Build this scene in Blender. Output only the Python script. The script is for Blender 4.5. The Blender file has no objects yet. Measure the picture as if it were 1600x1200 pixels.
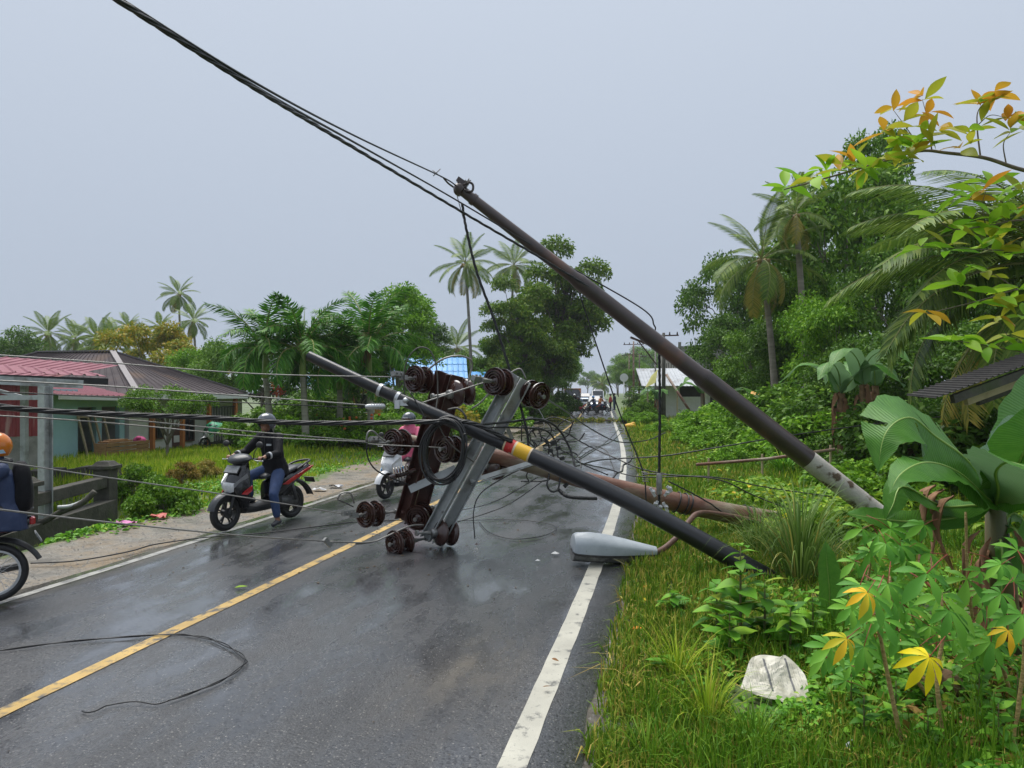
import bpy, math, random
import numpy as np
from mathutils import Vector, Matrix, Quaternion
from mathutils.bvhtree import BVHTree
import mathutils.noise as mnoise

SC = bpy.context.scene
COL = SC.collection
rnd = random.Random(7)
R = math.radians

# ------------------------------------------------------------------ camera
CAM_H = 2.0
FPX = 1150.0            # focal length in pixels of a 1600 px wide picture
HOR = 615.0             # horizon row
cam_data = bpy.data.cameras.new('camera')
cam = bpy.data.objects.new('camera', cam_data)
COL.objects.link(cam)
cam_data.sensor_width = 36.0
cam_data.lens = 36.0 * FPX / 1600.0
cam_data.shift_y = (HOR - 600.0) / 1600.0
cam_data.clip_start = 0.05
cam_data.clip_end = 6000.0
cam.location = (0, 0, CAM_H)
cam.rotation_euler = (R(90), 0, 0)
SC.camera = cam

# ------------------------------------------------------------------ overcast sky and light
SUN_EL, SUN_AZ = R(68), R(-35)
world = bpy.data.worlds.new('World')
SC.world = world
world.use_nodes = True
nt = world.node_tree
for n in list(nt.nodes):
    nt.nodes.remove(n)
w_out = nt.nodes.new('ShaderNodeOutputWorld')
w_bg = nt.nodes.new('ShaderNodeBackground')
w_sky = nt.nodes.new('ShaderNodeTexSky')
w_sky.sky_type = 'NISHITA'
w_sky.sun_disc = False
w_sky.sun_elevation = SUN_EL
w_sky.sun_rotation = SUN_AZ
w_sky.dust_density = 4.0
w_mix = nt.nodes.new('ShaderNodeMix'); w_mix.data_type = 'RGBA'
w_mix.inputs[0].default_value = 0.97       # nearly closed cloud cover
w_tc = nt.nodes.new('ShaderNodeTexCoord')
w_sep = nt.nodes.new('ShaderNodeSeparateXYZ')
w_mr = nt.nodes.new('ShaderNodeMapRange')   # overcast: brighter towards the zenith
w_mr.inputs[1].default_value = 0.0; w_mr.inputs[2].default_value = 1.0
w_mr.inputs[3].default_value = 0.0; w_mr.inputs[4].default_value = 1.0
w_cr = nt.nodes.new('ShaderNodeMix'); w_cr.data_type = 'RGBA'
w_cr.inputs[6].default_value = (4.55, 5.30, 6.50, 1)
w_cr.inputs[7].default_value = (8.2, 9.0, 10.2, 1)
nt.links.new(w_tc.outputs['Generated'], w_sep.inputs[0])
nt.links.new(w_sep.outputs[2], w_mr.inputs[0])
nt.links.new(w_mr.outputs[0], w_cr.inputs[0])
nt.links.new(w_sky.outputs[0], w_mix.inputs[6])
nt.links.new(w_cr.outputs[2], w_mix.inputs[7])
nt.links.new(w_mix.outputs[2], w_bg.inputs[0])
w_bg.inputs[1].default_value = 0.0318
nt.links.new(w_bg.outputs[0], w_out.inputs[0])

sun_data = bpy.data.lights.new('sun', 'SUN')
sun_data.energy = 1.5
sun_data.angle = R(50)
sun_data.color = (1.0, 0.97, 0.92)
sun = bpy.data.objects.new('sun', sun_data)
COL.objects.link(sun)
sd = Vector((math.sin(SUN_AZ) * math.cos(SUN_EL), math.cos(SUN_AZ) * math.cos(SUN_EL), math.sin(SUN_EL)))
sun.rotation_euler = sd.to_track_quat('Z', 'Y').to_euler()
sun.location = (0, 0, 30)

SC.view_settings.view_transform = 'Standard'
SC.view_settings.look = 'None'
SC.view_settings.gamma = 1.0
SC.view_settings.use_curve_mapping = False
SC.view_settings.exposure = 1.56
SC.render.engine = 'CYCLES'
SC.cycles.use_denoising = True
SC.cycles.max_bounces = 6
SC.cycles.diffuse_bounces = 3
SC.cycles.glossy_bounces = 3
SC.cycles.transmission_bounces = 4
SC.cycles.transparent_max_bounces = 6
SC.cycles.caustics_reflective = False
SC.cycles.caustics_refractive = False

# ------------------------------------------------------------------ place helpers
def at(px, py, Y):
    """point that a 1600x1200 pixel shows at depth Y"""
    return Vector(((px - 800) / FPX * Y, Y, CAM_H - (py - HOR) / FPX * Y))

def gr(px, py, z=0.0):
    Y = (CAM_H - z) * FPX / (py - HOR)
    return Vector(((px - 800) / FPX * Y, Y, z))

def sm(a, b, x):
    t = min(1.0, max(0.0, (x - a) / (b - a)))
    return t * t * (3 - 2 * t)

def xc(Y):                       # x of the yellow centre line
    u = Y - 6.35
    if u <= 0:
        return -2.824 + 0.215 * u
    return -2.824 + 0.112 * u + 2.5235 * (1 - math.exp(-u / 24.5))

def slope(Y):
    u = Y - 6.35
    return 0.215 if u <= 0 else 0.112 + 0.103 * math.exp(-u / 24.5)

def zr(Y):                       # the road climbs a little far off
    return 0.0 if Y < 55 else 1.7 * (1 - math.exp(-(Y - 55) / 110.0)) * sm(55, 75, Y)

def wl(Y):                       # offset of the right white line: the lane narrows slightly
    return 3.26 - 0.46 * sm(12, 50, Y)

def rd(s, Y, z=0.0):
    """point s metres right of the centre line at station Y"""
    th = math.atan(slope(Y))
    return Vector((xc(Y) + s * math.cos(th), Y - s * math.sin(th), zr(Y) + z))

def off(x, y):
    return (x - xc(y)) * math.cos(math.atan(slope(y)))

def gz(x, y):
    """height of the ground"""
    s = off(x, y)
    z = zr(y)
    n = mnoise.noise(Vector((x * 0.6, y * 0.6, 0.0)))
    n2 = mnoise.noise(Vector((x * 0.13, y * 0.13, 5.0)))
    if s < -7.4: z -= 0.30 * sm(7.4, 10.5, -s)
    if s > 3.5:
        k = sm(3.5, 4.6, s)
        z += -0.05 + k * (0.05 + 0.05 * n + 0.12 * n2 * sm(4, 12, s)) + 0.5 * sm(9, 26, s)
    elif s < -2.4:
        k = sm(2.6, 5.0, -s)
        d = sm(4.0, 5.1, -s) * (1 - sm(6.6, 7.6, -s)) * sm(3.0, 6.0, y) * (1 - sm(12.5, 15.5, y))
        d2 = sm(4.0, 5.0, -s) * (1 - sm(5.0, 6.2, -s)) * sm(14, 18, y) * (1 - sm(24, 32, y))
        z += -0.035 + k * (0.03 + 0.05 * n + 0.10 * n2 * sm(5, 12, -s)) - 1.0 * d - 0.15 * d2
    else:
        z += -0.03
    return z

def gp(x, y, dz=0.0):
    return Vector((x, y, gz(x, y) + dz))

# ------------------------------------------------------------------ objects
def tag(o, label=None, cat=None, group=None, kind=None):
    if label: o['label'] = label
    if cat: o['category'] = cat
    if group: o['group'] = group
    if kind: o['kind'] = kind
    return o

def empty(name, loc=(0, 0, 0), rz=0.0, label=None, cat=None, group=None, parent=None):
    o = bpy.data.objects.new(name, None)
    o.empty_display_size = 0.1
    COL.objects.link(o)
    o.location = loc
    o.rotation_euler = (0, 0, rz)
    if parent: o.parent = parent
    return tag(o, label, cat, group)

def link(name, me, parent=None, loc=None, rot=None, scale=None):
    o = bpy.data.objects.new(name, me)
    COL.objects.link(o)
    if parent: o.parent = parent
    if loc is not None: o.location = loc
    if rot is not None:
        o.rotation_euler = rot
    if scale is not None:
        o.scale = scale if hasattr(scale, '__len__') else (scale,) * 3
    return o

def copy_tree(o, parent=None):
    c = o.copy(); COL.objects.link(c); c.parent = parent
    for ch in o.children:
        copy_tree(ch, c)
    return c

def mesh_np(name, V, Fq, mat=None, smooth=False, tri=False):
    """fast mesh from numpy arrays of equal sized faces"""
    me = bpy.data.meshes.new(name)
    V = np.ascontiguousarray(V, dtype=np.float32); Fq = np.ascontiguousarray(Fq, dtype=np.int32)
    k = Fq.shape[1]
    me.vertices.add(len(V)); me.vertices.foreach_set('co', V.ravel())
    me.loops.add(Fq.size); me.loops.foreach_set('vertex_index', Fq.ravel())
    me.polygons.add(len(Fq))
    me.polygons.foreach_set('loop_start', np.arange(0, Fq.size, k, dtype=np.int32))
    me.polygons.foreach_set('loop_total', np.full(len(Fq), k, dtype=np.int32))
    if smooth: me.polygons.foreach_set('use_smooth', np.ones(len(Fq), dtype=bool))
    me.update(calc_edges=True)
    if mat: me.materials.append(mat)
    return me

def frame_of(d, up=None):
    d = Vector(d).normalized()
    u = Vector(up) if up is not None else (Vector((0, 0, 1)) if abs(d.z) < 0.95 else Vector((1, 0, 0)))
    a = d.cross(u)
    if a.length < 1e-6:
        a = d.cross(Vector((0, 1, 0)))
    a.normalize()
    return a, a.cross(d).normalized(), d

class MB:
    """collects shapes that become ONE mesh"""
    def __init__(s):
        s.v = []; s.f = []; s.m = []; s.cur = 0
    def add(s, vs, fs):
        b = len(s.v)
        s.v += [tuple(p) for p in vs]
        s.f += [tuple(i + b for i in f) for f in fs]
        s.m += [s.cur] * len(fs)
        return s
    def box(s, c, size, rot=None, taper=1.0):
        hx, hy, hz = size[0] / 2, size[1] / 2, size[2] / 2
        vs = []
        for z in (-1, 1):
            t = 1.0 if z < 0 else taper
            for x, y in ((-1, -1), (1, -1), (1, 1), (-1, 1)):
                vs.append(Vector((x * hx * t, y * hy * t, z * hz)))
        if rot is not None:
            vs = [rot @ p for p in vs]
        c = Vector(c)
        return s.add([p + c for p in vs], [(3, 2, 1, 0), (4, 5, 6, 7), (0, 1, 5, 4), (1, 2, 6, 5), (2, 3, 7, 6), (3, 0, 4, 7)])
    def bar(s, a, b, w, h, up=None):
        a = Vector(a); b = Vector(b)
        x, y, z = frame_of(b - a, up)
        vs = []
        for p in (a, b):
            for i, j in ((-1, -1), (1, -1), (1, 1), (-1, 1)):
                vs.append(p + x * (i * w / 2) + y * (j * h / 2))
        return s.add(vs, [(3, 2, 1, 0), (4, 5, 6, 7), (0, 1, 5, 4), (1, 2, 6, 5), (2, 3, 7, 6), (3, 0, 4, 7)])
    def sweep(s, prof, a, b, up=None, closed=True, scale_b=1.0):
        """2-D profile (list of (u,v)) pushed from a to b"""
        a = Vector(a); b = Vector(b)
        x, y, z = frame_of(b - a, up)
        n = len(prof)
        vs = [a + x * u + y * v for u, v in prof] + [b + x * (u * scale_b) + y * (v * scale_b) for u, v in prof]
        fs = [(i, (i + 1) % n, n + (i + 1) % n, n + i) for i in range(n if closed else n - 1)]
        if closed:
            fs += [tuple(range(n - 1, -1, -1)), tuple(range(n, 2 * n))]
        return s.add(vs, fs)
    def tube(s, pts, rad, k=8, cap=True, flat=1.0, up=None):
        pts = [Vector(p) for p in pts]
        n = len(pts)
        if not hasattr(rad, '__len__'): rad = [rad] * n
        vs = []; fs = []
        ref = None
        for i, p in enumerate(pts):
            d = (pts[min(i + 1, n - 1)] - pts[max(i - 1, 0)])
            if d.length < 1e-9: d = Vector((0, 0, 1))
            d.normalize()
            if ref is None:
                x, y, _ = frame_of(d, up)
            else:
                x = ref - d * ref.dot(d)
                if x.length < 1e-6: x, y, _ = frame_of(d, up)
                x.normalize(); y = d.cross(x) * -1
                y = x.cross(d)
            ref = x
            for j in range(k):
                t = 2 * math.pi * j / k
                vs.append(p + x * (math.cos(t) * rad[i]) + y * (math.sin(t) * rad[i] * flat))
        for i in range(n - 1):
            for j in range(k):
                a, b = i * k + j, i * k + (j + 1) % k
                fs.append((a, b, b + k, a + k))
        if cap:
            fs.append(tuple(range(k - 1, -1, -1)))
            fs.append(tuple(range((n - 1) * k, n * k)))
        return s.add(vs, fs)
    def lathe(s, prof, k=16, o=(0, 0, 0), axis=(0, 0, 1), cap=True):
        """prof: (radius, distance along axis)"""
        x, y, z = frame_of(axis)
        o = Vector(o); vs = []; fs = []
        for r, h in prof:
            for j in range(k):
                t = 2 * math.pi * j / k
                vs.append(o + z * h + x * (r * math.cos(t)) + y * (r * math.sin(t)))
        for i in range(len(prof) - 1):
            for j in range(k):
                a, b = i * k + j, i * k + (j + 1) % k
                fs.append((a, b, b + k, a + k))
        if cap:
            if prof[0][0] > 1e-5: fs.append(tuple(range(k - 1, -1, -1)))
            if prof[-1][0] > 1e-5: fs.append(tuple(range((len(prof) - 1) * k, len(prof) * k)))
        return s.add(vs, fs)
    def torus(s, o, axis, R_, r, k=24, m=8, squash=1.0):
        x, y, z = frame_of(axis); o = Vector(o); vs = []; fs = []
        for i in range(k):
            t = 2 * math.pi * i / k
            d = x * math.cos(t) + y * math.sin(t)
            for j in range(m):
                u = 2 * math.pi * j / m
                vs.append(o + d * (R_ + r * math.cos(u)) + z * (r * math.sin(u) * squash))
        for i in range(k):
            for j in range(m):
                a = i * m + j; b = i * m + (j + 1) % m
                c = ((i + 1) % k) * m + (j + 1) % m; e = ((i + 1) % k) * m + j
                fs.append((a, e, c, b))
        return s.add(vs, fs)
    def ball(s, c, r, k=12, m=8, rot=None):
        if not hasattr(r, '__len__'): r = (r, r, r)
        c = Vector(c); vs = [Vector((0, 0, -r[2]))]; fs = []
        for i in range(1, m):
            ph = -math.pi / 2 + math.pi * i / m
            for j in range(k):
                t = 2 * math.pi * j / k
                vs.append(Vector((r[0] * math.cos(ph) * math.cos(t), r[1] * math.cos(ph) * math.sin(t), r[2] * math.sin(ph))))
        vs.append(Vector((0, 0, r[2])))
        for j in range(k):
            fs.append((0, 1 + (j + 1) % k, 1 + j))
        for i in range(m - 2):
            for j in range(k):
                a = 1 + i * k + j; b = 1 + i * k + (j + 1) % k
                fs.append((a, b, b + k, a + k))
        t = len(vs) - 1; b0 = 1 + (m - 2) * k
        for j in range(k):
            fs.append((b0 + j, b0 + (j + 1) % k, t))
        if rot is not None: vs = [rot @ p for p in vs]
        return s.add([p + c for p in vs], fs)
    def loft(s, rings, cap=True, closed=True):
        n = len(rings[0]); vs = [p for r_ in rings for p in r_]; fs = []
        for i in range(len(rings) - 1):
            for j in range(n if closed else n - 1):
                a, b = i * n + j, i * n + (j + 1) % n
                fs.append((a, b, b + n, a + n))
        if cap and closed:
            fs.append(tuple(range(n - 1, -1, -1)))
            fs.append(tuple(range((len(rings) - 1) * n, len(rings) * n)))
        return s.add(vs, fs)
    def quad(s, a, b, c, d):
        return s.add([a, b, c, d], [(0, 1, 2, 3)])
    def prism(s, poly, a_axis, o=(0, 0, 0), depth=0.1, x=(1, 0, 0), y=(0, 0, 1)):
        """polygon in the plane x,y pushed by depth along a_axis"""
        o = Vector(o); x = Vector(x); y = Vector(y); a = Vector(a_axis).normalized()
        n = len(poly)
        lo = [o + x * u + y * v for u, v in poly]
        hi = [p + a * depth for p in lo]
        fs = [(i, (i + 1) % n, n + (i + 1) % n, n + i) for i in range(n)]
        fs += [tuple(range(n - 1, -1, -1)), tuple(range(n, 2 * n))]
        return s.add(lo + hi, fs)
    def mesh(s, name, mats, smooth=False, auto=None):
        me = bpy.data.meshes.new(name)
        me.from_pydata(s.v, [], s.f)
        for m in (mats if isinstance(mats, (list, tuple)) else [mats]):
            me.materials.append(m)
        if isinstance(mats, (list, tuple)) and len(mats) > 1:
            me.polygons.foreach_set('material_index', s.m)
        if smooth:
            me.polygons.foreach_set('use_smooth', [True] * len(me.polygons))
            if auto:
                try: me.set_sharp_from_angle(angle=R(auto))
                except Exception: pass
        me.update()
        return me
    def build(s, name, mats, parent=None, smooth=False, auto=None, loc=None, rot=None, bevel=0.0, fix=True):
        me = s.mesh(name, mats, smooth, auto)
        o = link(name, me, parent, loc, rot)
        if bevel:
            b = o.modifiers.new('bevel', 'BEVEL'); b.width = bevel; b.segments = 2; b.limit_method = 'ANGLE'
        return o

def fixn(me):
    import bmesh
    bm = bmesh.new(); bm.from_mesh(me)
    bmesh.ops.recalc_face_normals(bm, faces=bm.faces)
    bm.to_mesh(me); bm.free(); me.update()
    return me

# ------------------------------------------------------------------ materials
def lin(c):
    if isinstance(c, str):
        c = [int(c[i:i + 2], 16) / 255 for i in (0, 2, 4)]
        c = [x / 12.92 if x <= 0.04045 else ((x + 0.055) / 1.055) ** 2.4 for x in c]
    return (c[0], c[1], c[2], 1.0)

def pm(name, c1, c2=None, scale=6.0, rough=0.5, metal=0.0, bump=0.0, bscale=None, coat=0.0, spec=0.5, c3=None,
       rvar=0.0, stretch=None, detail=6.0, alpha=1.0, coord='Object', c3scale=None, c3lo=0.55, c3hi=0.7):
    m = bpy.data.materials.new(name); m.use_nodes = True
    t = m.node_tree; b = t.nodes['Principled BSDF']; L = t.links.new
    b.inputs['Roughness'].default_value = rough
    b.inputs['Metallic'].default_value = metal
    b.inputs['Specular IOR Level'].default_value = spec
    b.inputs['Coat Weight'].default_value = coat
    b.inputs['Coat Roughness'].default_value = 0.08
    b.inputs['Base Color'].default_value = lin(c1)
    if c2 is None and not bump:
        return m
    tc = t.nodes.new('ShaderNodeTexCoord'); mp = t.nodes.new('ShaderNodeMapping')
    L(tc.outputs[coord], mp.inputs[0])
    if stretch: mp.inputs['Scale'].default_value = stretch
    nz = t.nodes.new('ShaderNodeTexNoise'); nz.inputs['Scale'].default_value = scale; nz.inputs['Detail'].default_value = detail
    nz.inputs['Roughness'].default_value = 0.65
    L(mp.outputs[0], nz.inputs[0])
    if c2 is not None:
        cr = t.nodes.new('ShaderNodeValToRGB')
        cr.color_ramp.elements[0].position = 0.32; cr.color_ramp.elements[1].position = 0.68
        cr.color_ramp.elements[0].color = lin(c1); cr.color_ramp.elements[1].color = lin(c2)
        L(nz.outputs[0], cr.inputs[0])
        src = cr.outputs[0]
        if c3 is not None:
            n3 = t.nodes.new('ShaderNodeTexNoise'); n3.inputs['Scale'].default_value = c3scale or scale * 0.35
            n3.inputs['Detail'].default_value = 5; L(mp.outputs[0], n3.inputs[0])
            mr = t.nodes.new('ShaderNodeMapRange'); mr.inputs[1].default_value = c3lo; mr.inputs[2].default_value = c3hi
            L(n3.outputs[0], mr.inputs[0])
            mx = t.nodes.new('ShaderNodeMix'); mx.data_type = 'RGBA'
            L(mr.outputs[0], mx.inputs[0]); L(src, mx.inputs[6]); mx.inputs[7].default_value = lin(c3)
            src = mx.outputs[2]
        L(src, b.inputs['Base Color'])
    if rvar:
        mr2 = t.nodes.new('ShaderNodeMapRange'); mr2.inputs[1].default_value = 0.3; mr2.inputs[2].default_value = 0.7
        mr2.inputs[3].default_value = max(0.02, rough - rvar); mr2.inputs[4].default_value = rough + rvar
        L(nz.outputs[0], mr2.inputs[0]); L(mr2.outputs[0], b.inputs['Roughness'])
    if bump:
        nb = t.nodes.new('ShaderNodeTexNoise'); nb.inputs['Scale'].default_value = bscale or scale * 4
        nb.inputs['Detail'].default_value = 6; L(mp.outputs[0], nb.inputs[0])
        bp = t.nodes.new('ShaderNodeBump'); bp.inputs['Strength'].default_value = bump; bp.inputs['Distance'].default_value = 0.02
        L(nb.outputs[0], bp.inputs['Height']); L(bp.outputs[0], b.inputs['Normal'])
    return m

def leafm(name, cols, trans=0.3, rough=0.42, spec=0.4, back=None, k=(1.62, 1.62, 0.92)):
    """leaf material: every leaf (mesh island) takes its own tone"""
    m = bpy.data.materials.new(name); m.use_nodes = True
    t = m.node_tree; b = t.nodes['Principled BSDF']; L = t.links.new; out = t.nodes['Material Output']
    g = t.nodes.new('ShaderNodeNewGeometry'); cr = t.nodes.new('ShaderNodeValToRGB')
    oi = t.nodes.new('ShaderNodeObjectInfo')
    ad = t.nodes.new('ShaderNodeMath'); ad.operation = 'ADD'
    fr = t.nodes.new('ShaderNodeMath'); fr.operation = 'FRACT'
    L(g.outputs['Random Per Island'], ad.inputs[0]); L(oi.outputs['Random'], ad.inputs[1]); L(ad.outputs[0], fr.inputs[0])
    e = cr.color_ramp.elements
    spec *= 0.45; rough = max(rough, 0.45)
    cols = [(q, tuple(a * b_ for a, b_ in zip(c, k))) for q, c in cols]      # fresh wet-season greens
    e[0].color = lin(cols[0][1]); e[0].position = cols[0][0]
    e[1].color = lin(cols[-1][1]); e[1].position = cols[-1][0]
    for p, c in cols[1:-1]:
        k = e.new(p); k.color = lin(c)
    L(fr.outputs[0], cr.inputs[0])
    src = cr.outputs[0]
    if back is not None:
        mx = t.nodes.new('ShaderNodeMix'); mx.data_type = 'RGBA'
        L(g.outputs['Backfacing'], mx.inputs[0]); L(src, mx.inputs[6]); mx.inputs[7].default_value = lin(back)
        src = mx.outputs[2]
    L(src, b.inputs['Base Color'])
    b.inputs['Roughness'].default_value = rough
    b.inputs['Specular IOR Level'].default_value = spec
    tr = t.nodes.new('ShaderNodeBsdfTranslucent'); L(src, tr.inputs[0])
    ms = t.nodes.new('ShaderNodeMixShader'); ms.inputs[0].default_value = trans
    L(b.outputs[0], ms.inputs[1]); L(tr.outputs[0], ms.inputs[2]); L(ms.outputs[0], out.inputs[0])
    return m
# ================================================================== THE SETTING: ground, road, shoulder, grass
def nodes_of(name):
    m = bpy.data.materials.new(name); m.use_nodes = True
    t = m.node_tree
    return m, t, t.nodes['Principled BSDF'], t.links.new

def N(t, kind, **kw):
    n = t.nodes.new('ShaderNode' + kind)
    for k, v in kw.items():
        if isinstance(k, str) and k.startswith('i'):
            n.inputs[int(k[1:])].default_value = v
        else:
            setattr(n, k, v)
    return n

def noise_node(t, L, vec, scale, detail=5, rough=0.6):
    n = t.nodes.new('ShaderNodeTexNoise'); n.inputs['Scale'].default_value = scale
    n.inputs['Detail'].default_value = detail; n.inputs['Roughness'].default_value = rough
    L(vec, n.inputs[0]); return n.outputs[0]

def ramp(t, L, src, a, b, lo=0.0, hi=1.0):
    n = t.nodes.new('ShaderNodeMapRange'); n.inputs[1].default_value = a; n.inputs[2].default_value = b
    n.inputs[3].default_value = lo; n.inputs[4].default_value = hi; L(src, n.inputs[0]); return n.outputs[0]

def mixc(t, L, f, a, b):
    n = t.nodes.new('ShaderNodeMix'); n.data_type = 'RGBA'
    if hasattr(f, 'links'): L(f, n.inputs[0])
    else: n.inputs[0].default_value = f
    for i, c in ((6, a), (7, b)):
        if hasattr(c, 'links'): L(c, n.inputs[i])
        else: n.inputs[i].default_value = lin(c)
    return n.outputs[2]

def math_(t, L, op, a, b):
    n = t.nodes.new('ShaderNodeMath'); n.operation = op
    for i, c in enumerate((a, b)):
        if hasattr(c, 'links'): L(c, n.inputs[i])
        else: n.inputs[i].default_value = c
    return n.outputs[0]

# --- wet asphalt
ASPH, t, b, L = nodes_of('wet_asphalt')
tc = N(t, 'TexCoord'); o_ = tc.outputs['Object']
mp = N(t, 'Mapping'); mp.inputs['Rotation'].default_value = (0, 0, R(11)); L(o_, mp.inputs[0])
mp2 = N(t, 'Mapping'); mp2.inputs['Scale'].default_value = (1.0, 0.35, 1.0); L(mp.outputs[0], mp2.inputs[0])
fine = noise_node(t, L, o_, 70, 4, 0.7)
big = noise_node(t, L, mp2.outputs[0], 0.55, 6, 0.62)
mid = noise_node(t, L, mp2.outputs[0], 2.2, 6, 0.6)
at_mud = N(t, 'Attribute', attribute_name='mud').outputs['Fac']
spk = N(t, 'TexVoronoi'); spk.inputs['Scale'].default_value = 62; L(o_, spk.inputs[0])
sepc = N(t, 'SeparateColor'); L(spk.outputs['Color'], sepc.inputs[0])
speck = math_(t, L, 'MULTIPLY', ramp(t, L, sepc.outputs[0], 0.82, 0.99), ramp(t, L, spk.outputs['Distance'], 0.46, 0.22))
base = mixc(t, L, ramp(t, L, fine, 0.3, 0.7), (0.036, 0.038, 0.042), (0.088, 0.090, 0.094))
base = mixc(t, L, ramp(t, L, big, 0.46, 0.62, 0, 0.65), base, (0.024, 0.025, 0.028))
base = mixc(t, L, math_(t, L, 'MULTIPLY', ramp(t, L, sepc.outputs[1], 0.72, 0.95), 0.7), base, (0.012, 0.012, 0.014))
base = mixc(t, L, math_(t, L, 'MULTIPLY', speck, 0.85), base, (0.25, 0.24, 0.22))
base = mixc(t, L, math_(t, L, 'MULTIPLY', at_mud, ramp(t, L, mid, 0.3, 0.6)), base, (0.17, 0.14, 0.095))
L(base, b.inputs['Base Color'])
rr = math_(t, L, 'ADD', ramp(t, L, mid, 0.38, 0.62, 0.12, 0.38), ramp(t, L, big, 0.35, 0.65, -0.04, 0.10))
L(rr, b.inputs['Roughness'])
b.inputs['Specular IOR Level'].default_value = 0.35
b.inputs['Coat IOR'].default_value = 1.36
L(ramp(t, L, math_(t, L, 'ADD', mid, math_(t, L, 'MULTIPLY', big, 0.7)), 0.95, 0.70, 0.25, 1.0), b.inputs['Coat Weight'])      # film of rain water
L(ramp(t, L, mid, 0.35, 0.65, 0.05, 0.24), b.inputs['Coat Roughness'])
bp = N(t, 'Bump'); bp.inputs['Strength'].default_value = 0.75; bp.inputs['Distance'].default_value = 0.007
hgt = math_(t, L, 'ADD', noise_node(t, L, o_, 120, 3, 0.6), math_(t, L, 'MULTIPLY', spk.outputs['Distance'], -0.8))
hm = math_(t, L, 'MULTIPLY', hgt, ramp(t, L, mid, 0.38, 0.62, 0.15, 1.0))
L(hm, bp.inputs['Height']); L(bp.outputs[0], b.inputs['Normal'])
bc = N(t, 'Bump'); bc.inputs['Strength'].default_value = 0.22; bc.inputs['Distance'].default_value = 0.006
L(hm, bc.inputs['Height']); L(bc.outputs[0], b.inputs['Coat Normal'])

def paint_mat(name, c, wear, lo=0.56, hi=0.64):
    m, t, b, L = nodes_of(name)
    o_ = N(t, 'TexCoord').outputs['Object']
    w = ramp(t, L, noise_node(t, L, o_, 5.5, 9, 0.72), lo, hi)
    w2 = ramp(t, L, noise_node(t, L, o_, 45, 5, 0.7), 0.62, 0.70)
    wmx = math_(t, L, 'MAXIMUM', math_(t, L, 'MULTIPLY', w, wear), math_(t, L, 'MULTIPLY', w2, 0.85))
    dirt = mixc(t, L, ramp(t, L, noise_node(t, L, o_, 2.0, 5), 0.35, 0.7), c, tuple(x * 0.72 for x in c))
    col = mixc(t, L, wmx, dirt, (0.06, 0.062, 0.064))
    L(col, b.inputs['Base Color']); b.inputs['Roughness'].default_value = 0.42
    bp = N(t, 'Bump'); bp.inputs['Strength'].default_value = 0.4; bp.inputs['Distance'].default_value = 0.004
    L(noise_node(t, L, o_, 110, 3), bp.inputs['Height']); L(bp.outputs[0], b.inputs['Normal'])
    return m
WHITE_PAINT = paint_mat('worn_white_road_paint', (0.46, 0.445, 0.375), 0.8)
FADED_PAINT = paint_mat('faded_white_road_paint', (0.34, 0.335, 0.305), 0.9, 0.46, 0.62)
YELLOW_PAINT = paint_mat('worn_yellow_road_paint', (0.52, 0.345, 0.105), 0.95, 0.50, 0.60)

# --- ground: earth under the grass, sandy shoulder
GROUND, t, b, L = nodes_of('earth_and_sand')
o_ = N(t, 'TexCoord').outputs['Object']
at_d = N(t, 'Attribute', attribute_name='dirt').outputs['Fac']
n1 = noise_node(t, L, o_, 0.9, 8, 0.65); n2 = noise_node(t, L, o_, 14, 6, 0.7); n3 = noise_node(t, L, o_, 4, 6, 0.65)
grassc = mixc(t, L, ramp(t, L, n3, 0.35, 0.65), (0.050, 0.085, 0.016), (0.10, 0.15, 0.03))
grassc = mixc(t, L, ramp(t, L, n1, 0.5, 0.75, 0, 0.6), grassc, (0.10, 0.085, 0.045))
sand = mixc(t, L, ramp(t, L, n2, 0.3, 0.7), (0.085, 0.078, 0.064), (0.22, 0.20, 0.165))
sand = mixc(t, L, ramp(t, L, n1, 0.40, 0.58, 0, 0.8), sand, (0.20, 0.145, 0.085))
sand = mixc(t, L, ramp(t, L, noise_node(t, L, o_, 2.2, 8, .75), 0.50, 0.62, 0, 0.8), sand, (0.062, 0.055, 0.042))
sand = mixc(t, L, ramp(t, L, noise_node(t, L, o_, 45, 4, .8), 0.58, 0.66, 0, 0.8), sand, (0.36, 0.34, 0.30))
fac = ramp(t, L, math_(t, L, 'ADD', at_d, math_(t, L, 'MULTIPLY', math_(t, L, 'SUBTRACT', n3, 0.5), 0.9)), 0.40, 0.60)
at_k = N(t, 'Attribute', attribute_name='dark_earth').outputs['Fac']
sand = mixc(t, L, at_k, sand, mixc(t, L, ramp(t, L, n2, 0.3, 0.7), (0.045, 0.040, 0.030), (0.115, 0.10, 0.078)))
L(mixc(t, L, fac, grassc, sand), b.inputs['Base Color'])
L(ramp(t, L, n1, 0.35, 0.6, 0.28, 0.85), b.inputs['Roughness'])
bp = N(t, 'Bump'); bp.inputs['Strength'].default_value = 0.9; bp.inputs['Distance'].default_value = 0.03
L(n2, bp.inputs['Height']); L(bp.outputs[0], b.inputs['Normal'])

def spread(a, b_, n, p=1.0):
    return [a + (b_ - a) * (i / n) ** p for i in range(n + 1)]

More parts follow.
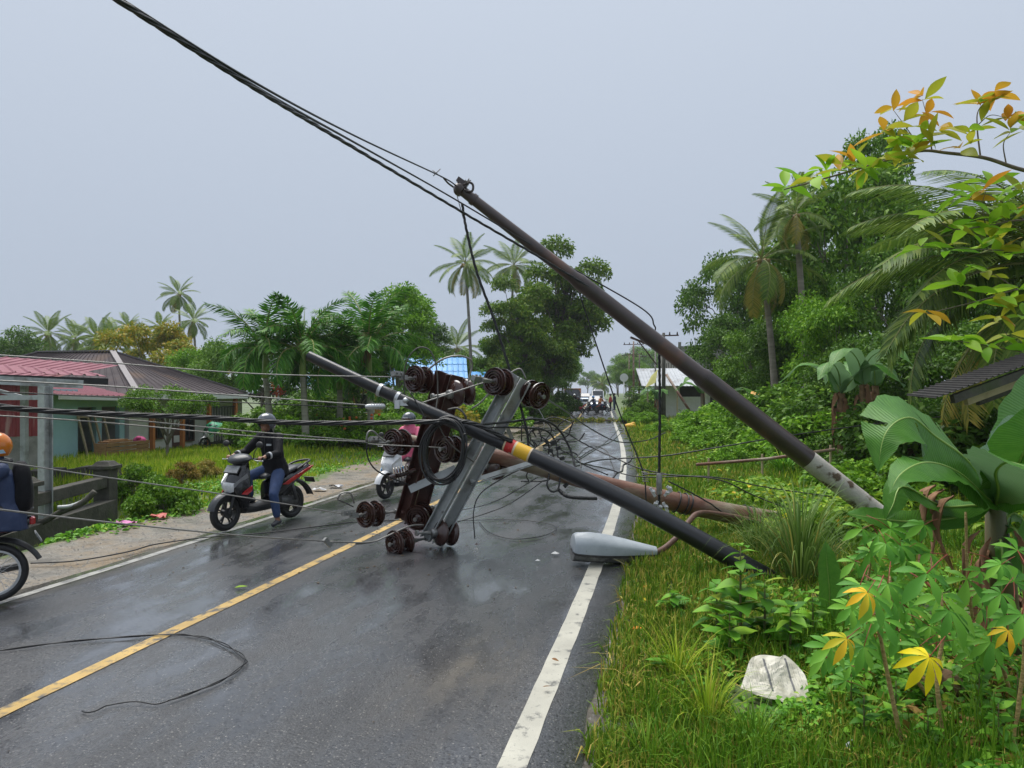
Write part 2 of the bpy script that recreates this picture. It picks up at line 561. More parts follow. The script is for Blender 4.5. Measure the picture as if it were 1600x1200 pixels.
def build_ground():
    sl = [-1600, -800, -400, -250, -160, -110, -80, -60, -46, -36, -28, -23, -19, -16, -13.5, -11.5, -10]
    sl += [-9.5 + 0.28 * i for i in range(25)]            # -9.5 .. -2.78
    sl += [-2.5, -2.2, 0, 2, 3.1, 3.36, 3.55, 3.7, 3.95, 4.25, 4.6, 5, 5.5, 6, 6.6, 7.3, 8, 9, 10, 11.5, 13, 15, 18, 22, 27, 34, 44, 58, 76, 100, 150, 250, 400, 800, 1600]
    yl = [-60, -25, -10, -4, 0]; y = 0
    while y < 1500:
        y += 0.3 if y < 18 else 0.3 + (y - 18) * 0.05
        yl.append(y)
    nx = len(sl); V = np.zeros((len(yl) * nx, 3), np.float32); D = np.zeros(len(V), np.float32); K = np.zeros(len(V), np.float32)
    i = 0
    for y in yl:
        for s in sl:
            x = xc(y) + s
            V[i] = (x, y, gz(x, y))
            so = s * math.cos(math.atan(slope(y)))
            d = 0.0
            if so < -2:
                w = 4.25 - 0.25 * sm(11, 16, y) + 0.8 * sm(17, 21, y) * (1 - sm(26, 34, y)) - 0.9 * sm(36, 50, y)
                d = 1 - sm(w - 0.7, w + 0.15, -so)
                if 5.0 < -so < 7.0 and y < 14: d = max(d, 0.35)
            elif so > 3:
                e = wl(y) + 0.42 + 0.14 * (1 - sm(4.5, 6.5, y))
                d = 1 - sm(e - 0.15, e + 0.22, so)
                d = max(d, 0.42 * (1 - sm(4.2, 5.6, so)) * (1 - sm(9, 14, y)))
            else: d = 1
            D[i] = d; K[i] = 1.0 if so > 1 else 0.0; i += 1
    F = []
    for j in range(len(yl) - 1):
        a = np.arange(nx - 1) + j * nx
        F.append(np.stack([a, a + 1, a + 1 + nx, a + nx], 1))
    me = mesh_np('ground', V, np.concatenate(F), GROUND, smooth=True)
    at_ = me.attributes.new('dirt', 'FLOAT', 'POINT'); at_.data.foreach_set('value', D)
    at_ = me.attributes.new('dark_earth', 'FLOAT', 'POINT'); at_.data.foreach_set('value', K)
    tag(link('ground', me), 'grassy ground with sandy road shoulders', 'ground', kind='structure')
build_ground()

def strip(name, mat, fl, fr, y0, y1, z, kind='structure', step=0.25, skirt=False, mud=False, ns=1, label=None, cat=None):
    ys = []; y = y0
    while y < y1:
        ys.append(y); y += step if y < 20 else step * (1 + (y - 20) * 0.08)
    ys.append(y1)
    V = []; F = []; A = []
    for y in ys:
        a, c = fl(y), fr(y)
        row = [a + (c - a) * k / ns for k in range(ns + 1)]
        if skirt: row = [a - 0.03] + row + [c + 0.03]
        for k, s in enumerate(row):
            zz = z
            if skirt and k in (0, len(row) - 1): zz = z - 0.09
            V.append(rd(s, y, zz - 0.006 * abs(s)))
            m = 0.0
            if mud:
                m = sm(0.2, 2.4, -s) * sm(11, 22, y) * (1 - sm(55, 80, y)) * 1.1 + 0.6 * (1 - sm(0, 0.3, s + 2.42))
                m = max(m, 0.75 * math.exp(-((s - 2.75) / 0.25) ** 2 - ((y - 5.9) / 0.7) ** 2))
            A.append(m)
    n = len(V) // len(ys)
    for j in range(len(ys) - 1):
        for k in range(n - 1):
            q = j * n + k
            F.append((q, q + 1, q + 1 + n, q + n))
    me = mesh_np(name, np.array([tuple(p) for p in V]), np.array(F), mat, smooth=True)
    if mud:
        at_ = me.attributes.new('mud', 'FLOAT', 'POINT'); at_.data.foreach_set('value', np.array(A, np.float32))
    return tag(link(name, me), label, cat, kind=kind)

def nz1(y, k, seed):
    return mnoise.noise(Vector((y * k, seed, 0.3)))

strip('road', ASPH, lambda y: -2.42 + 0.10 * nz1(y, 1.3, 2) + 0.04 * nz1(y, 6, 4),
      lambda y: wl(y) + 0.34 + 0.05 * nz1(y, 1.1, 8) + 0.035 * nz1(y, 7, 3), -25, 480, 0.0, skirt=True, mud=True, ns=12,
      label='wet grey asphalt road bending gently left', cat='road')
strip('yellow_centre_line', YELLOW_PAINT, lambda y: -0.06 + 0.006 * nz1(y, 5, 1), lambda y: 0.06 + 0.006 * nz1(y, 6, 9), -20, 160, 0.005,
      label='worn yellow centre line painted on the road', cat='road marking')
strip('white_edge_line', WHITE_PAINT, lambda y: wl(y) - 0.08 + 0.008 * nz1(y, 5, 1), lambda y: wl(y) + 0.08 + 0.010 * nz1(y, 9, 9), -20, 200, 0.005,
      label='white edge line along the right of the road', cat='road marking')
strip('white_edge_line', FADED_PAINT, lambda y: -2.26 + 0.01 * nz1(y, 5, 3), lambda y: -2.15 + 0.01 * nz1(y, 4, 5), -20, 19, 0.005,
      label='thin white edge line along the left of the road', cat='road marking')

# ------------------------------------------------------------------ grass (nobody could count it)
GR_VERGE = leafm('verge_grass', [(0, (0.035, 0.08, 0.012)), (0.4, (0.075, 0.145, 0.02)), (0.72, (0.14, 0.20, 0.035)), (0.86, (0.24, 0.22, 0.07)), (1, (0.26, 0.19, 0.09))], 0.3, 0.5, 0.25)
GR_FIELD = leafm('field_grass', [(0, (0.075, 0.145, 0.015)), (0.5, (0.16, 0.24, 0.025)), (0.85, (0.24, 0.30, 0.04)), (1, (0.32, 0.29, 0.10))], 0.35, 0.5, 0.25)
GR_DEEP = leafm('deep_grass', [(0, (0.03, 0.08, 0.010)), (0.5, (0.06, 0.14, 0.015)), (1, (0.12, 0.20, 0.03))], 0.3, 0.45, 0.3)

def blades(name, mat, P, H, W, lean, label, seed=0, cat='grass', stiff=0.0):
    """one mesh of grass blades: P (n,3) feet, H heights, W widths"""
    g = np.random.default_rng(seed)
    n = len(P); P = np.asarray(P, np.float32); H = np.asarray(H, np.float32)[:, None]; W = np.asarray(W, np.float32)[:, None]
    az = g.uniform(0, 2 * np.pi, n); d = np.stack([np.cos(az), np.sin(az), np.zeros(n)], 1)
    a2 = az + g.normal(1.57, 0.5, n); w = np.stack([np.cos(a2), np.sin(a2), np.zeros(n)], 1)
    ln = (np.abs(g.normal(0, lean, n)) + stiff)[:, None]
    up = np.array([[0, 0, 1.0]])
    b0 = P; m = P + up * H * 0.55 + d * H * ln * 0.35
    tp = P + up * H * np.clip(1.0 - 0.45 * ln ** 2, 0.25, 1) + d * H * ln * 1.0
    V = np.stack([b0 - w * W * 0.5, b0 + w * W * 0.5, m + w * W * 0.42, m - w * W * 0.42, tp], 1).reshape(-1, 3)
    k = np.arange(n)[:, None] * 5
    F = np.concatenate([k + np.array([[0, 1, 2]]), k + np.array([[0, 2, 3]]), k + np.array([[3, 2, 4]])], 1).reshape(-1, 3)
    me = mesh_np(name, V, F, mat)
    return tag(link(name, me), label, cat, kind='stuff')

def scatter(n, smin, smax, ymin, ymax, pw, seed, keep):
    """points on the ground, denser near the camera"""
    g = np.random.default_rng(seed); out = []
    u = g.uniform(0, 1, n); k = 1 - pw
    ys = (ymin ** k + u * (ymax ** k - ymin ** k)) ** (1 / k)
    ss = g.uniform(smin, smax, n); rr_ = g.uniform(0, 1, n)
    for y, s, q in zip(ys, ss, rr_):
        x = xc(y) + s / math.cos(math.atan(slope(y)))
        px = 800 + x / max(y, 0.1) * FPX
        if px < -120 or px > 1720: continue
        if abs(s - 4.76) < .30 and 4.35 < y < 5.15: continue       # flattened under the sack
        p = keep(s, y, q)
        if p is None: continue
        out.append((x, y, gz(x, y) - 0.01, p))
    return np.array(out)

def patch(x, y, k, seed): return mnoise.noise(Vector((x * k, y * k, seed)))

def keep_short(s, y, q):
    e = wl(y) + 0.34 + 0.05 * (1 - sm(4.5, 6.5, y))
    c = sm(e - 0.06, e + 0.16, s + (0.08 + 0.22 * (1 - sm(4.6, 5.8, y))) * patch(s, y, 2.6, 1.0))
    if q > c or s < wl(y) + 0.33: return None
    if y < 7.5 and q > 1 - 0.97 * sm(5.0, 5.7, s): return None
    return 0.6 + 0.6 * patch(s, y, 1.1, 7.0)
pts = scatter(165000, 3.15, 9.5, 3.0, 42, 1.75, 11, keep_short)
h = (0.05 + 0.055 * np.random.default_rng(1).uniform(0, 1, len(pts))) * (1 + 0.9 * pts[:, 3]) * (1 + 0.02 * pts[:, 1])
blades('verge_grass', GR_VERGE, pts[:, :3], h, 0.007 + 0.0011 * pts[:, 1], 0.55, 'short wet green grass covering the right verge', 2)

DRY = leafm('straw_blade', [(0, (0.16, 0.11, 0.05)), (0.6, (0.28, 0.21, 0.10)), (1, (0.38, 0.31, 0.17))], 0.2, 0.7)
def keep_dry(s, y, q):
    v = patch(s, y, 0.8, 12.0)
    return 1.0 if s > wl(y) + .4 and v > 0.02 and q < v * 2 + .05 else None
pts = scatter(24000, 3.3, 10, 3.2, 30, 1.7, 51, keep_dry)
blades('dry_straw', DRY, pts[:, :3], 0.05 + 0.12 * np.random.default_rng(15).uniform(0, 1, len(pts)), 0.006 + 0.0009 * pts[:, 1], 1.5, 'dead straw lying among the verge grass', 16)

def keep_tall(s, y, q):
    v = patch(s, y, 0.9, 3.0) * 1.4 + 0.35 * sm(4.5, 7, s)
    if v < 0.12 or q > v * 1.7: return None
    if s < 3.95 + 0.25 * sm(5, 8, y): return None
    if y < 9 and q > 0.9 * (1 - sm(5.2, 6.2, s)): return None
    if abs(s - 5.35) < .5 and abs(y - 4.75) < .5: return None
    return min(1.0, v)
pts = scatter(60000, 3.9, 10.5, 3.2, 34, 1.7, 21, keep_tall)
h = 0.16 + 0.32 * np.random.default_rng(5).uniform(0.2, 1, len(pts)) * pts[:, 3]
blades('tall_verge_grass', GR_DEEP, pts[:, :3], h, 0.006 + 0.0010 * pts[:, 1], 0.5, 'taller thin grass in tufts on the right verge', 6)

def keep_right_far(s, y, q):
    return 1.0 if q < sm(6.0, 9, s) + 0.5 * sm(20, 40, y) * sm(3.5, 4.2, s) else None
pts = scatter(60000, 3.6, 24, 11, 80, 1.5, 31, keep_right_far)
h = (0.12 + 0.20 * np.random.default_rng(9).uniform(0, 1, len(pts))) * (1 + 0.012 * pts[:, 1])
blades('meadow_grass', GR_FIELD, pts[:, :3], h, 0.010 + 0.0011 * pts[:, 1], 0.55, 'bright green grass of the meadow behind the fallen poles', 8)

def keep_left(s, y, q):
    a = -s
    w = 4.1 - 0.25 * sm(11, 16, y) + 0.8 * sm(17, 21, y) * (1 - sm(26, 34, y)) - 0.9 * sm(36, 50, y)
    if a < w + 0.12 * patch(s, y, 2, 4):
        return None
    if 5.0 < a < 6.9 and y < 13.2: return None
    c = sm(w - 0.1, w + 0.7, a)
    return 1.0 if q < c else None
pts = scatter(120000, -22, -3.2, 8.0, 75, 1.35, 41, keep_left)
tall = np.array([sm(6.6, 8.2, -(p[0] - xc(p[1]))) * (1 - 0.75 * sm(23, 30, p[1])) for p in pts])
h = (0.08 + 0.10 * np.random.default_rng(12).uniform(0, 1, len(pts))) + 0.36 * tall * np.random.default_rng(13).uniform(0.5, 1, len(pts))
blades('field_grass', GR_FIELD, pts[:, :3], h, 0.010 + 0.0010 * pts[:, 1], 0.4, 'tall bright yellow green grass in front of the roadside house', 14)
# ================================================================== PLANT KITS
BARK = pm('grey_bark', (0.13, 0.11, 0.085), (0.24, 0.21, 0.17), 5, 0.85, bump=0.6, bscale=18, stretch=(1, 1, 0.3))
BARK_PALM = pm('palm_bark', (0.17, 0.145, 0.115), (0.30, 0.265, 0.22), 4, 0.85, bump=0.7, bscale=9, stretch=(0.3, 0.3, 2.0))
BARK_DARK = pm('dark_bark', (0.06, 0.05, 0.04), (0.13, 0.11, 0.085), 6, 0.8, bump=0.5)
LF_DARK = leafm('dark_tree_leaf', [(0, (0.022, 0.055, 0.012)), (0.5, (0.045, 0.105, 0.020)), (1, (0.085, 0.155, 0.030))], 0.28)
LF_MID = leafm('green_tree_leaf', [(0, (0.032, 0.080, 0.012)), (0.5, (0.065, 0.145, 0.020)), (1, (0.125, 0.215, 0.035))], 0.3)
LF_FRESH = leafm('fresh_tree_leaf', [(0, (0.045, 0.115, 0.012)), (0.5, (0.090, 0.20, 0.022)), (1, (0.165, 0.285, 0.038))], 0.32)
LF_OLIVE = leafm('olive_tree_leaf', [(0, (0.036, 0.078, 0.013)), (0.5, (0.070, 0.135, 0.022)), (0.9, (0.115, 0.175, 0.032)), (1, (0.17, 0.20, 0.04))], 0.3)
LF_YELLOW = leafm('yellowing_tree_leaf', [(0, (0.08, 0.12, 0.022)), (0.45, (0.17, 0.18, 0.030)), (0.8, (0.25, 0.20, 0.030)), (1, (0.29, 0.18, 0.035))], 0.32)
LF_PALM = leafm('palm_leaflet', [(0, (0.035, 0.070, 0.020)), (0.5, (0.075, 0.125, 0.035)), (1, (0.145, 0.19, 0.06))], 0.25, 0.4)
LF_PALM_OLD = leafm('old_palm_leaflet', [(0, (0.10, 0.105, 0.035)), (0.5, (0.18, 0.165, 0.05)), (1, (0.25, 0.19, 0.075))], 0.25, 0.5)
LF_MANILA = leafm('manila_palm_leaflet', [(0, (0.018, 0.070, 0.014)), (0.5, (0.038, 0.125, 0.020)), (1, (0.085, 0.20, 0.035))], 0.25, 0.35)
RACHIS = pm('frond_rib', (0.20, 0.22, 0.06), (0.28, 0.26, 0.09), 5, 0.5)
CROWNSHAFT = pm('green_crownshaft', (0.17, 0.25, 0.05), (0.25, 0.33, 0.08), 3, 0.4)
PALE_TRUNK = pm('pale_ringed_palm_trunk', (0.20, 0.195, 0.15), (0.33, 0.32, 0.26), 4, 0.8, bump=0.5, stretch=(0.3, 0.3, 3.5))
HUSK = pm('dry_husk', (0.13, 0.075, 0.035), (0.26, 0.155, 0.075), 8, 0.85, bump=0.5)

def leafcloud(clumps, n, L, W, seed, droop=0.25, flatup=0.5, mat=None, name='crown'):
    """thousands of folded leaf rhombs spread through clumps (x,y,z,r)"""
    g = np.random.default_rng(seed)
    C = np.array(clumps, float); wgt = C[:, 3] ** 2; wgt /= wgt.sum()
    ci = g.choice(len(C), n, p=wgt)
    d = g.normal(0, 1, (n, 3)); d /= np.linalg.norm(d, axis=1)[:, None]
    d[:, 2] = np.where(d[:, 2] < -0.35, -d[:, 2] * 0.6, d[:, 2])
    rr_ = C[ci, 3] * g.uniform(0.05, 1, n) ** 0.42
    P = C[ci, :3] + d * rr_[:, None] * np.array([[1, 1, 0.8]])
    ax = d * 0.7 + g.normal(0, 0.6, (n, 3)); ax[:, 2] -= droop
    ax /= np.linalg.norm(ax, axis=1)[:, None]
    nr = g.normal(0, 0.55, (n, 3)) + d * 0.5; nr[:, 2] += flatup
    sd_ = np.cross(ax, nr); sd_ /= np.linalg.norm(sd_, axis=1)[:, None] + 1e-9
    nn = np.cross(sd_, ax)
    l = (L * g.uniform(0.6, 1.25, n))[:, None]; w = (W * g.uniform(0.7, 1.2, n))[:, None]
    a = P; c = P + ax * l - np.array([[0, 0, 1.0]]) * l * 0.18
    m1 = P + ax * l * 0.45 + sd_ * w * 0.5 + nn * w * 0.12
    m2 = P + ax * l * 0.45 - sd_ * w * 0.5 + nn * w * 0.12
    V = np.stack([a, m1, c, m2], 1).reshape(-1, 3)
    F = np.arange(n * 4).reshape(-1, 4)
    return mesh_np(name, V, F, mat)

def clumps_ellipsoid(g, n, rx, ry, rz, cz, r0, r1, shell=0.75, low=-0.8):
    out = []
    while len(out) < n:
        p = np.array([g.gauss(0, 1) for _ in range(3)]); p /= np.linalg.norm(p)
        if p[2] < low: continue
        k = g.uniform(shell, 1.0) if g.random() < 0.75 else g.uniform(0.2, shell)
        out.append((p[0] * rx * k, p[1] * ry * k, cz + p[2] * rz * k, g.uniform(r0, r1)))
    return out

def limbs(clumps, trunk_top, r0, seed, bend=0.2, every=1, k=7):
    """trunk and limbs reaching into the clumps"""
    g = random.Random(seed); mb = MB()
    h = trunk_top
    n = 7
    pts = [Vector((math.sin(i * 0.9 + seed) * bend * i / n, math.cos(i * 0.7 + seed * 2) * bend * i / n, h * i / (n - 1) - (0.4 if i == 0 else 0))) for i in range(n)]
    rads = [r0 * (1.35 if i == 0 else 1 - 0.62 * i / (n - 1)) for i in range(n)]
    mb.tube(pts, rads, k)
    for c in clumps[::every]:
        t = g.uniform(0.35, 0.98); i = int(t * (n - 1))
        a = pts[i]; e = Vector(c[:3])
        if e.z < a.z - 0.5: 
            i = max(1, i - 2); a = pts[i]
        mid = a.lerp(e, 0.5) + Vector((g.uniform(-.3, .3), g.uniform(-.3, .3), 0.15 * (e - a).length))
        rr_ = rads[i] * 0.5
        mb.tube([a, a.lerp(mid, 0.6), mid, e], [rr_, rr_ * 0.75, rr_ * 0.5, rr_ * 0.15], 5)
    return mb

TREE = {}
def tree_kit(key, clumps, nleaf, L, W, mat, trunk_top, r0, seed, bark=BARK, droop=0.25, every=2, bend=0.3):
    TREE[key] = (limbs(clumps, trunk_top, r0, seed, bend, every).mesh('trunk', bark, True),
                 leafcloud(clumps, nleaf, L, W, seed, droop, mat=mat))
g_ = random.Random(3)
tree_kit('round', clumps_ellipsoid(g_, 34, 3.2, 3.2, 2.9, 5.6, 0.8, 1.4), 13000, 0.26, 0.13, LF_MID, 5.6, 0.22, 5)
tree_kit('dense', clumps_ellipsoid(g_, 40, 3.6, 3.6, 3.4, 5.4, 0.9, 1.5), 15000, 0.27, 0.14, LF_DARK, 5.5, 0.25, 8)
tree_kit('column', clumps_ellipsoid(g_, 30, 2.0, 2.0, 3.6, 5.4, 0.7, 1.1), 11000, 0.24, 0.11, LF_FRESH, 5.4, 0.18, 12)
cl = []
for z, rx, n in ((5.0, 2.2, 6), (6.5, 3.2, 7), (8.0, 3.3, 7), (9.6, 2.7, 6), (11.0, 1.8, 4), (3.8, 2.6, 5)):
    for i in range(n):
        a = g_.uniform(0, 6.28); rr0 = rx * g_.uniform(0.55, 1.05)
        cl.append((math.cos(a) * rr0, math.sin(a) * rr0, z + g_.uniform(-.5, .5), g_.uniform(0.7, 1.25)))
cl = cl[::2] + clumps_ellipsoid(g_, 26, 3.0, 3.0, 4.3, 7.4, 0.7, 1.2, shell=0.45)
tree_kit('open', cl, 22000, 0.27, 0.15, LF_OLIVE, 10.2, 0.26, 17, bark=BARK_DARK, every=1)
cl = [(math.cos(i * 2.4) * (0.9 + 0.32 * i) * g_.uniform(.7, 1.1), math.sin(i * 2.4) * (0.9 + 0.32 * i) * g_.uniform(.7, 1.1), 4.6 + 1.3 * math.cos(i * 0.16) + g_.uniform(-.4, .4), g_.uniform(0.6, 1.0)) for i in range(16)]
tree_kit('umbrella', cl, 8000, 0.26, 0.12, LF_YELLOW, 4.3, 0.18, 23)
cl = clumps_ellipsoid(g_, 26, 1.3, 1.3, 0.95, 0.95, 0.35, 0.55, low=-0.95)
tree_kit('bush', cl, 6500, 0.16, 0.085, LF_MID, 1.0, 0.05, 31, every=2, bend=0.1)
tree_kit('bush_fresh', clumps_ellipsoid(g_, 24, 1.4, 1.4, 0.8, 0.8, 0.35, 0.55, low=-0.95), 6000, 0.17, 0.10, LF_FRESH, 0.9, 0.05, 33, every=2, bend=0.1)
tree_kit('bush_dark', clumps_ellipsoid(g_, 24, 1.3, 1.3, 1.1, 1.1, 0.4, 0.6, low=-0.95), 6000, 0.17, 0.09, LF_DARK, 1.1, 0.05, 35, every=2, bend=0.1)
cl = clumps_ellipsoid(g_, 30, 2.3, 2.3, 1.5, 3.2, 0.5, 0.9, low=-0.7)
cl = clumps_ellipsoid(g_, 26, 2.4, 2.0, 0.95, 3.7, 0.45, 0.75, low=-0.7)
tree_kit('yard', cl, 9500, 0.13, 0.075, LF_MID, 3.3, 0.10, 37, every=1, bend=0.35)

def tree(name, kit, loc, size, label, cat='tree', group=None, rz=None, squash=1.0, mat=None, crown_name='crown'):
    root = empty(name, loc, rnd.uniform(0, 6.28) if rz is None else rz, label, cat, group)
    root.scale = (size, size, size * squash)
    tm, cm = TREE[kit]
    link('trunk', tm, root)
    c = link(crown_name, cm, root)
    if mat:
        c.material_slots[0].link = 'OBJECT'; c.material_slots[0].material = mat
    return root

# ---- palm fronds
def frond_mesh(name, Lf, bend, n, ll, lw, mat, seed, droop=0.5, plume=0.0, fwd=0.55, rib=0.018):
    g = random.Random(seed)
    mb = MB(); m = 22
    pts = []; tang = []
    p = Vector((0, 0, 0)); ang = 0.0
    for i in range(m + 1):
        t = i / m
        pts.append(p.copy()); a = -bend * t ** 1.35
        d = Vector((math.cos(a), 0, math.sin(a))); tang.append(d)
        p = p + d * (Lf / m)
    mb.cur = 0
    mb.tube(pts, [rib * (1.4 - 1.25 * i / m) for i in range(m + 1)], 5)
    mb.cur = 1
    for i in range(n):
        t = 0.16 + 0.84 * (i + 0.5) / n
        f = t * m; k = min(m - 1, int(f)); q = pts[k].lerp(pts[k + 1], f - k); d = tang[k]
        upv = Vector((-d.z, 0, d.x))
        prof = math.sin(min(1.0, (t - 0.1) / 0.45) * math.pi / 2) * (1 - 0.72 * max(0, (t - 0.5) / 0.5) ** 1.4)
        for sgn in (-1, 1):
            l = ll * prof * g.uniform(0.85, 1.1)
            el = g.uniform(-plume, plume) - 0.10
            v = (d * (fwd + 0.5 * max(0, t - 0.6)) + Vector((0, sgn, 0)) * math.cos(el) + upv * math.sin(el)).normalized()
            dr = Vector((0, 0, -1)) * droop * g.uniform(0.7, 1.3)
            w = (v.cross(upv)).normalized() * lw * 0.5
            a1 = q + v * l * 0.5 + dr * l * 0.13
            a2 = q + v * l * 0.92 + dr * l * 0.50
            mb.add([q - w * 0.5, q + w * 0.5, a1 + w, a1 - w, a2], [(0, 1, 2, 3), (3, 2, 4)])
    return mb.mesh(name, [RACHIS, mat])

FR_COCO = [frond_mesh('frond', 3.6, b_, 56, 0.88, 0.048, LF_PALM, i, dr) for i, (b_, dr) in enumerate(((0.8, 0.4), (1.2, 0.7), (1.55, 0.9)))]
FR_COCO_OLD = frond_mesh('frond', 3.3, 1.5, 48, 0.8, 0.048, LF_PALM_OLD, 9, 1.1)
FR_MANILA = [frond_mesh('frond', 2.5, b_, 62, 0.62, 0.055, LF_MANILA, 20 + i, dr, plume=0.7, rib=0.03) for i, (b_, dr) in enumerate(((1.1, 0.6), (1.6, 0.9), (2.1, 1.2)))]

def palm(name, loc, height, size, label, kind='coco', lean=(0, 0), group=None, nfr=24, seed=0, trunk_r=0.14, spread_=1.0, old=2, nuts=True, cat='palm tree', spear=True):
    g = random.Random(seed)
    root = empty(name, loc, 0, label, cat, group)
    top = Vector((lean[0], lean[1], height))
    mb = MB(); n = 9
    pts = [Vector((lean[0] * (i / n) ** 1.6, lean[1] * (i / n) ** 1.6, height * i / n - (0.3 if i == 0 else 0))) for i in range(n + 1)]
    mb.tube(pts, [trunk_r * (1.5 if i == 0 else 1.05 - 0.35 * i / n) * (1 + 0.05 * (i % 2)) for i in range(n + 1)], 9)
    mb.build('trunk', BARK_PALM if kind == 'coco' else PALE_TRUNK, root, True)
    if kind == 'manila':
        cs = MB(); L_ = 1.0 * size
        cs.lathe([(trunk_r * 0.78, -0.02), (trunk_r * 1.0, 0.12 * L_), (trunk_r * 0.85, 0.55 * L_), (trunk_r * 0.5, L_)], 10, top)
        cs.build('crownshaft', CROWNSHAFT, root, True)
        top = top + Vector((0, 0, 0.85 * L_))
    elif nuts:
        cs = MB()
        for i in range(9):
            a = g.uniform(0, 6.28); rr_ = g.uniform(0.18, 0.34) * size
            cs.ball(top + Vector((math.cos(a) * rr_, math.sin(a) * rr_, -g.uniform(0.05, 0.4) * size)), (0.13 * size, 0.13 * size, 0.16 * size), 8, 6)
        cs.build('coconut_bunch', pm('coconut', (0.20, 0.14, 0.03), (0.30, 0.20, 0.05), 5, 0.5), root, True)
    for i in range(nfr):
        t = i / nfr
        az = i * 2.399 + g.uniform(-.25, .25)
        if kind == 'coco':
            el = R(78 - 125 * t ** 0.9) * spread_ + g.uniform(-.12, .12)
            fm = FR_COCO_OLD if i >= nfr - old else FR_COCO[min(2, int(t * 3))]
        else:
            el = R(80 - 80 * t) + g.uniform(-.1, .1)
            fm = FR_MANILA[min(2, int(t * 3))]
        s_ = size * g.uniform(0.88, 1.1)
        link('frond', fm, root, top, (g.uniform(-.35, .35), -el, az), s_)
    if spear:
        sp = MB(); sp.tube([top, top + Vector((0.02, 0, 0.7 * size)), top + Vector((0.06, 0.03, 1.5 * size))], [0.05 * size, 0.035 * size, 0.004], 5)
        sp.build('spear_leaf', CROWNSHAFT, root, True)
    return root

# ---- leaves for near plants
def ovate(name, L, W, mat, fold=0.25, droop=0.35, n=6, sharp=1.0, stalk=0.0, wav=0.0, peak=0.42):
    mb = MB(); rows = []
    x0 = stalk
    for i in range(n + 1):
        t = i / n
        w = W * 0.5 * (math.sin(math.pi * t ** (math.log(0.5) / math.log(peak))) ** sharp if 0 < t < 1 else 0.0) + (0.004 * W if t in (0, 1) else 0)
        x = x0 + L * t; z = -droop * L * t * t
        wz = fold * w + wav * math.sin(i * 2.1) * W
        rows.append((Vector((x, w, z + wz)), Vector((x, 0, z)), Vector((x, -w, z + wz - 2 * wav * math.sin(i * 2.1) * W))))
    V = [p for r_ in rows for p in r_]; F = []
    for i in range(n):
        a = i * 3
        F += [(a, a + 1, a + 4, a + 3), (a + 1, a + 2, a + 5, a + 4)]
    mb.add(V, F)
    if stalk:
        mb.tube([(0, 0, 0), (x0, 0, 0)], 0.012 * L + 0.0006, 4, cap=False)
    return mb.mesh(name, mat, True)

def palmate(name, n, L, W, mats, droop, seed, petiole=0.16):
    """cassava leaf: narrow lobes fanned round a stalk; origin at the stem end of the red stalk"""
    g = random.Random(seed); mb = MB(); mb.cur = 1
    mb.tube([(0, 0, 0), (petiole * 0.5, 0, 0.012), (petiole, 0, 0.0)], 0.0025, 5)
    mb.cur = 0
    for i in range(n):
        a = R(-118 + 236 * i / (n - 1)) + g.uniform(-.06, .06)
        l = L * (1 - 0.42 * abs(i - (n - 1) / 2) / ((n - 1) / 2)) * g.uniform(0.92, 1.06)
        d = Vector((math.cos(a), math.sin(a), 0)); s_ = Vector((-math.sin(a), math.cos(a), 0))
        rows = []
        for t, w in ((0, 0.05), (0.22, 0.45), (0.5, 0.9), (0.68, 1.0), (0.86, 0.55), (1.0, 0.02)):
            q = Vector((petiole, 0, 0)) + d * l * t * (1 - 0.18 * droop * t) + Vector((0, 0, -droop * l * t * t))
            ww = W * 0.5 * w * l / L
            rows.append((q + s_ * ww + Vector((0, 0, ww * 0.35)), q, q - s_ * ww + Vector((0, 0, ww * 0.35))))
        V = [p for r_ in rows for p in r_]; F = []
        for k in range(len(rows) - 1):
            b0 = k * 3
            F += [(b0, b0 + 1, b0 + 4, b0 + 3), (b0 + 1, b0 + 2, b0 + 5, b0 + 4)]
        mb.add(V, F)
    return mb.mesh(name, mats, True)

def attach(o, root):
    """keep world coordinates of o under an unrotated root"""
    o.parent = root
    o.matrix_parent_inverse = Matrix.Translation(root.location).inverted()
    return o

def banana_mat(name, c1, c2, under):
    m, t, b, L = nodes_of(name)
    uv = N(t, 'UVMap'); sp = N(t, 'SeparateXYZ'); L(uv.outputs[0], sp.inputs[0])
    wv = N(t, 'TexWave'); wv.wave_type = 'BANDS'; wv.bands_direction = 'X'
    wv.inputs['Scale'].default_value = 4.2; wv.inputs['Distortion'].default_value = 1.2; wv.inputs['Detail'].default_value = 2; wv.inputs['Detail Scale'].default_value = 3
    L(uv.outputs[0], wv.inputs[0])
    nz = noise_node(t, L, uv.outputs[0], 5, 5)
    col = mixc(t, L, ramp(t, L, nz, 0.3, 0.7), c1, c2)
    col = mixc(t, L, math_(t, L, 'MULTIPLY', wv.outputs[1], 0.2), col, tuple(x * 0.55 for x in c1))
    g = N(t, 'NewGeometry')
    col = mixc(t, L, g.outputs['Backfacing'], col, under)
    L(col, b.inputs['Base Color']); b.inputs['Roughness'].default_value = 0.38; b.inputs['Specular IOR Level'].default_value = 0.28
    bp = N(t, 'Bump'); bp.inputs['Strength'].default_value = 0.35; bp.inputs['Distance'].default_value = 0.005
    L(wv.outputs[1], bp.inputs['Height']); L(bp.outputs[0], b.inputs['Normal'])
    tr = N(t, 'BsdfTranslucent'); L(col, tr.inputs[0]); ms = N(t, 'MixShader'); ms.inputs[0].default_value = 0.25
    L(b.outputs[0], ms.inputs[1]); L(tr.outputs[0], ms.inputs[2]); L(ms.outputs[0], t.nodes['Material Output'].inputs[0])
    return m
BAN = banana_mat('banana_leaf', (0.065, 0.20, 0.024), (0.105, 0.27, 0.035), (0.20, 0.34, 0.17))
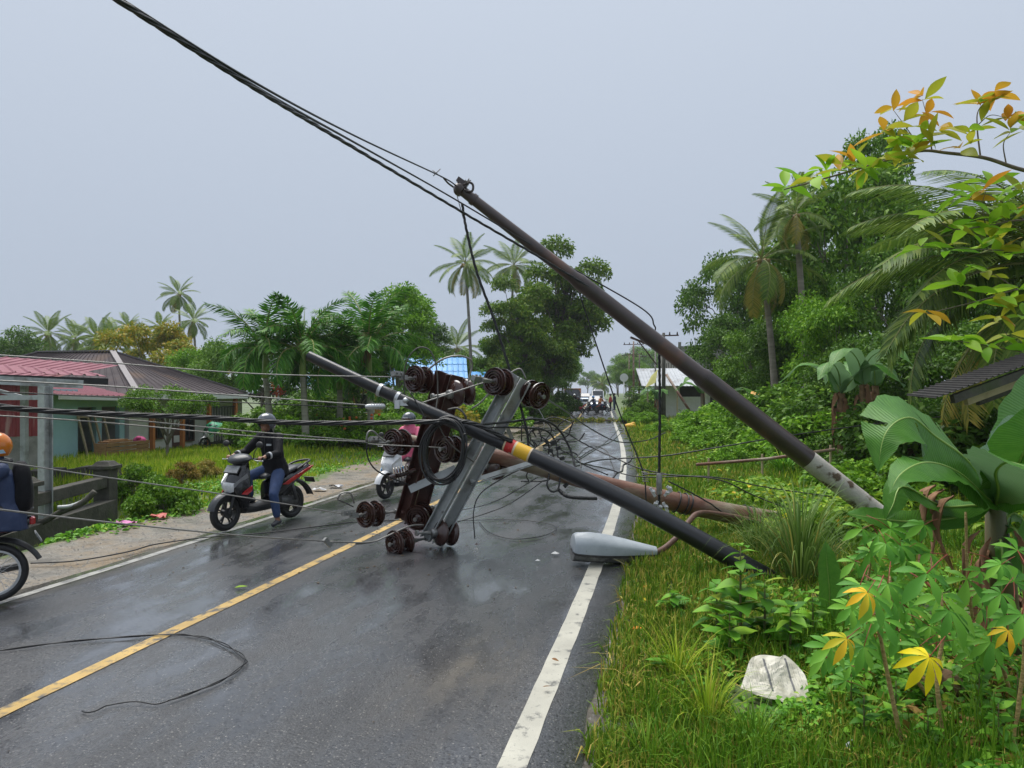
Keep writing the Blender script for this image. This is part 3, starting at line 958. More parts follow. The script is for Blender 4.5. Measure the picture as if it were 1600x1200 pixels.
BAN_PALE = banana_mat('waxy_banana_leaf_underside', (0.20, 0.33, 0.22), (0.26, 0.39, 0.27), (0.08, 0.19, 0.04))
BAN_DRY = pm('dead_banana_leaf', (0.16, 0.075, 0.035), (0.30, 0.16, 0.085), 7, 0.85, bump=0.8, bscale=30, stretch=(1, 1, 0.25))
BAN_ORANGE = pm('dying_orange_leaf', (0.60, 0.24, 0.02), (0.62, 0.33, 0.03), 6, 0.5)
MIDRIB = pm('banana_midrib', (0.20, 0.33, 0.06), (0.27, 0.40, 0.09), 6, 0.4)
BAN_STEM = pm('banana_stem', (0.065, 0.075, 0.025), (0.12, 0.10, 0.04), 6, 0.5, bump=0.3, c3=(0.11, 0.06, 0.03), c3lo=0.45, c3hi=0.6, stretch=(1, 1, 0.4))

def catmull(pts, n):
    pts = [Vector(p) for p in pts]; P = [pts[0] * 2 - pts[1]] + pts + [pts[-1] * 2 - pts[-2]]
    out = []; m = len(pts) - 1
    for i in range(n + 1):
        f = i / n * m; k = min(m - 1, int(f)); t = f - k
        a, b_, c, d = P[k], P[k + 1], P[k + 2], P[k + 3]
        out.append(0.5 * ((2 * b_) + (c - a) * t + (2 * a - 5 * b_ + 4 * c - d) * t * t + (3 * b_ - a - 3 * c + d) * t ** 3))
    return out

def big_leaf(mid, ups, wl, wr, mat, root, fold_l=0.3, fold_r=0.3, wave=0.03, nu=26, nv=6, rib=0.012, curl=0.0, seed=0, tear=(), name='leaf', tipw=0.35, basew=0.5):
    """banana leaf along a midrib; wl, wr half widths; fold = how far each half rises (+) or hangs (-)"""
    pts = catmull(mid, nu); U = catmull(ups, nu)
    g = random.Random(seed); V = []; uvs = []; F = []
    for i, p in enumerate(pts):
        t = i / nu
        d = (pts[min(i + 1, nu)] - pts[max(i - 1, 0)]).normalized()
        u = U[i] - d * U[i].dot(d); u.normalize(); s_ = d.cross(u).normalized()
        prof = min(1.0, basew + (1 - basew) * t / 0.25) * (1.0 if t < 0.5 else max(0.0, 1 - ((t - 0.5) / 0.5) ** 1.7)) * (1 + 0.045 * math.sin(t * 41 + seed) + 0.035 * math.sin(t * 97 + 2 * seed))
        if t < 0.06: prof *= 0.25 + 0.75 * t / 0.06
        for sgn, w, fo in ((-1, wl, fold_l), (1, wr, fold_r)):
            for k in range(nv, -1, -1) if sgn < 0 else range(1, nv + 1):
                q = k / nv; ww = w * prof * q
                a = fo + curl * q
                wz = wave * math.sin(t * 15 + sgn * 1.3 + seed) * q * q * w * 3 + 0.006 * math.sin(t * 80 + seed) * q
                V.append(p + s_ * (sgn * ww * math.cos(a)) + u * (ww * math.sin(a) + wz))
                uvs.append((t * 6 + 0.35 * q, 0.5 + 0.5 * sgn * q))
    n = 2 * nv + 1
    torn = {(int(tt * nu), sg) for tt, sg in tear}
    for i in range(nu):
        for j in range(n - 1):
            if (i, -1) in torn and j < nv - 1: continue
            if (i, 1) in torn and j > nv: continue
            a = i * n + j; F.append((a, a + 1, a + 1 + n, a + n))
    me = mesh_np(name, np.array([tuple(v) for v in V]), np.array(F), mat, True)
    ul = me.uv_layers.new(name='UVMap')
    idx = np.zeros(len(me.loops), np.int32); me.loops.foreach_get('vertex_index', idx)
    ul.data.foreach_set('uv', np.array(uvs, np.float32)[idx].ravel())
    o = attach(link(name, me), root)
    mb = MB()
    mb.tube([p - Vector(U[i]).normalized() * 0.003 for i, p in enumerate(pts)][:nu], [rib * (1.25 - 1.05 * i / nu) for i in range(nu)], 6)
    r_ = link('midrib', mb.mesh('midrib', mat if mat in (BAN_DRY, BAN_ORANGE) else MIDRIB, True), o)
    return o

def banana_plant(name, loc, h, size, nleaf, label, seed, dry=3, orange=0, group='banana plants at the foot of the wood', stem_mat=None):
    g = random.Random(seed); loc = Vector(loc)
    root = empty(name, loc, 0, label, 'banana plant', group)
    top = loc + Vector((g.uniform(-.1, .1), g.uniform(-.1, .1), h))
    mb = MB(); mb.tube([loc - Vector((0, 0, 0.2)), loc.lerp(top, 0.4), top], [0.16 * size, 0.13 * size, 0.085 * size], 9)
    attach(mb.build('stem', stem_mat or BAN_STEM, None, True), root)
    for i in range(nleaf):
        az = i * 2.4 + g.uniform(-.3, .3) + seed; el = g.uniform(0.75, 1.35)
        d = Vector((math.cos(az), math.sin(az), 0)); Lf = size * g.uniform(1.3, 1.9)
        p0 = top; p1 = top + d * Lf * 0.35 * math.cos(el) + Vector((0, 0, Lf * 0.35 * math.sin(el)))
        p2 = p1 + d * Lf * 0.35 + Vector((0, 0, Lf * 0.12)); p3 = p2 + d * Lf * 0.33 + Vector((0, 0, -Lf * 0.28))
        up = [Vector((0, 0, 1)) - d * 0.5] * 2 + [Vector((0, 0, 1)), Vector((0, 0, 1)) + d * 0.6]
        m_ = BAN_ORANGE if i < orange else BAN
        big_leaf([p0, p1, p2, p3], up, 0.26 * size, 0.26 * size, m_, root, -0.15, -0.15, 0.05, 16, 3, 0.015 * size, seed=i + seed, tear=[(0.45, 1), (0.7, -1)] if i % 2 else [(0.6, 1)])
    for i in range(dry):
        az = i * 2.1 + seed; d = Vector((math.cos(az), math.sin(az), 0)); r0 = top - Vector((0, 0, 0.05 + 0.12 * i))
        pts = [r0, r0 + d * 0.16 * size + Vector((0, 0, 0.03)), r0 + d * 0.22 * size + Vector((0, 0, -0.4 * size)), r0 + d * 0.17 * size + Vector((0, 0, -0.85 * size))]
        big_leaf(pts, [d] * 4, 0.10 * size, 0.10 * size, BAN_DRY, root, -0.7, -0.7, 0.15, 12, 3, 0.01, seed=i, name='dead_leaf')
    return root
# ================================================================== BUILDINGS AND ROADSIDE WORKS
M_MAROON = pm('maroon_sheet', (0.16, 0.018, 0.025), (0.24, 0.035, 0.04), 3, 0.5, c3=(0.34, 0.20, 0.18), c3scale=1.6, c3lo=0.62, c3hi=0.72, stretch=(3, 3, 0.4))
M_PINKROOF = pm('faded_red_sheet', (0.20, 0.066, 0.088), (0.26, 0.10, 0.125), 2.0, 0.65, spec=0.2, c3=(0.17, 0.06, 0.06), c3scale=1.1)
M_BROWNROOF = pm('brown_sheet', (0.050, 0.040, 0.043), (0.082, 0.068, 0.072), 1.2, 0.75, spec=0.15, c3=(0.11, 0.075, 0.06), c3scale=0.7)
M_ZINC = pm('zinc_sheet', (0.36, 0.38, 0.40), (0.50, 0.52, 0.54), 1.5, 0.45, c3=(0.22, 0.20, 0.19), c3scale=0.8)
M_BLUEROOF = pm('blue_sheet', (0.045, 0.24, 0.55), (0.09, 0.34, 0.66), 1.5, 0.4)
M_BLUEWALL = pm('pale_blue_plaster', (0.36, 0.60, 0.64), (0.43, 0.67, 0.71), 1.5, 0.8)
M_WHITEWALL = pm('off_white_plaster', (0.66, 0.65, 0.60), (0.78, 0.77, 0.73), 2, 0.8)
M_ORANGEWALL = pm('orange_plaster', (0.56, 0.26, 0.07), (0.64, 0.32, 0.10), 2, 0.8)
M_CREAM = pm('cream_plaster', (0.55, 0.48, 0.30), (0.62, 0.55, 0.36), 2, 0.8)
M_ORANGEPAINT = pm('orange_paint', (0.42, 0.13, 0.03), (0.50, 0.18, 0.05), 4, 0.6)
M_CONC = pm('grey_concrete', (0.17, 0.165, 0.15), (0.29, 0.28, 0.26), 2.5, 0.85, bump=0.5, bscale=25, c3=(0.10, 0.11, 0.08), c3scale=1.2)
M_MOSSY = pm('mossy_concrete', (0.040, 0.038, 0.030), (0.088, 0.082, 0.066), 3.5, 0.8, bump=0.7, bscale=22, c3=(0.05, 0.07, 0.02), c3scale=1.6)
M_GALV = pm('galvanised_steel', (0.33, 0.35, 0.35), (0.47, 0.49, 0.49), 7, 0.42, metal=0.3, c3=(0.20, 0.20, 0.18), c3scale=4, bump=0.1, bscale=50)
M_WOOD = pm('plank_wood', (0.24, 0.12, 0.05), (0.38, 0.22, 0.10), 6, 0.7, stretch=(1, 1, 5))
M_PALEWOOD = pm('pale_wood', (0.36, 0.29, 0.17), (0.47, 0.38, 0.24), 6, 0.7)
M_ROOMSHADE = pm('painted_room_shade', (0.035, 0.032, 0.03), (0.06, 0.055, 0.05), 2, 0.9)  # dark colour standing in for the shade inside rooms and openings
M_GLASS = pm('window_glass', (0.03, 0.035, 0.04), None, rough=0.06, spec=0.6)
M_BROWNWOOD = pm('brown_window_wood', (0.09, 0.04, 0.028), (0.14, 0.065, 0.045), 5, 0.6)
M_WHITE = pm('white_paint', (0.68, 0.68, 0.66), (0.76, 0.76, 0.74), 4, 0.5)
M_BLACK = pm('black_paint', (0.018, 0.018, 0.02), None, rough=0.45)

def corr(a, b, c, d, pitch=0.2, amp=0.02, rows=1, thick=0.006):
    """corrugated sheet: ribs run from edge a-b to edge d-c"""
    a, b, c, d = map(Vector, (a, b, c, d))
    n = max(2, int((b - a).length / pitch)); nrm = (b - a).cross(d - a).normalized()
    V = []; F = []; prof = (0, 0.12, 0.22, 0.34, 0.44, 0.72)
    hs = (0, 0, 1, 1, 0, 0)
    us = []
    for i in range(n):
        us += [((i + p) / n, h_) for p, h_ in zip(prof, hs)]
    us.append((1.0, 0))
    for side in (0, 1):
        for j in (0, 1):
            for u, h_ in us:
                p = a.lerp(b, u) if j == 0 else d.lerp(c, u)
                V.append(p + nrm * (amp * h_ - thick * side))
    m = len(us)
    for k in range(m - 1):
        F.append((k, k + 1, m + k + 1, m + k))
        F.append((2 * m + k + 1, 2 * m + k, 3 * m + k, 3 * m + k + 1))
        F.append((k + 1, k, 2 * m + k, 2 * m + k + 1))
        F.append((m + k, m + k + 1, 3 * m + k + 1, 3 * m + k))
    mb = MB(); mb.add(V, F); return mb

class Frame:
    """local house axes: u along the front, v back, z up"""
    def __init__(s, ox, oy, oz, dx, dy):
        d = Vector((dx, dy, 0)).normalized()
        s.o = Vector((ox, oy, oz)); s.u = d; s.v = Vector((-d.y, d.x, 0))
    def p(s, u, v, z): return s.o + s.u * u + s.v * v + Vector((0, 0, z))
    def box(s, mb, u0, u1, v0, v1, z0, z1):
        P = [s.p(u, v, z) for z in (z0, z1) for u, v in ((u0, v0), (u1, v0), (u1, v1), (u0, v1))]
        return mb.add(P, [(3, 2, 1, 0), (4, 5, 6, 7), (0, 1, 5, 4), (1, 2, 6, 5), (2, 3, 7, 6), (3, 0, 4, 7)])

def part(root, name, mat, mb, **kw):
    o = mb.build(name, mat, None, **kw)
    return attach(o, root)

def sub(o, name, mat, mb, **kw):
    c = mb.build(name, mat, None, **kw); c.parent = o
    return c

def window(root, fr, u0, u1, v, z0, z1, frame_mat, bars=2, glass=M_GLASS, grille=None, wall_thick=0.1):
    mb = MB(); fr.box(mb, u0, u1, v - 0.01, v + 0.03, z0, z1)
    w = part(root, 'window', glass, mb)
    f = MB(); t_ = 0.06
    fr.box(f, u0 - t_, u0, v - 0.06, v + 0.04, z0 - t_, z1 + t_); fr.box(f, u1, u1 + t_, v - 0.06, v + 0.04, z0 - t_, z1 + t_)
    fr.box(f, u0, u1, v - 0.06, v + 0.04, z1, z1 + t_); fr.box(f, u0, u1, v - 0.06, v + 0.04, z0 - t_, z0)
    for i in range(1, bars):
        uu = u0 + (u1 - u0) * i / bars; fr.box(f, uu - 0.025, uu + 0.025, v - 0.05, v - 0.012, z0, z1)
    sub(w, 'window_frame', frame_mat, f)
    if grille:
        for i in range(grille):
            g_b = MB(); uu = u0 + (u1 - u0) * (i + 0.5) / grille
            fr.box(g_b, uu - 0.012, uu + 0.012, v - 0.075, v - 0.062, z0, z1); sub(w, 'bar', M_BLACK, g_b)
    return w

# ---- pale blue and white house with a brown hip roof, far side of the ditch
GZL = -0.30
H = Frame(-15.0, 24.0, GZL, 0.187, 0.982)
house = empty('house', H.p(5, 3, 0), 0, 'white and pale blue house with brown hip roof behind the tall grass', 'house')
EV = 1.95 - GZL
mb = MB()
fr = H
fr.box(mb, 3.6, 9.6, 0.0, 0.14, 0, EV); fr.box(mb, 9.46, 9.6, 0.14, 9, 0, EV); fr.box(mb, 3.6, 3.74, 0.14, 9, 0, EV)
part(house, 'wall', M_WHITEWALL, mb)
mb = MB(); fr.box(mb, -0.1, 1.1, 0.0, 0.14, 0, EV + 0.2); fr.box(mb, -0.1, 0.04, 0.14, 3.2, 0, EV + 0.3); fr.box(mb, -0.1, 3.5, 2.6, 2.74, 0, EV + 0.5)
fr.box(mb, 1.1, 3.5, 0.0, 0.10, EV - 0.42, EV - 0.02)
part(house, 'blue_wall', M_BLUEWALL, mb)
for uu in (1.95, 3.1):
    mb = MB(); fr.box(mb, uu, uu + 0.26, 0.0, 0.18, 0, EV - 0.42); part(house, 'column', M_BLUEWALL, mb)
mb = MB(); fr.box(mb, 2.35, 3.05, 2.50, 2.58, 0.0, 1.9); part(house, 'door', M_ROOMSHADE, mb)  # dark panel: the doorway's shade put into its colour
# roofs
E = EV + 0.05
def hip(root, fr, u0, u1, v0, v1, ru, rv0, rv1, ze, zr_, mat, pitch=0.45):
    A, B, C, D = fr.p(u0, v0, ze), fr.p(u1, v0, ze), fr.p(u1, v1, ze), fr.p(u0, v1, ze)
    P, Q = fr.p(ru, rv0, zr_), fr.p(ru, rv1, zr_)
    for quad in ((D, A, P, Q), (B, C, Q, P)):
        part(root, 'roof_slope', mat, corr(*quad, pitch=pitch, amp=0.035))
    for a_, b_, t_ in ((A, B, P), (C, D, Q)):
        part(root, 'roof_slope', mat, corr(a_, b_, t_ + (b_ - a_) * 0.001, t_ - (b_ - a_) * 0.001, pitch=pitch, amp=0.035))
    for a_, b_ in ((A, P), (B, P), (C, Q), (D, Q), (P, Q)):
        mb = MB(); mb.bar(a_ + Vector((0, 0, .05)), b_ + Vector((0, 0, .05)), 0.22, 0.05); part(root, 'ridge_cap', M_HIPCAP, mb)
    mb = MB()
    for a_, b_ in ((A, B), (B, C), (C, D), (D, A)):
        mb.bar(a_ - Vector((0, 0, .12)), b_ - Vector((0, 0, .12)), 0.04, 0.2)
    part(root, 'fascia', M_WHITE, mb)
M_HIPCAP = pm('pale_ridge_cap', (0.15, 0.13, 0.135), (0.2, 0.18, 0.185), 2, 0.6)
hip(house, H, 2.9, 10.3, -0.9, 10.5, 6.4, 3.0, 6.6, E, E + 1.75, M_BROWNROOF)
part(house, 'lean_to_roof', M_PINKROOF, corr(H.p(-0.5, -0.75, EV + 0.02), H.p(3.35, -0.75, EV - 0.06), H.p(3.35, 3.2, EV + 0.62), H.p(-0.5, 3.2, EV + 0.70), 0.25, 0.025))
mb = MB(); mb.bar(H.p(-0.5, -0.72, EV - 0.07), H.p(3.35, -0.72, EV - 0.15), 0.04, 0.13); part(house, 'lean_to_fascia', M_WHITE, mb)
for uu, ww in ((3.95, 0.12), (5.75, 0.12), (7.55, 0.14), (9.55, 0.16)):
    mb = MB(); H.box(mb, uu, uu + ww, -0.75, -0.60, 0, EV - 0.1); part(house, 'porch_post', M_ORANGEPAINT, mb)
window(house, H, 4.75, 5.45, -0.02, 0.55, 1.75, M_BROWNWOOD, 2, grille=5)
window(house, H, 6.9, 7.45, -0.02, 0.35, 1.75, M_BROWNWOOD, 2, grille=5)
mb = MB(); H.box(mb, 6.1, 6.6, -0.03, 0.02, 0, 1.9); dr = part(house, 'door', M_BROWNWOOD, mb)
for zz in (0.3, 0.95, 1.55):
    mb = MB(); H.box(mb, 6.17, 6.53, -0.045, -0.032, zz, zz + 0.28); sub(dr, 'door_panel', M_WHITEWALL, mb)
mb = MB(); H.box(mb, 9.7, 13.0, 1.0, 1.1, 0, EV - 0.2); part(house, 'side_wall', M_WHITEWALL, mb)
mb = MB()
H.box(mb, 9.6, 14.0, -0.9, 4.0, EV - 0.02, EV + 0.06); part(house, 'carport_roof', M_BROWNROOF, mb)
for i in range(15):
    mb = MB(); uu = 7.75 + i * 0.12; H.box(mb, uu, uu + 0.035, -0.72, -0.69, 0.05, 1.75); part(house, 'gate_bar', M_BLACK, mb)
for zz in (0.1, 1.7):
    mb = MB(); H.box(mb, 7.72, 9.5, -0.735, -0.725, zz, zz + 0.05); part(house, 'gate_rail', M_BLACK, mb)

# things on the porch
def wood_frame(u, lab, lean):
    o = empty('wooden_frame', H.p(u, -0.3, 0), 0, lab, 'wooden frame', 'wooden frames leaning on the porch')
    for du in (0.0, 0.42):
        mb = MB(); mb.bar(H.p(u + du, -0.42, 0.02), H.p(u + du + lean, -0.06, 1.65), 0.07, 0.05); part(o, 'stile', M_PALEWOOD, mb)
    for z_ in (0.25, 1.5):
        f_ = z_ / 1.65
        mb = MB(); mb.bar(H.p(u + lean * f_ + .035, -0.42 + .36 * f_, z_), H.p(u + 0.385 + lean * f_, -0.42 + .36 * f_, z_), 0.05, 0.05); part(o, 'rail', M_PALEWOOD, mb)
wood_frame(1.12, 'pale wooden frame leaning nearest the blank blue wall', -0.12)
wood_frame(1.85, 'pale wooden frame leaning nearer the blue porch doorway', -0.10)
o = empty('plank_crate', H.p(1.6, -1.1, 0), 0, 'low orange brown crate of planks before the blue porch', 'crate')
for k in range(4):
    mb = MB(); H.box(mb, 0.9, 3.0, -1.3 - 0.006 * (k % 2), -1.27, 0.08 + k * 0.14, 0.20 + k * 0.14); part(o, 'plank', M_WOOD, mb)
for uu in (0.9, 2.97):
    mb = MB(); H.box(mb, uu, uu + 0.04, -1.262, -0.8, 0.05, 0.62); part(o, 'end_board', M_WOOD, mb)
mb = MB(); H.box(mb, 1.0, 2.2, -1.25, -0.85, 0.63, 0.68); H.box(mb, 1.2, 2.0, -1.22, -0.9, 0.68, 0.72); part(o, 'lid_boards', M_WOOD, mb)
mb = MB(); mb.ball(H.p(2.75, -1.1, 0.62), (0.22, 0.2, 0.15), 12, 8)
mb.ball(H.p(2.62, -1.15, 0.70), (0.1, 0.1, 0.09), 8, 6)
o = mb.build('sack', pm('pink_cloth', (0.60, 0.06, 0.22), (0.70, 0.12, 0.30), 5, 0.7), None, True); tag(o, 'pink sack lying on the crate before the blue porch', 'sack')

# ---- maroon shed wall and its canopy
shed = empty('shed', at(-40, 700, 20), 0, 'maroon corrugated metal shed wall above a grey concrete base', 'shed')
a0 = at(-140, 682, 19.0); b0 = at(64, 682, 20.5); a0.z = b0.z = 0.82
up_ = Vector((0, 0, 1.55))
part(shed, 'sheet_wall', M_MAROON, corr(a0, b0, b0 + up_, a0 + up_, 0.33, 0.03))
mb = MB(); lo = Vector((0, 0, -1.4)); mb.bar(a0.lerp(a0, 1) + Vector((0, .12, -.62)), b0 + Vector((0, .12, -.62)), 0.2, 1.38, up=(0, 0, 1)); part(shed, 'base_wall', M_CONC, mb)
part(shed, 'shed_roof', M_PINKROOF, corr(a0 + up_ + Vector((0, -0.4, 0.05)), b0 + up_ + Vector((0, -0.4, -0.05)), b0 + Vector((0.3, 3.5, 2.1)), a0 + Vector((0, 3.5, 2.3)), 0.25, 0.025))

can = empty('canopy', gr(70, 800), 0, 'faded red sheet canopy on a grey steel post beside the ditch', 'canopy')
fl, frr, brr, bl = at(-260, 571, 11.0), at(166, 588, 14.2), at(150, 583, 18.0), at(-260, 547, 14.5)
part(can, 'sheet_roof', M_PINKROOF, corr(fl, frr, brr, bl, 0.23, 0.03))
mb = MB(); dz = Vector((0, 0.05, -0.10)); mb.bar(fl + dz, frr + dz, 0.05, 0.12, up=(0, 0, 1)); part(can, 'edge_beam', M_BLACK, mb)
mb = MB(); dz = Vector((0, 0.6, -0.20)); mb.bar(at(-260, 571, 11.6) + Vector((0, 0, -.1)), at(130, 592, 13.4) + Vector((0, 0, -.1)), 0.10, 0.15, up=(0, 0, 1)); part(can, 'purlin', M_GALV, mb)
pb = gr(71, 812); pt = Vector((pb.x, pb.y, 2.12))
prof = [(-.075, -.075), (.075, -.075), (.075, -.055), (.012, -.055), (.012, .055), (.075, .055), (.075, .075), (-.075, .075), (-.075, .055), (-.012, .055), (-.012, -.055), (-.075, -.055)]
mb = MB(); mb.sweep(prof, pb - Vector((0, 0, 1.0)), pt, up=(0.4, 1, 0)); part(can, 'post', M_GALV, mb)
p2 = at(38, 590, 14.0)
mb = MB(); mb.bar(p2, Vector((p2.x, p2.y, -0.3)), 0.10, 0.10); part(can, 'post', M_GALV, mb)
mb = MB(); mb.bar(at(-80, 622, 12.2), at(66, 621, 12.2), 0.05, 0.08, up=(0, 0, 1)); part(can, 'cross_beam', M_GALV, mb)
mb = MB(); mb.bar(at(-30, 603, 12.6), at(34, 620, 12.6), 0.04, 0.06, up=(0, 0, 1)); part(can, 'brace', M_GALV, mb)

# ---- mossy bridge parapet over the ditch
br = empty('bridge_parapet', gr(162, 776), 0, 'mossy concrete parapet with a capped post beside the ditch', 'parapet')
pf = gr(165, 782); pn = Vector((pf.x + 0.42, pf.y - 4.9, 0)); dv = (pn - pf).normalized()
for q in (pf, pf.lerp(pn, 0.55), pn):
    mb = MB(); mb.box(q + Vector((0, 0, -0.15)), (0.30, 0.30, 1.5))
    mb.box(q + Vector((0, 0, 0.63)), (0.42, 0.42, 0.07)); mb.box(q + Vector((0, 0, 0.69)), (0.40, 0.40, 0.10), taper=0.55)
    part(br, 'post', M_MOSSY, mb, bevel=0.012)
for i in range(2):
    a_ = pf.lerp(pn, 0.55 * i + 0.03); b_ = pf.lerp(pn, 0.55 + 0.45 * i - 0.03)
    mb = MB(); mb.bar(a_ + Vector((0, 0, 0.36)), b_ + Vector((0, 0, 0.36)), 0.20, 0.20, up=(0, 0, 1)); part(br, 'rail', M_MOSSY, mb, bevel=0.015)
mb = MB(); mb.bar(pf + Vector((0.1, -0.1, -0.55)), pn + Vector((0.1, 0, -0.55)), 0.28, 1.15, up=(0, 0, 1)); part(br, 'ditch_wall', M_MOSSY, mb)
ow = MB()
a_ = gr(90, 800, 0.1); b_ = gr(170, 770, 0.1)
for i in range(26):
    pass
dw = empty('rubble_wall', H.p(0, 0, 0), 0, 'low dark broken stone wall behind the parapet rail', 'wall')
q0 = gr(45, 752, 0.30) + Vector((-0.6, 1.2, 0)); q1 = gr(150, 742, 0.30) + Vector((-0.2, 1.0, 0)); nb = 15
blk = MB(); blk.box((0, 0, 0), (0.5, 0.28, 0.26), taper=0.86); blkm = blk.mesh('stone', M_MOSSY)
for row in range(2):
    for i in range(nb):
        t_ = (i + 0.5 * row) / nb; p = q0.lerp(q1, t_)
        o = link('stone', blkm, None, (p.x, p.y, 0.02 + 0.24 * row + rnd.uniform(-.02, .02)), (rnd.uniform(-.1, .1), rnd.uniform(-.12, .12), rnd.uniform(-.25, .25)), (rnd.uniform(.7, 1.0), 1, rnd.uniform(.8, 1.2)))
        if row and rnd.random() < 0.3: o.location.z -= 0.24; o.location.y -= 0.25
        attach(o, dw)
for k, (pts_, lab) in enumerate((([(28, 815), (60, 818), (95, 800), (128, 786), (148, 768)], 'dark bent pipe running under the parapet rail'), ([(90, 793), (110, 791), (130, 783), (145, 770)], 'short pale bent pipe behind the parapet rail'))):
    mb = MB(); mb.tube(catmull([at(x_, y_, 11.2 + 0.03 * i * (k + 1)) for i, (x_, y_) in enumerate(pts_)], 24), 0.045 - 0.012 * k, 8)
    o = mb.build('water_pipe', M_MOSSY if k == 0 else M_GALV, None, True); tag(o, lab, 'pipe')

# ---- orange and blue-roofed houses behind the palms
oh = empty('house', Vector((-10, 47, 0)), 0, 'small orange house with barred window seen between the palm trunks', 'house')
Fo = Frame(-12.4, 46, -0.1, 1, 0.12)
mb = MB(); Fo.box(mb, 0, 4.6, 0, 4, 0, 2.7); part(oh, 'wall', M_ORANGEWALL, mb)
part(oh, 'roof_slope', M_BLUEROOF, corr(Fo.p(-0.5, -0.6, 2.62), Fo.p(5.1, -0.6, 2.62), Fo.p(5.1, 2.2, 3.7), Fo.p(-0.5, 2.2, 3.7), 0.3, 0.03))
part(oh, 'roof_slope', M_BLUEROOF, corr(Fo.p(5.1, 5, 2.62), Fo.p(-0.5, 5, 2.62), Fo.p(-0.5, 2.2, 3.7), Fo.p(5.1, 2.2, 3.7), 0.3, 0.03))
window(oh, Fo, 2.9, 3.7, -0.02, 0.95, 2.05, M_WHITE, 2, grille=3)
mb = MB(); Fo.box(mb, 1.75, 2.45, -0.04, 0.02, 0, 2.0); part(oh, 'door', M_BROWNWOOD, mb)
bh = empty('house', Vector((-4.5, 52, 0)), 0, 'cream house with bright blue sheet roof behind the crossarms', 'house')
Fb = Frame(-7.2, 50, 0.0, 1, 0.10)
mb = MB(); Fb.box(mb, 0, 5.0, 0, 5, 0, 3.1); part(bh, 'wall', M_CREAM, mb)
for k in range(3):      # overlapping courses of roofing
    z0, z1 = 3.05 + k * 0.50, 3.05 + (k + 1) * 0.50 + 0.03; v0, v1 = -0.5 + k * 1.0, -0.5 + (k + 1) * 1.0 + 0.1
    for j in range(4):
        part(bh, 'roof_sheet', M_BLUEROOF, corr(Fb.p(-0.3 + j * 1.12, v0, z0 + .012 * k), Fb.p(-0.3 + (j + 1) * 1.12, v0, z0 + .012 * k), Fb.p(-0.3 + (j + 1) * 1.12, v1, z1 + .012 * k), Fb.p(-0.3 + j * 1.12, v1, z1 + .012 * k), 0.28, 0.03))
part(bh, 'rear_roof_slope', M_BLUEROOF, corr(Fb.p(4.2, 5.6, 3.05), Fb.p(-0.3, 5.6, 3.05), Fb.p(-0.3, 2.55, 4.6), Fb.p(4.2, 2.55, 4.6), 0.28, 0.03))
part(bh, 'porch_roof', M_BLUEROOF, corr(Fb.p(4.4, -2.0, 2.85), Fb.p(6.2, -2.0, 2.85), Fb.p(6.2, 0, 3.5), Fb.p(4.4, 0, 3.5), 0.28, 0.03))
for uu in (4.55, 6.0):
    mb = MB(); Fb.box(mb, uu, uu + 0.12, -1.9, -1.78, 0, 2.85); part(bh, 'porch_post', M_WHITE, mb)
window(bh, Fb, 1.2, 2.2, -0.02, 1.0, 2.1, M_WHITE, 2)

# ---- right: white shack with a zinc roof, bare block building
def zg(x, y): return gz(x, y)
wh = empty('house', Vector((14, 58, zg(14, 58))), 0, 'white plank shack with grey zinc roof beside the far road', 'house')
Fw = Frame(11.2, 56.5, zg(14, 58), 1, -0.06)
for i in range(12):
    mb = MB(); Fw.box(mb, 0.4 + i * 0.42, 0.4 + i * 0.42 + 0.41, 0, 0.08 + 0.01 * (i % 2), 0, 1.75 if 2 < i < 7 else 2.7); part(wh, 'plank', M_WHITEWALL, mb)
mb = MB(); Fw.box(mb, 0.4, 5.4, 0.3, 4, 0, 2.7); part(wh, 'inner_wall', M_ROOMSHADE, mb)  # solid filling coloured dark as the shack's inner shade
mb = MB(); Fw.box(mb, 0.3, 5.5, -0.05, 0.12, 2.62, 2.78); part(wh, 'blue_beam', pm('blue_beam', (0.05, 0.13, 0.33), (0.08, 0.18, 0.4), 3, 0.6), mb)
mb = MB(); Fw.box(mb, 3.95, 4.35, -0.05, -0.01, 0.3, 2.2); part(wh, 'door', M_ROOMSHADE, mb)  # panel coloured like the shade of an unlit room
for k in range(5):
    part(wh, 'roof_sheet', M_ZINC, corr(Fw.p(-1.4 + k * 1.5, -1.6, 2.55 + .014 * (k % 2)), Fw.p(-1.4 + (k + 1) * 1.5 + .06, -1.6, 2.55 + .014 * (k % 2)), Fw.p(-1.4 + (k + 1) * 1.5 + .06, 2.6, 4.0 + .014 * (k % 2)), Fw.p(-1.4 + k * 1.5, 2.6, 4.0 + .014 * (k % 2)), 0.25, 0.03))
for uu in (-1.0, 1.2, 3.2):
    mb = MB(); Fw.box(mb, uu, uu + 0.1, -1.4, -1.3, 0, 2.55); part(wh, 'porch_post', M_PALEWOOD, mb)
aw = MB(); aw.add([at(1008, 606, 54), at(1024, 598, 53), at(1028, 577, 53.5), at(1018, 587, 54.4)], [(0, 1, 2, 3)])
aw.add([p + Vector((0, 0.05, 0)) for p in (at(1008, 606, 54), at(1024, 598, 53), at(1028, 577, 53.5), at(1018, 587, 54.4))], [(3, 2, 1, 0)])
o = aw.build('awning', pm('yellow_green_cloth', (0.42, 0.42, 0.12), (0.52, 0.50, 0.2), 3, 0.7)); tag(o, 'slanting yellow green awning at the end of the zinc roof', 'awning')

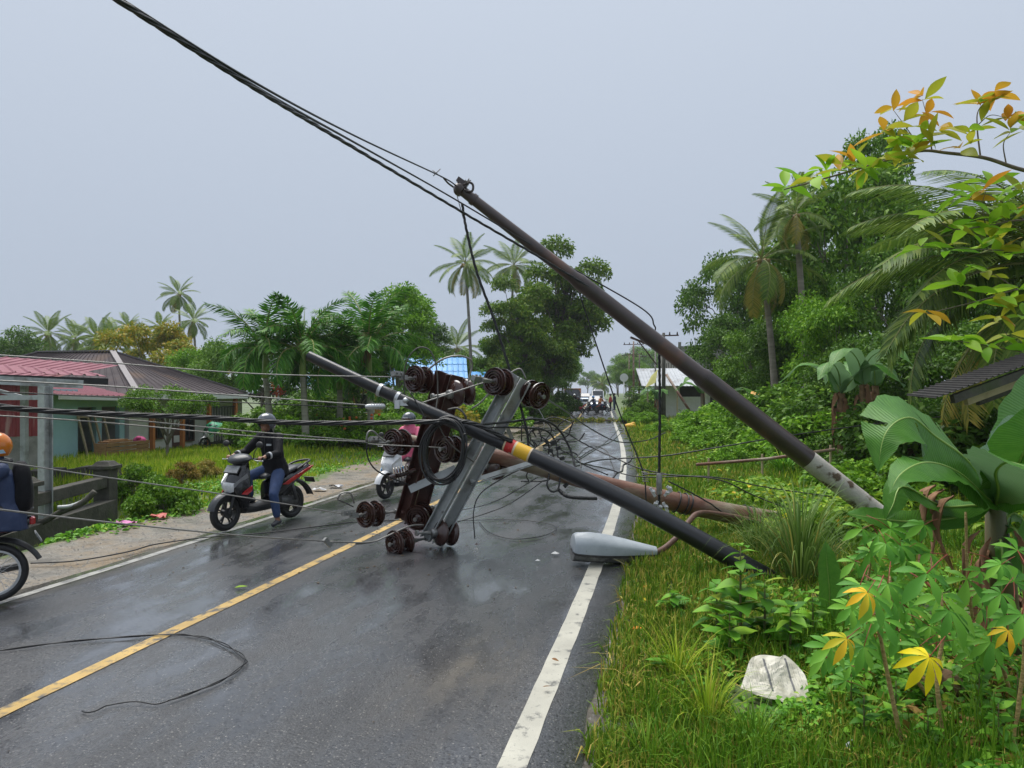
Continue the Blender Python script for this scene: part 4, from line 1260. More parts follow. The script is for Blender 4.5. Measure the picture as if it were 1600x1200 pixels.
cb = empty('concrete_building', Vector((20, 74, zg(18, 74))), 0, 'bare grey concrete block building rising above the zinc roof', 'building')
Fc = Frame(16.9, 74, zg(18, 74), 1, 0.02)
for r_ in range(13):      # courses of blocks
    for k in range(6):
        mb = MB(); o2 = 0.0 if r_ % 2 else -0.45
        u0 = max(0, k * 0.9 + o2 + 0.02); u1 = min(4.6, (k + 1) * 0.9 + o2 - 0.0)
        if u1 - u0 < 0.1: continue
        Fc.box(mb, u0, u1, 0, 0.16 + 0.012 * ((r_ + k) % 3), r_ * 0.5, r_ * 0.5 + 0.485); part(cb, 'block', M_CONC, mb)
mb = MB(); Fc.box(mb, 0.0, 4.6, 0.2, 9, 0, 6.45); part(cb, 'core', M_CONC, mb)
mb = MB(); Fc.box(mb, -0.12, 0.0, 0.1, 9.1, 0, 6.4); sidew = part(cb, 'side_wall', M_CONC, mb)
for i in range(7):
    mb = MB(); Fc.box(mb, -0.14, -0.121, 0.9 + i * 1.1, 1.25 + i * 1.1, 3.6, 5.0); sub(sidew, 'window_slot', M_ROOMSHADE, mb)  # thin dark sheets, shade of the openings painted on the wall
for uu in (-0.2, 4.4):
    mb = MB(); Fc.box(mb, uu, uu + 0.3, -0.08, 0.0, 0, 6.9); part(cb, 'pillar', M_CONC, mb)

# ---- rusty eave at the right edge
ev = empty('tin_eave', at(1560, 700, 9.5), 0, 'weathered tin eave coloured dark as if in shade reaching in above the banana leaves', 'eave')
e0, e1 = at(1462, 622, 8.6), at(1700, 535, 9.4)
part(ev, 'tin_sheet', pm('shade_painted_tin', (0.016, 0.015, 0.015), (0.04, 0.037, 0.035), 4, 0.6, spec=.2), corr(e0, e1, e1 + Vector((0.3, 1.2, 0.03)), e0 + Vector((0.3, 1.2, 0.03)), 0.10, 0.018))  # tin coloured darker to stand in for shade on the underside
for k, (dz_, dy_) in enumerate(((-0.10, 0.06), (-0.24, 0.30), (-0.36, 0.55))):
    mb = MB(); mb.bar(e0.lerp(e1, 0.12 + 0.16 * k) + Vector((0, dy_, dz_)), e1 + Vector((0, dy_, dz_)), 0.06, 0.10, up=(0, 0, 1)); part(ev, 'batten', M_PALEWOOD if k == 1 else M_MOSSY, mb)
mb = MB(); mb.bar(at(1640, 560, 9.6), Vector((at(1640, 560, 9.6).x, 9.6, 0)), 0.12, 0.12); part(ev, 'post', M_MOSSY, mb)
# ================================================================== FALLEN POLES, CROSSARMS, INSULATORS, CABLES
M_STEELBROWN = pm('brown_painted_steel', (0.034, 0.023, 0.021), (0.060, 0.040, 0.036), 3, 0.34, bump=0.08, bscale=30, c3=(0.11, 0.05, 0.03), c3scale=2.2, c3lo=0.58, c3hi=0.72, coat=0.25)
M_PALECONC = pm('whitewashed_pole_foot', (0.33, 0.31, 0.27), (0.48, 0.45, 0.40), 4, 0.8, bump=0.4, bscale=40, c3=(0.09, 0.06, 0.035), c3scale=5, c3lo=0.55, c3hi=0.62)
M_PBLACK = pm('wet_black_paint', (0.007, 0.0075, 0.0095), (0.013, 0.014, 0.017), 4, 0.32, coat=0.15, bump=0.05, bscale=20)
M_RUSTPOLE = pm('rust_brown_pole', (0.10, 0.042, 0.026), (0.19, 0.085, 0.052), 5, 0.5, bump=0.35, bscale=28, c3=(0.23, 0.19, 0.13), c3scale=3.0, c3lo=0.46, c3hi=0.62, stretch=(0.5, 1, 1))
M_RUSTARM = pm('dark_rust_steel', (0.035, 0.014, 0.011), (0.085, 0.030, 0.022), 6, 0.42, bump=0.3, bscale=40, coat=0.2)
M_PORC = pm('brown_porcelain', (0.045, 0.019, 0.015), (0.060, 0.026, 0.020), 4, 0.16, coat=0.6)
M_CAP = pm('dull_zinc_cap', (0.20, 0.20, 0.19), (0.32, 0.32, 0.31), 12, 0.45, metal=0.6)
M_BRIGHT = pm('bright_zinc', (0.48, 0.49, 0.50), (0.62, 0.63, 0.64), 12, 0.35, metal=0.7)
M_RUBBER = pm('black_cable', (0.010, 0.010, 0.011), (0.018, 0.018, 0.019), 20, 0.38)
M_ALU = pm('grey_aluminium_wire', (0.22, 0.215, 0.20), (0.32, 0.31, 0.29), 30, 0.45, metal=0.5)
M_DULLWIRE = pm('dull_wire', (0.075, 0.07, 0.065), (0.12, 0.115, 0.105), 30, 0.5, metal=0.3)
M_RED = pm('red_band', (0.50, 0.018, 0.018), (0.58, 0.035, 0.03), 6, 0.45, c3=(0.45, 0.32, 0.22), c3scale=9, c3lo=0.62, c3hi=0.68)
M_YELLOW = pm('yellow_band', (0.72, 0.40, 0.015), (0.78, 0.47, 0.03), 6, 0.45, c3=(0.30, 0.2, 0.1), c3scale=9, c3lo=0.64, c3hi=0.70)
M_CREAMBAND = pm('cream_band', (0.62, 0.48, 0.30), (0.68, 0.55, 0.38), 6, 0.5)

# ---- A: tall brown steel pole leaning across the road
A0, A1 = gr(1432, 850), at(712, 290, 9.5)
A0.z = 0.0
axA = (A1 - A0).normalized(); LA = (A1 - A0).length
pa = empty('leaning_steel_pole', A0, 0, 'tall brown steel pole with white foot leaning left across the road', 'utility pole')
def onA(t): return A0.lerp(A1, t)
def ppx(t):
    p = onA(t); return 800 + p.x / p.y * FPX
def tpx(px):
    lo_, hi_ = 0.0, 1.0
    for _ in range(40):
        m_ = (lo_ + hi_) / 2
        if ppx(m_) > px: lo_ = m_
        else: hi_ = m_
    return lo_
t1, t2, t3 = tpx(1262), tpx(1100), tpx(905)
mb = MB(); mb.tube([A0 - axA * 0.9, A0, onA(t1)], 0.132, 20); part(pa, 'white_foot', M_PALECONC, mb, smooth=True, auto=40)
mb = MB(); mb.tube([onA(t1), onA(t2)], 0.1335, 20); part(pa, 'lower_tube', M_STEELBROWN, mb, smooth=True, auto=40)
mb = MB(); mb.tube([onA(t2), onA(t2 + 0.004), onA(t2 + 0.012), onA(t3)], [0.131, 0.131, 0.112, 0.104], 20); part(pa, 'middle_tube', M_STEELBROWN, mb, smooth=True, auto=40)
mb = MB(); mb.tube([onA(t3), onA(t3 + .012), onA(0.985)], [0.104, 0.086, 0.066], 18); part(pa, 'upper_tube', M_STEELBROWN, mb, smooth=True, auto=40)
xA, yA, _ = frame_of(axA, (0, 0, 1))
hd = MB(); tp = onA(0.985)
hd.lathe([(0.05, -0.02), (0.088, 0.0), (0.095, 0.05), (0.085, 0.085), (0.05, 0.12), (0.0, 0.125)], 14, tp, axA)
hd.lathe([(0.078, -0.20), (0.08, -0.20), (0.08, -0.15), (0.078, -0.15)], 14, tp, axA)
hd.box(tp + Vector((0.0, -0.05, 0.10)), (0.16, 0.05, 0.06), Matrix.Rotation(0.6, 3, 'Y'))
part(pa, 'top_clamp', M_STEELBROWN, hd, smooth=True, auto=50)
hk = MB(); c0 = onA(0.945)
hk.tube(catmull([at(722, 290, 9.44), at(733, 285, 9.42), at(739, 289, 9.42), at(738, 298, 9.42), at(731, 299, 9.42), at(725, 296, 9.42)], 18), 0.016, 7)
part(pa, 'hook', M_STEELBROWN, hk, smooth=True)
hk = MB()
for a_, b_ in (((727, 281), (731, 288)), ((733, 279), (728, 287)), ((736, 282), (727, 284))):
    hk.tube([at(*a_, 9.42), at(*b_, 9.42)], 0.008, 5)
part(pa, 'tie_wire', M_DULLWIRE, hk, smooth=True)

# ---- B: black pole with a red and yellow band
B0, B1 = at(1215, 912, 7.9), at(482, 556, 9.15)
bB = [B0, at(1000, 793, 8.35), at(830, 712, 8.7), at(740, 673, 8.85), at(600, 612, 9.0), B1]
pb_ = empty('black_pole', B0, 0, 'wet black pole with red and yellow band lying over the rusty pole', 'utility pole')
cB = catmull(bB, 60)
def rB(i): return 0.108 - 0.046 * i / 60
def segB(x0, x1):
    pts_ = [(i, p) for i, p in enumerate(cB) if x1 <= 800 + p.x / p.y * FPX <= x0]
    return pts_
def iB(px):
    for i in range(60):
        a_ = 800 + cB[i].x / cB[i].y * FPX; b_ = 800 + cB[i + 1].x / cB[i + 1].y * FPX
        if a_ >= px >= b_: return i + (a_ - px) / (a_ - b_)
    return 0
def ptB(f):
    k = min(59, int(f)); return cB[k].lerp(cB[k + 1], f - k)
def tubeB(name, x0, x1, mat, dr=0.0, k=18):
    f0, f1 = iB(x0), iB(x1); n = max(2, int((f1 - f0) * 1.2) + 1)
    fs = [f0 + (f1 - f0) * i / n for i in range(n + 1)]
    mb = MB(); mb.tube([ptB(f) for f in fs], [rB(f) + dr for f in fs], k)
    return part(pb_, name, mat, mb, smooth=True, auto=40)
mb = MB(); f_ = iB(829.5); n = 30
mb.tube([ptB(f_ * i / n) for i in range(n + 1)], [rB(f_ * i / n) for i in range(n + 1)], 18); part(pb_, 'lower_tube', M_PBLACK, mb, smooth=True, auto=40)
tubeB('yellow_band', 827, 806.5, M_YELLOW, 0.0015); tubeB('red_band', 803.5, 791.5, M_RED, 0.0015)
tubeB('cream_band', 829.5, 827, M_CREAMBAND, 0.001); tubeB('cream_band', 806.5, 803.5, M_CREAMBAND, 0.001); tubeB('cream_band', 791.5, 789, M_CREAMBAND, 0.001)
mb = MB(); f_ = iB(789); n = 30
fs = [f_ + (60 - f_) * i / n for i in range(n + 1)]
mb.tube([ptB(f) for f in fs] , [rB(f) for f in fs], 18); part(pb_, 'upper_tube', M_PBLACK, mb, smooth=True, auto=40)
q = ptB(iB(610)); d_ = (ptB(iB(600)) - ptB(iB(620))).normalized()
for dd in (-0.10, 0.14):
    cl = MB(); cl.lathe([(rB(50) + .001, -0.02), (rB(50) + 0.012, -0.02), (rB(50) + 0.012, 0.02), (rB(50) + .001, 0.02)], 14, q + d_ * dd, d_); part(pb_, 'strap_band', M_BRIGHT, cl, smooth=True, auto=40)
cl = MB(); cl.box(q + Vector((0.17, -0.07, -0.10)), (0.14, 0.06, 0.07)); cl.box(q + Vector((0.10, -0.1, -0.12)), (0.06, 0.05, 0.10)); cl.ball(q + Vector((0.2, -0.11, -0.07)), 0.035, 8, 6)
part(pb_, 'clamp', M_BRIGHT, cl, smooth=True, auto=40)

# ---- C: rusty pole lying down, carrying two crossarms
C0, C1 = at(1300, 842, 10.6), at(636, 688, 9.75)
C0.z = 0.02
pc = empty('fallen_rusty_pole', C0, 0, 'rust brown pole lying over the right verge with two crossarms at its end', 'utility pole')
cC = catmull([C0, at(1120, 798, 10.35), at(920, 752, 10.1), at(790, 717, 9.93), C1], 40)
mb = MB(); mb.tube(cC, [0.158 - 0.075 * (i / 40) for i in range(41)], 18); part(pc, 'pole', M_RUSTPOLE, mb, smooth=True, auto=40)
for f_ in (5.6, 6.0, 9.4, 9.7, 10.1, 3.0, 3.3):
    i = int(f_ * 1.3) % 40; p = cC[i].lerp(cC[i + 1], (f_ * 1.3) % 1); d_ = (cC[i + 1] - cC[i]).normalized()
    wr = MB(); wr.torus(p, d_ + Vector((0, 0.15 * math.sin(f_ * 9), 0.1)), 0.158 - 0.075 * i / 40 + 0.012, 0.010, 20, 6); part(pc, 'wire_lashing', M_RUBBER, wr, smooth=True)
# channels
def channel(a, b, w, h, t_, up):
    prof = [(-w / 2, -h / 2), (w / 2, -h / 2), (w / 2, h / 2), (w / 2 - t_, h / 2), (w / 2 - t_, -h / 2 + t_), (-w / 2 + t_, -h / 2 + t_), (-w / 2 + t_, h / 2), (-w / 2, h / 2)]
    mb = MB(); mb.sweep(prof, a, b, up=up); return mb
G0, G1 = at(665, 842, 9.60), at(803, 585, 9.22)
BR0, BR1 = at(628, 814, 9.80), at(692, 582, 9.45)
# galvanised pair of channels back to back
off2 = Vector((0.147, 0.03, -0.079))
part(pc, 'galvanised_crossarm', M_GALV, channel(G0, G1, 0.14, 0.09, 0.012, Vector((-0.35, -1, 0.1))))
part(pc, 'galvanised_crossarm', M_GALV, channel(G0 + off2, G1 + off2, 0.14, 0.09, 0.012, Vector((0.25, -1, 0.1))))
part(pc, 'rusty_crossarm', M_RUSTARM, channel(BR0, BR1, 0.18, 0.10, 0.014, Vector((-0.5, -1, 0.1))))
off3 = Vector((0.185, 0.03, -0.05))
part(pc, 'rusty_crossarm', M_RUSTARM, channel(BR0 + off3, BR1 + off3, 0.18, 0.10, 0.014, Vector((0.3, -1, 0.1))))
mb = MB(); mb.bar(at(735, 752, 9.50), at(860, 713, 9.9), 0.055, 0.012, up=(0, -1, .3)); mb.bar(at(735, 758, 9.52), at(860, 718, 9.92), 0.012, 0.05, up=(0, -1, .3)); part(pc, 'angle_brace', M_GALV, mb)
mb = MB(); mb.bar(at(640, 765, 9.62), at(712, 732, 9.62), 0.10, 0.012, up=(0, -1, .2)); part(pc, 'plate_brace', M_GALV, mb)
mb = MB(); mb.bar(at(783, 648, 9.3), at(808, 702, 9.9), 0.05, 0.012, up=(0, -1, .2)); part(pc, 'flat_brace', M_GALV, mb)
for (x_, y_), dd in (((775, 632), 9.18), ((748, 690), 9.25), ((702, 755), 9.42), ((692, 800), 9.5), ((800, 600), 9.12)):
    b_ = MB(); b_.lathe([(0.018, 0), (0.018, 0.03), (0.009, 0.03), (0.009, 0.06)], 6, at(x_, y_, dd), (-0.2, -1, 0)); part(pc, 'bolt', M_CAP, b_)
for (x_, y_), dd in (((668, 612), 9.35), ((650, 690), 9.5), ((640, 745), 9.6), ((630, 800), 9.7)):
    b_ = MB(); b_.lathe([(0.018, 0), (0.018, 0.03), (0.009, 0.03), (0.009, 0.06)], 6, at(x_, y_, dd), (-0.2, -1, 0)); part(pc, 'bolt', M_RUSTARM, b_)

# ---- strain insulators: two ribbed porcelain discs, caps, clevis and clamp along +Z (wire end at +Z)
def disc_mesh():
    mb = MB()
    p = [(0.0, 0.045), (0.045, 0.045), (0.060, 0.035), (0.10, 0.020), (0.134, 0.000), (0.143, -0.018), (0.140, -0.030), (0.130, -0.026)]
    for r0 in (0.122, 0.094, 0.066):      # concentric petticoats under the skirt
        p += [(r0, -0.014), (r0 - 0.007, -0.042), (r0 - 0.013, -0.042), (r0 - 0.018, -0.016)]
    p += [(0.042, -0.02), (0.024, -0.03), (0.0, -0.03)]
    p = [(r, -h) for r, h in p]
    mb.lathe(p, 28); return fixn(mb.mesh('disc', M_PORC, True, 45))
DISC = disc_mesh()
cp = MB(); cp.lathe([(0.0, -0.10), (0.024, -0.10), (0.046, -0.085), (0.050, -0.045), (0.044, -0.035)], 14); CAPM = fixn(cp.mesh('cap', M_CAP, True, 40))
pn_ = MB(); pn_.lathe([(0.011, 0.02), (0.011, 0.07), (0.022, 0.075), (0.022, 0.09), (0.0, 0.09)], 8); PINM = fixn(pn_.mesh('pin', M_CAP, True, 40))
cl = MB(); cl.box((0, 0, 0.25), (0.035, 0.05, 0.10)); cl.box((0.0, 0.03, 0.33), (0.05, 0.05, 0.14)); cl.lathe([(0.012, 0), (0.012, 0.09)], 6, (-0.05, 0.03, 0.30), (1, 0, 0)); cl.lathe([(0.012, 0), (0.012, 0.09)], 6, (-0.05, 0.03, 0.36), (1, 0, 0))
cl.tube([(0, 0, 0.09), (0, 0, 0.22)], 0.014, 7)
CLM = cl.mesh('wire_clamp', M_CAP, True, 35)
ey = MB(); ey.tube([(0, 0, -0.36), (0, 0, -0.25), (0, 0, -0.19)], [0.012, 0.014, 0.024], 7); ey.lathe([(0.03, -0.36), (0.03, -0.335)], 8); EYE = ey.mesh('eye_bolt', M_CAP, True, 35)

def insulator(pos, axis, label, roll=0.0, scale=1.0, clamp=True, n=2):
    r_ = empty('strain_insulator', pos, 0, label, 'insulator', 'brown disc insulators on the crossarms')
    r_.rotation_mode = 'QUATERNION'
    r_.rotation_quaternion = Vector(axis).normalized().to_track_quat('Z', 'Y') @ Quaternion((0, 0, 1), roll)
    r_.scale = (scale,) * 3
    for k in range(n):
        d = link('disc', DISC, r_, (0, 0, -0.07 + 0.14 * k if n == 2 else 0.0)); link('cap', CAPM, d)
        if k == n - 1: link('pin', PINM, d)
    link('eye_bolt', EYE, r_)
    if clamp: link('wire_clamp', CLM, r_)
    return r_
LFT = Vector((-0.58, -0.80, 0.06)); RGT = Vector((0.78, 0.55, -0.18))
INS = {}
for key, px, py, Y, ax, roll, lab, clp in (
    ('tl', 657, 593, 9.35, LFT, 0.3, 'double disc insulator left of the rusty crossarm top', True),
    ('tr', 719, 614, 9.42, (0.75, 0.62, 0.1), 0, 'domed insulator right of the rusty crossarm top', False),
    ('gl', 781, 597, 9.10, LFT, 1.2, 'double disc insulator left of the galvanised crossarm top', True),
    ('gr', 834, 616, 9.32, (0.55, -0.62, -0.15), 0, 'domed insulator right of the galvanised crossarm top', False),
    ('ml', 623, 691, 9.48, LFT, 0.6, 'double disc insulator left of the rusty crossarm middle', True),
    ('coil', 704, 702, 9.30, (-0.62, -0.78, 0.05), 0.6, 'disc insulator seen through the black cable coil', False),
    ('pole', 769, 729, 10.02, (0.5, 0.75, -0.2), 0, 'insulator half hidden under the rusty pole', False),
    ('bl', 581, 803, 9.55, LFT, 0.2, 'double disc insulator left of the rusty crossarm foot', True),
    ('br', 657, 806, 9.72, (-0.25, -0.9, -0.1), 0, 'insulator showing its cap between the two crossarm feet', False),
    ('gbl', 627, 848, 9.35, (-0.66, -0.74, 0.02), 0.9, 'lowest double disc insulator touching the road before the galvanised crossarm', False),
    ('gbr', 694, 832, 9.62, (0.70, 0.6, -0.1), 0, 'insulator lying behind the galvanised crossarm foot', False)):
    INS[key] = insulator(at(px, py, Y), ax, lab, roll, 1.22, clp)
ri = MB(); p_ = at(627, 742, 9.52)
for k in range(6):
    ri.lathe([(0.035, -0.012), (0.105 - 0.006 * k, -0.004), (0.105 - 0.006 * k, 0.004), (0.035, 0.012)], 16, p_ + Vector((-0.02, 0, 1)).normalized() * (0.0) + Vector((0.11 * 0 + 0.033 * (k - 2.5), 0.01 * k, 0.012 * k)), (1, 0.25, 0.25))
o = ri.build('post_insulator', M_PORC, None, True, 40); tag(o, 'ribbed brown post insulator beside the rusty crossarm', 'insulator')
st = MB(); st.tube([p_ + Vector((-.15, -.03, -.04)), p_ + Vector((.18, .06, .06))], 0.034, 8); sto = st.build('core', M_PORC, None, True); sto.parent = o

# ---- cables
def cable(pts, r, label, mat=M_RUBBER, name='cable', n=None, k=6, cat='cable', spline=True, jit=0.0, seed=0, group=None):
    P = [Vector(p) for p in pts]
    if spline: P = catmull(P, n or max(12, 8 * len(P)))
    if jit:
        g = random.Random(seed); P = [p + Vector((g.uniform(-jit, jit), g.uniform(-jit, jit), g.uniform(-jit, jit) * 0.5)) for p in P]
    mb = MB(); mb.tube(P, r, k)
    o = mb.build(name, mat, None, True)
    return tag(o, label, cat, group)

def wire(pts, *a, **k):
    return cable([at(*p) for p in pts], *a, **k)

def bundle(pts, r, ncore, turns, rad, label, name='cable_bundle', mat=M_RUBBER, n=70):
    P = catmull([at(*p) for p in pts], n)
    root = empty(name, P[0], 0, label, 'cable')
    for c in range(ncore):
        Q = []
        for i, p in enumerate(P):
            d_ = (P[min(i + 1, n)] - P[max(i - 1, 0)]); x_, y_, _ = frame_of(d_)
            a_ = 2 * math.pi * (c / ncore + turns * i / n)
            Q.append(p + x_ * (rad * math.cos(a_)) + y_ * (rad * math.sin(a_)))
        mb = MB(); mb.tube(Q, r, 6); part(root, 'strand', mat, mb, smooth=True)
    return root

# up to the left, towards the next pole behind the camera
wire([(150, -26, 3.3), (400, 130, 4.6), (560, 215, 6.6), (690, 276, 9.0), (714, 291, 9.45)], 0.0085, 'upper black cable from the leaning pole top to the upper left', n=40)
wire([(150, -24, 3.3), (400, 136, 4.6), (560, 226, 6.5), (700, 305, 9.0), (860, 400, 9.52), (1000, 480, 9.60), (1022, 508, 9.66), (1024, 516, 9.72)], 0.0095, 'middle black cable sagging along the leaning pole to its bracket', n=60)
bundle([(150, -22, 3.3), (400, 139, 4.6), (560, 235, 6.4), (720, 330, 8.6), (860, 412, 9.34), (960, 474, 9.55), (1012, 516, 9.70)], 0.0085, 3, 16, 0.0085, 'lowest twisted black cable running under the leaning pole', n=110)
for k, (a_, b_) in enumerate((((676, 266), (690, 277)), ((688, 264), (677, 275)))):
    wire([(*a_, 9.05), (*b_, 9.02)], 0.006, ('short tie wire crossing before the pole top' if k == 0 else 'second short tie wire crossing before the pole top'), M_DULLWIRE, 'tie_wire', spline=False, cat='wire')
wire([(693, 278, 9.1), (700, 286, 9.3), (708, 292, 9.45)], 0.012, 'twisted stay end at the leaning pole top', M_DULLWIRE, 'stay_end', cat='wire')

# hanging cables
bundle([(722, 318, 9.40), (729, 360, 9.42), (745, 425, 9.45), (772, 500, 9.46), (800, 590, 9.46), (822, 668, 9.44), (826, 700, 9.42)], 0.0095, 3, 9, 0.010, 'thick black cable hanging from the leaning pole top', n=70)
wire([(714, 305, 9.42), (722, 335, 9.40), (728, 352, 9.4)], 0.006, 'thin loose wire beside the hanging black cable', M_DULLWIRE, cat='wire')
wire([(903, 452, 9.75), (935, 548, 9.75), (970, 650, 9.7), (1004, 735, 9.6), (1010, 790, 9.55)], 0.010, 'thin black cable slanting down from the leaning pole', n=30)
bundle([(1030, 545, 9.8), (1031, 640, 9.8), (1030, 745, 9.75), (1030, 800, 9.75)], 0.010, 3, 8, 0.011, 'straight black cable hanging to the silver clamps on the rusty pole', n=40)
hw = empty('cable_clamps', at(1030, 775, 9.7), 0, 'silver dead end clamps on the rusty pole under the hanging cable', 'clamp')
mb = MB(); mb.lathe([(0.034, -0.13), (0.038, -0.12), (0.038, 0.12), (0.022, 0.15)], 10, at(1030, 757, 9.72)); part(hw, 'grip', M_CAP, mb, smooth=True, auto=40)
for k, (x_, y_, rx) in enumerate(((1020, 768, .5), (1042, 770, -.4), (1046, 763, .3), (1024, 787, -.5), (1040, 792, .6), (1031, 792, 0))):
    mb = MB(); mb.bar(at(x_ - 4, y_ - 6 * rx * 2, 9.68), at(x_ + 4, y_ + 6 * rx * 2 + 2, 9.66), 0.05, 0.035); mb.lathe([(0.03, 0), (0.03, 0.03), (0.013, 0.03), (0.013, 0.07)], 6, at(x_, y_, 9.66), (0.2, -1, 0.1)); part(hw, 'clamp_body', M_BRIGHT, mb, bevel=0.004)
mb = MB()
for k in range(5):
    mb.torus(at(1007 + k * .4, 738 + k * 3.5, 9.6), (0.1, 0.1, 1), 0.036, 0.008, 14, 6)
o = mb.build('spring_grip', M_CAP, None, True); tag(o, 'small grey spring grip on the slanting thin cable', 'cable grip')

# wires leaving to the left
def I_end(key, d=0.38):
    o = INS[key]; return Vector(o.location) + (o.rotation_quaternion @ Vector((0, 0, d)))
cable([at(-60, 551, 6.4), at(160, 566, 7.2), at(400, 584, 8.2), I_end('tl')], 0.0075, 'topmost grey wire running left from the rusty crossarm top', M_ALU, 'line_wire', n=30, cat='wire')
wire([(-60, 592, 6.6), (160, 603, 7.4), (400, 620, 8.3), (560, 632, 8.85), (598, 634, 8.95)], 0.0085, 'second grey wire running left to the black pole clamp', M_ALU, 'line_wire', n=30, cat='wire')
wire([(-60, 609, 6.8), (160, 620, 7.5), (400, 630, 8.3), (560, 637, 8.85), (600, 637, 8.95)], 0.0065, 'thin dark wire running left just below the second grey wire', M_RUBBER, 'line_wire', n=30, cat='wire')
bundle([(-60, 628, 6.4), (60, 641, 6.9), (200, 648, 7.5), (330, 653, 8.0), (440, 660, 8.35), (560, 661, 8.6), (690, 659, 8.62), (740, 662, 8.6), (800, 690, 8.7)], 0.014, 4, 7, 0.016, 'thick black cable bundle crossing before the riders to the coil', n=110)
cable([at(-60, 636, 6.7), at(160, 652, 7.4), at(400, 675, 8.3), I_end('ml')], 0.0075, 'grey wire below the thick bundle ending at the middle insulator', M_ALU, 'line_wire', n=30, cat='wire')
cable([at(-60, 646, 6.6), at(160, 660, 7.4), at(400, 682, 8.3), at(560, 690, 8.8), at(580, 694, 8.9), at(660, 698, 9.1), at(697, 700, 9.2)], 0.0075, 'grey wire passing behind the coil to the disc insulator inside it', M_ALU, 'line_wire', n=40, cat='wire')
cable([at(-60, 712, 6.2), at(160, 745, 7.2), at(380, 777, 8.3), I_end('bl', 0.3)], 0.0075, 'grey wire slanting past the front scooter wheel to the foot insulator', M_ALU, 'line_wire', n=30, cat='wire')
wire([(-60, 789, 5.3), (160, 815, 6.3), (380, 837, 7.5), (500, 845, 8.4), (512, 847, 8.55)], 0.0085, 'lowest grey wire slanting across the left lane', M_ALU, 'line_wire', n=30, cat='wire')
wire([(512, 846, 8.55), (560, 848, 8.9), (585, 846, 9.1), (604, 838, 9.2), (640, 822, 9.4), (662, 820, 9.5)], 0.010, 'bare bent wire end from the lowest wire to the crossarm foot', M_ALU, 'line_wire', n=26, cat='wire')
mb = MB(); mb.bar(at(507, 842, 8.5), at(517, 853, 8.55), 0.05, 0.05); mb.bar(at(556, 850, 8.88), at(580, 847, 9.08), 0.022, 0.022); o = mb.build('wire_connector', M_CAP); tag(o, 'small grey connector on the lowest left wire', 'connector')
mb = MB(); p_ = at(589, 635, 8.9); mb.lathe([(0.02, -0.14), (0.035, -0.10), (0.035, 0.08), (0.02, 0.1)], 10, p_, (1, 0.1, 0.02))
for k in range(5): mb.torus(p_ + Vector((0.03 * (k - 2), 0, 0)), (1, 0.1, 0), 0.036, 0.006, 12, 5)
o = mb.build('dead_end_grip', M_BRIGHT, None, True, 40); tag(o, 'ribbed silver dead end grip below the black pole top', 'cable grip')

# white jumper wires at the insulators
wire([(668, 578, 9.3), (690, 562, 9.2), (712, 556, 9.2), (730, 559, 9.3), (738, 568, 9.4), (733, 590, 9.42), (730, 602, 9.4)], 0.012, 'pale bent jumper wire arching over the rusty crossarm top', M_ALU, 'jumper_wire', n=30, cat='wire')
cable([at(652, 632, 8.98), at(700, 616, 9.0), at(740, 603, 9.0), I_end('gl', 0.2)], 0.010, 'pale straight jumper wire rising from the black pole clamp', M_ALU, 'jumper_wire', n=20, cat='wire')
wire([(738, 638, 9.15), (752, 628, 9.1), (768, 610, 9.05), (775, 605, 9.05)], 0.011, 'short pale jumper under the galvanised crossarm insulator', M_ALU, 'jumper_wire', n=16, cat='wire')
wire([(797, 583, 9.2), (808, 577, 9.2), (815, 578, 9.2), (822, 592, 9.2)], 0.011, 'pale bent wire at the tip of the galvanised crossarm', M_ALU, 'jumper_wire', n=16, cat='wire')
wire([(572, 690, 8.95), (575, 676, 8.95), (583, 674, 9.0), (594, 684, 9.05), (602, 690, 9.1)], 0.012, 'small pale hook wire left of the middle insulator', M_ALU, 'jumper_wire', n=16, cat='wire')
wire([(527, 780, 8.95), (533, 771, 8.95), (546, 770, 9.0), (551, 778, 9.05), (553, 786, 9.1)], 0.012, 'pale hook wire left of the foot insulator', M_ALU, 'jumper_wire', n=16, cat='wire')
wire([(552, 792, 9.1), (540, 786, 9.0), (528, 781, 8.95)], 0.007, 'dark wire joining the pale hook to its clamp', M_RUBBER, 'jumper_wire', n=12, cat='wire')
wire([(573, 682, 8.95), (574, 712, 8.95), (585, 732, 8.98), (605, 744, 9.1), (640, 758, 9.35)], 0.0095, 'black wire looping down from the middle insulator', M_RUBBER, n=26)
wire([(632, 622, 9.1), (632, 580, 9.05), (640, 556, 9.0), (655, 543, 9.0), (672, 548, 9.0), (682, 575, 9.0), (684, 615, 9.0), (682, 650, 8.9), (700, 690, 8.9), (740, 722, 9.0)], 0.0085, 'tall dark wire loop round the top left insulator', M_DULLWIRE, n=60, cat='wire')
wire([(700, 640, 8.75), (715, 638, 8.7), (726, 648, 8.7), (730, 662, 8.75)], 0.013, 'short grey cable bend beside the coil', M_DULLWIRE, n=16)
wire([(640, 612, 8.9), (655, 636, 8.85), (665, 655, 8.8)], 0.008, 'dark wire crossing behind the black pole clamp', M_RUBBER, n=12)

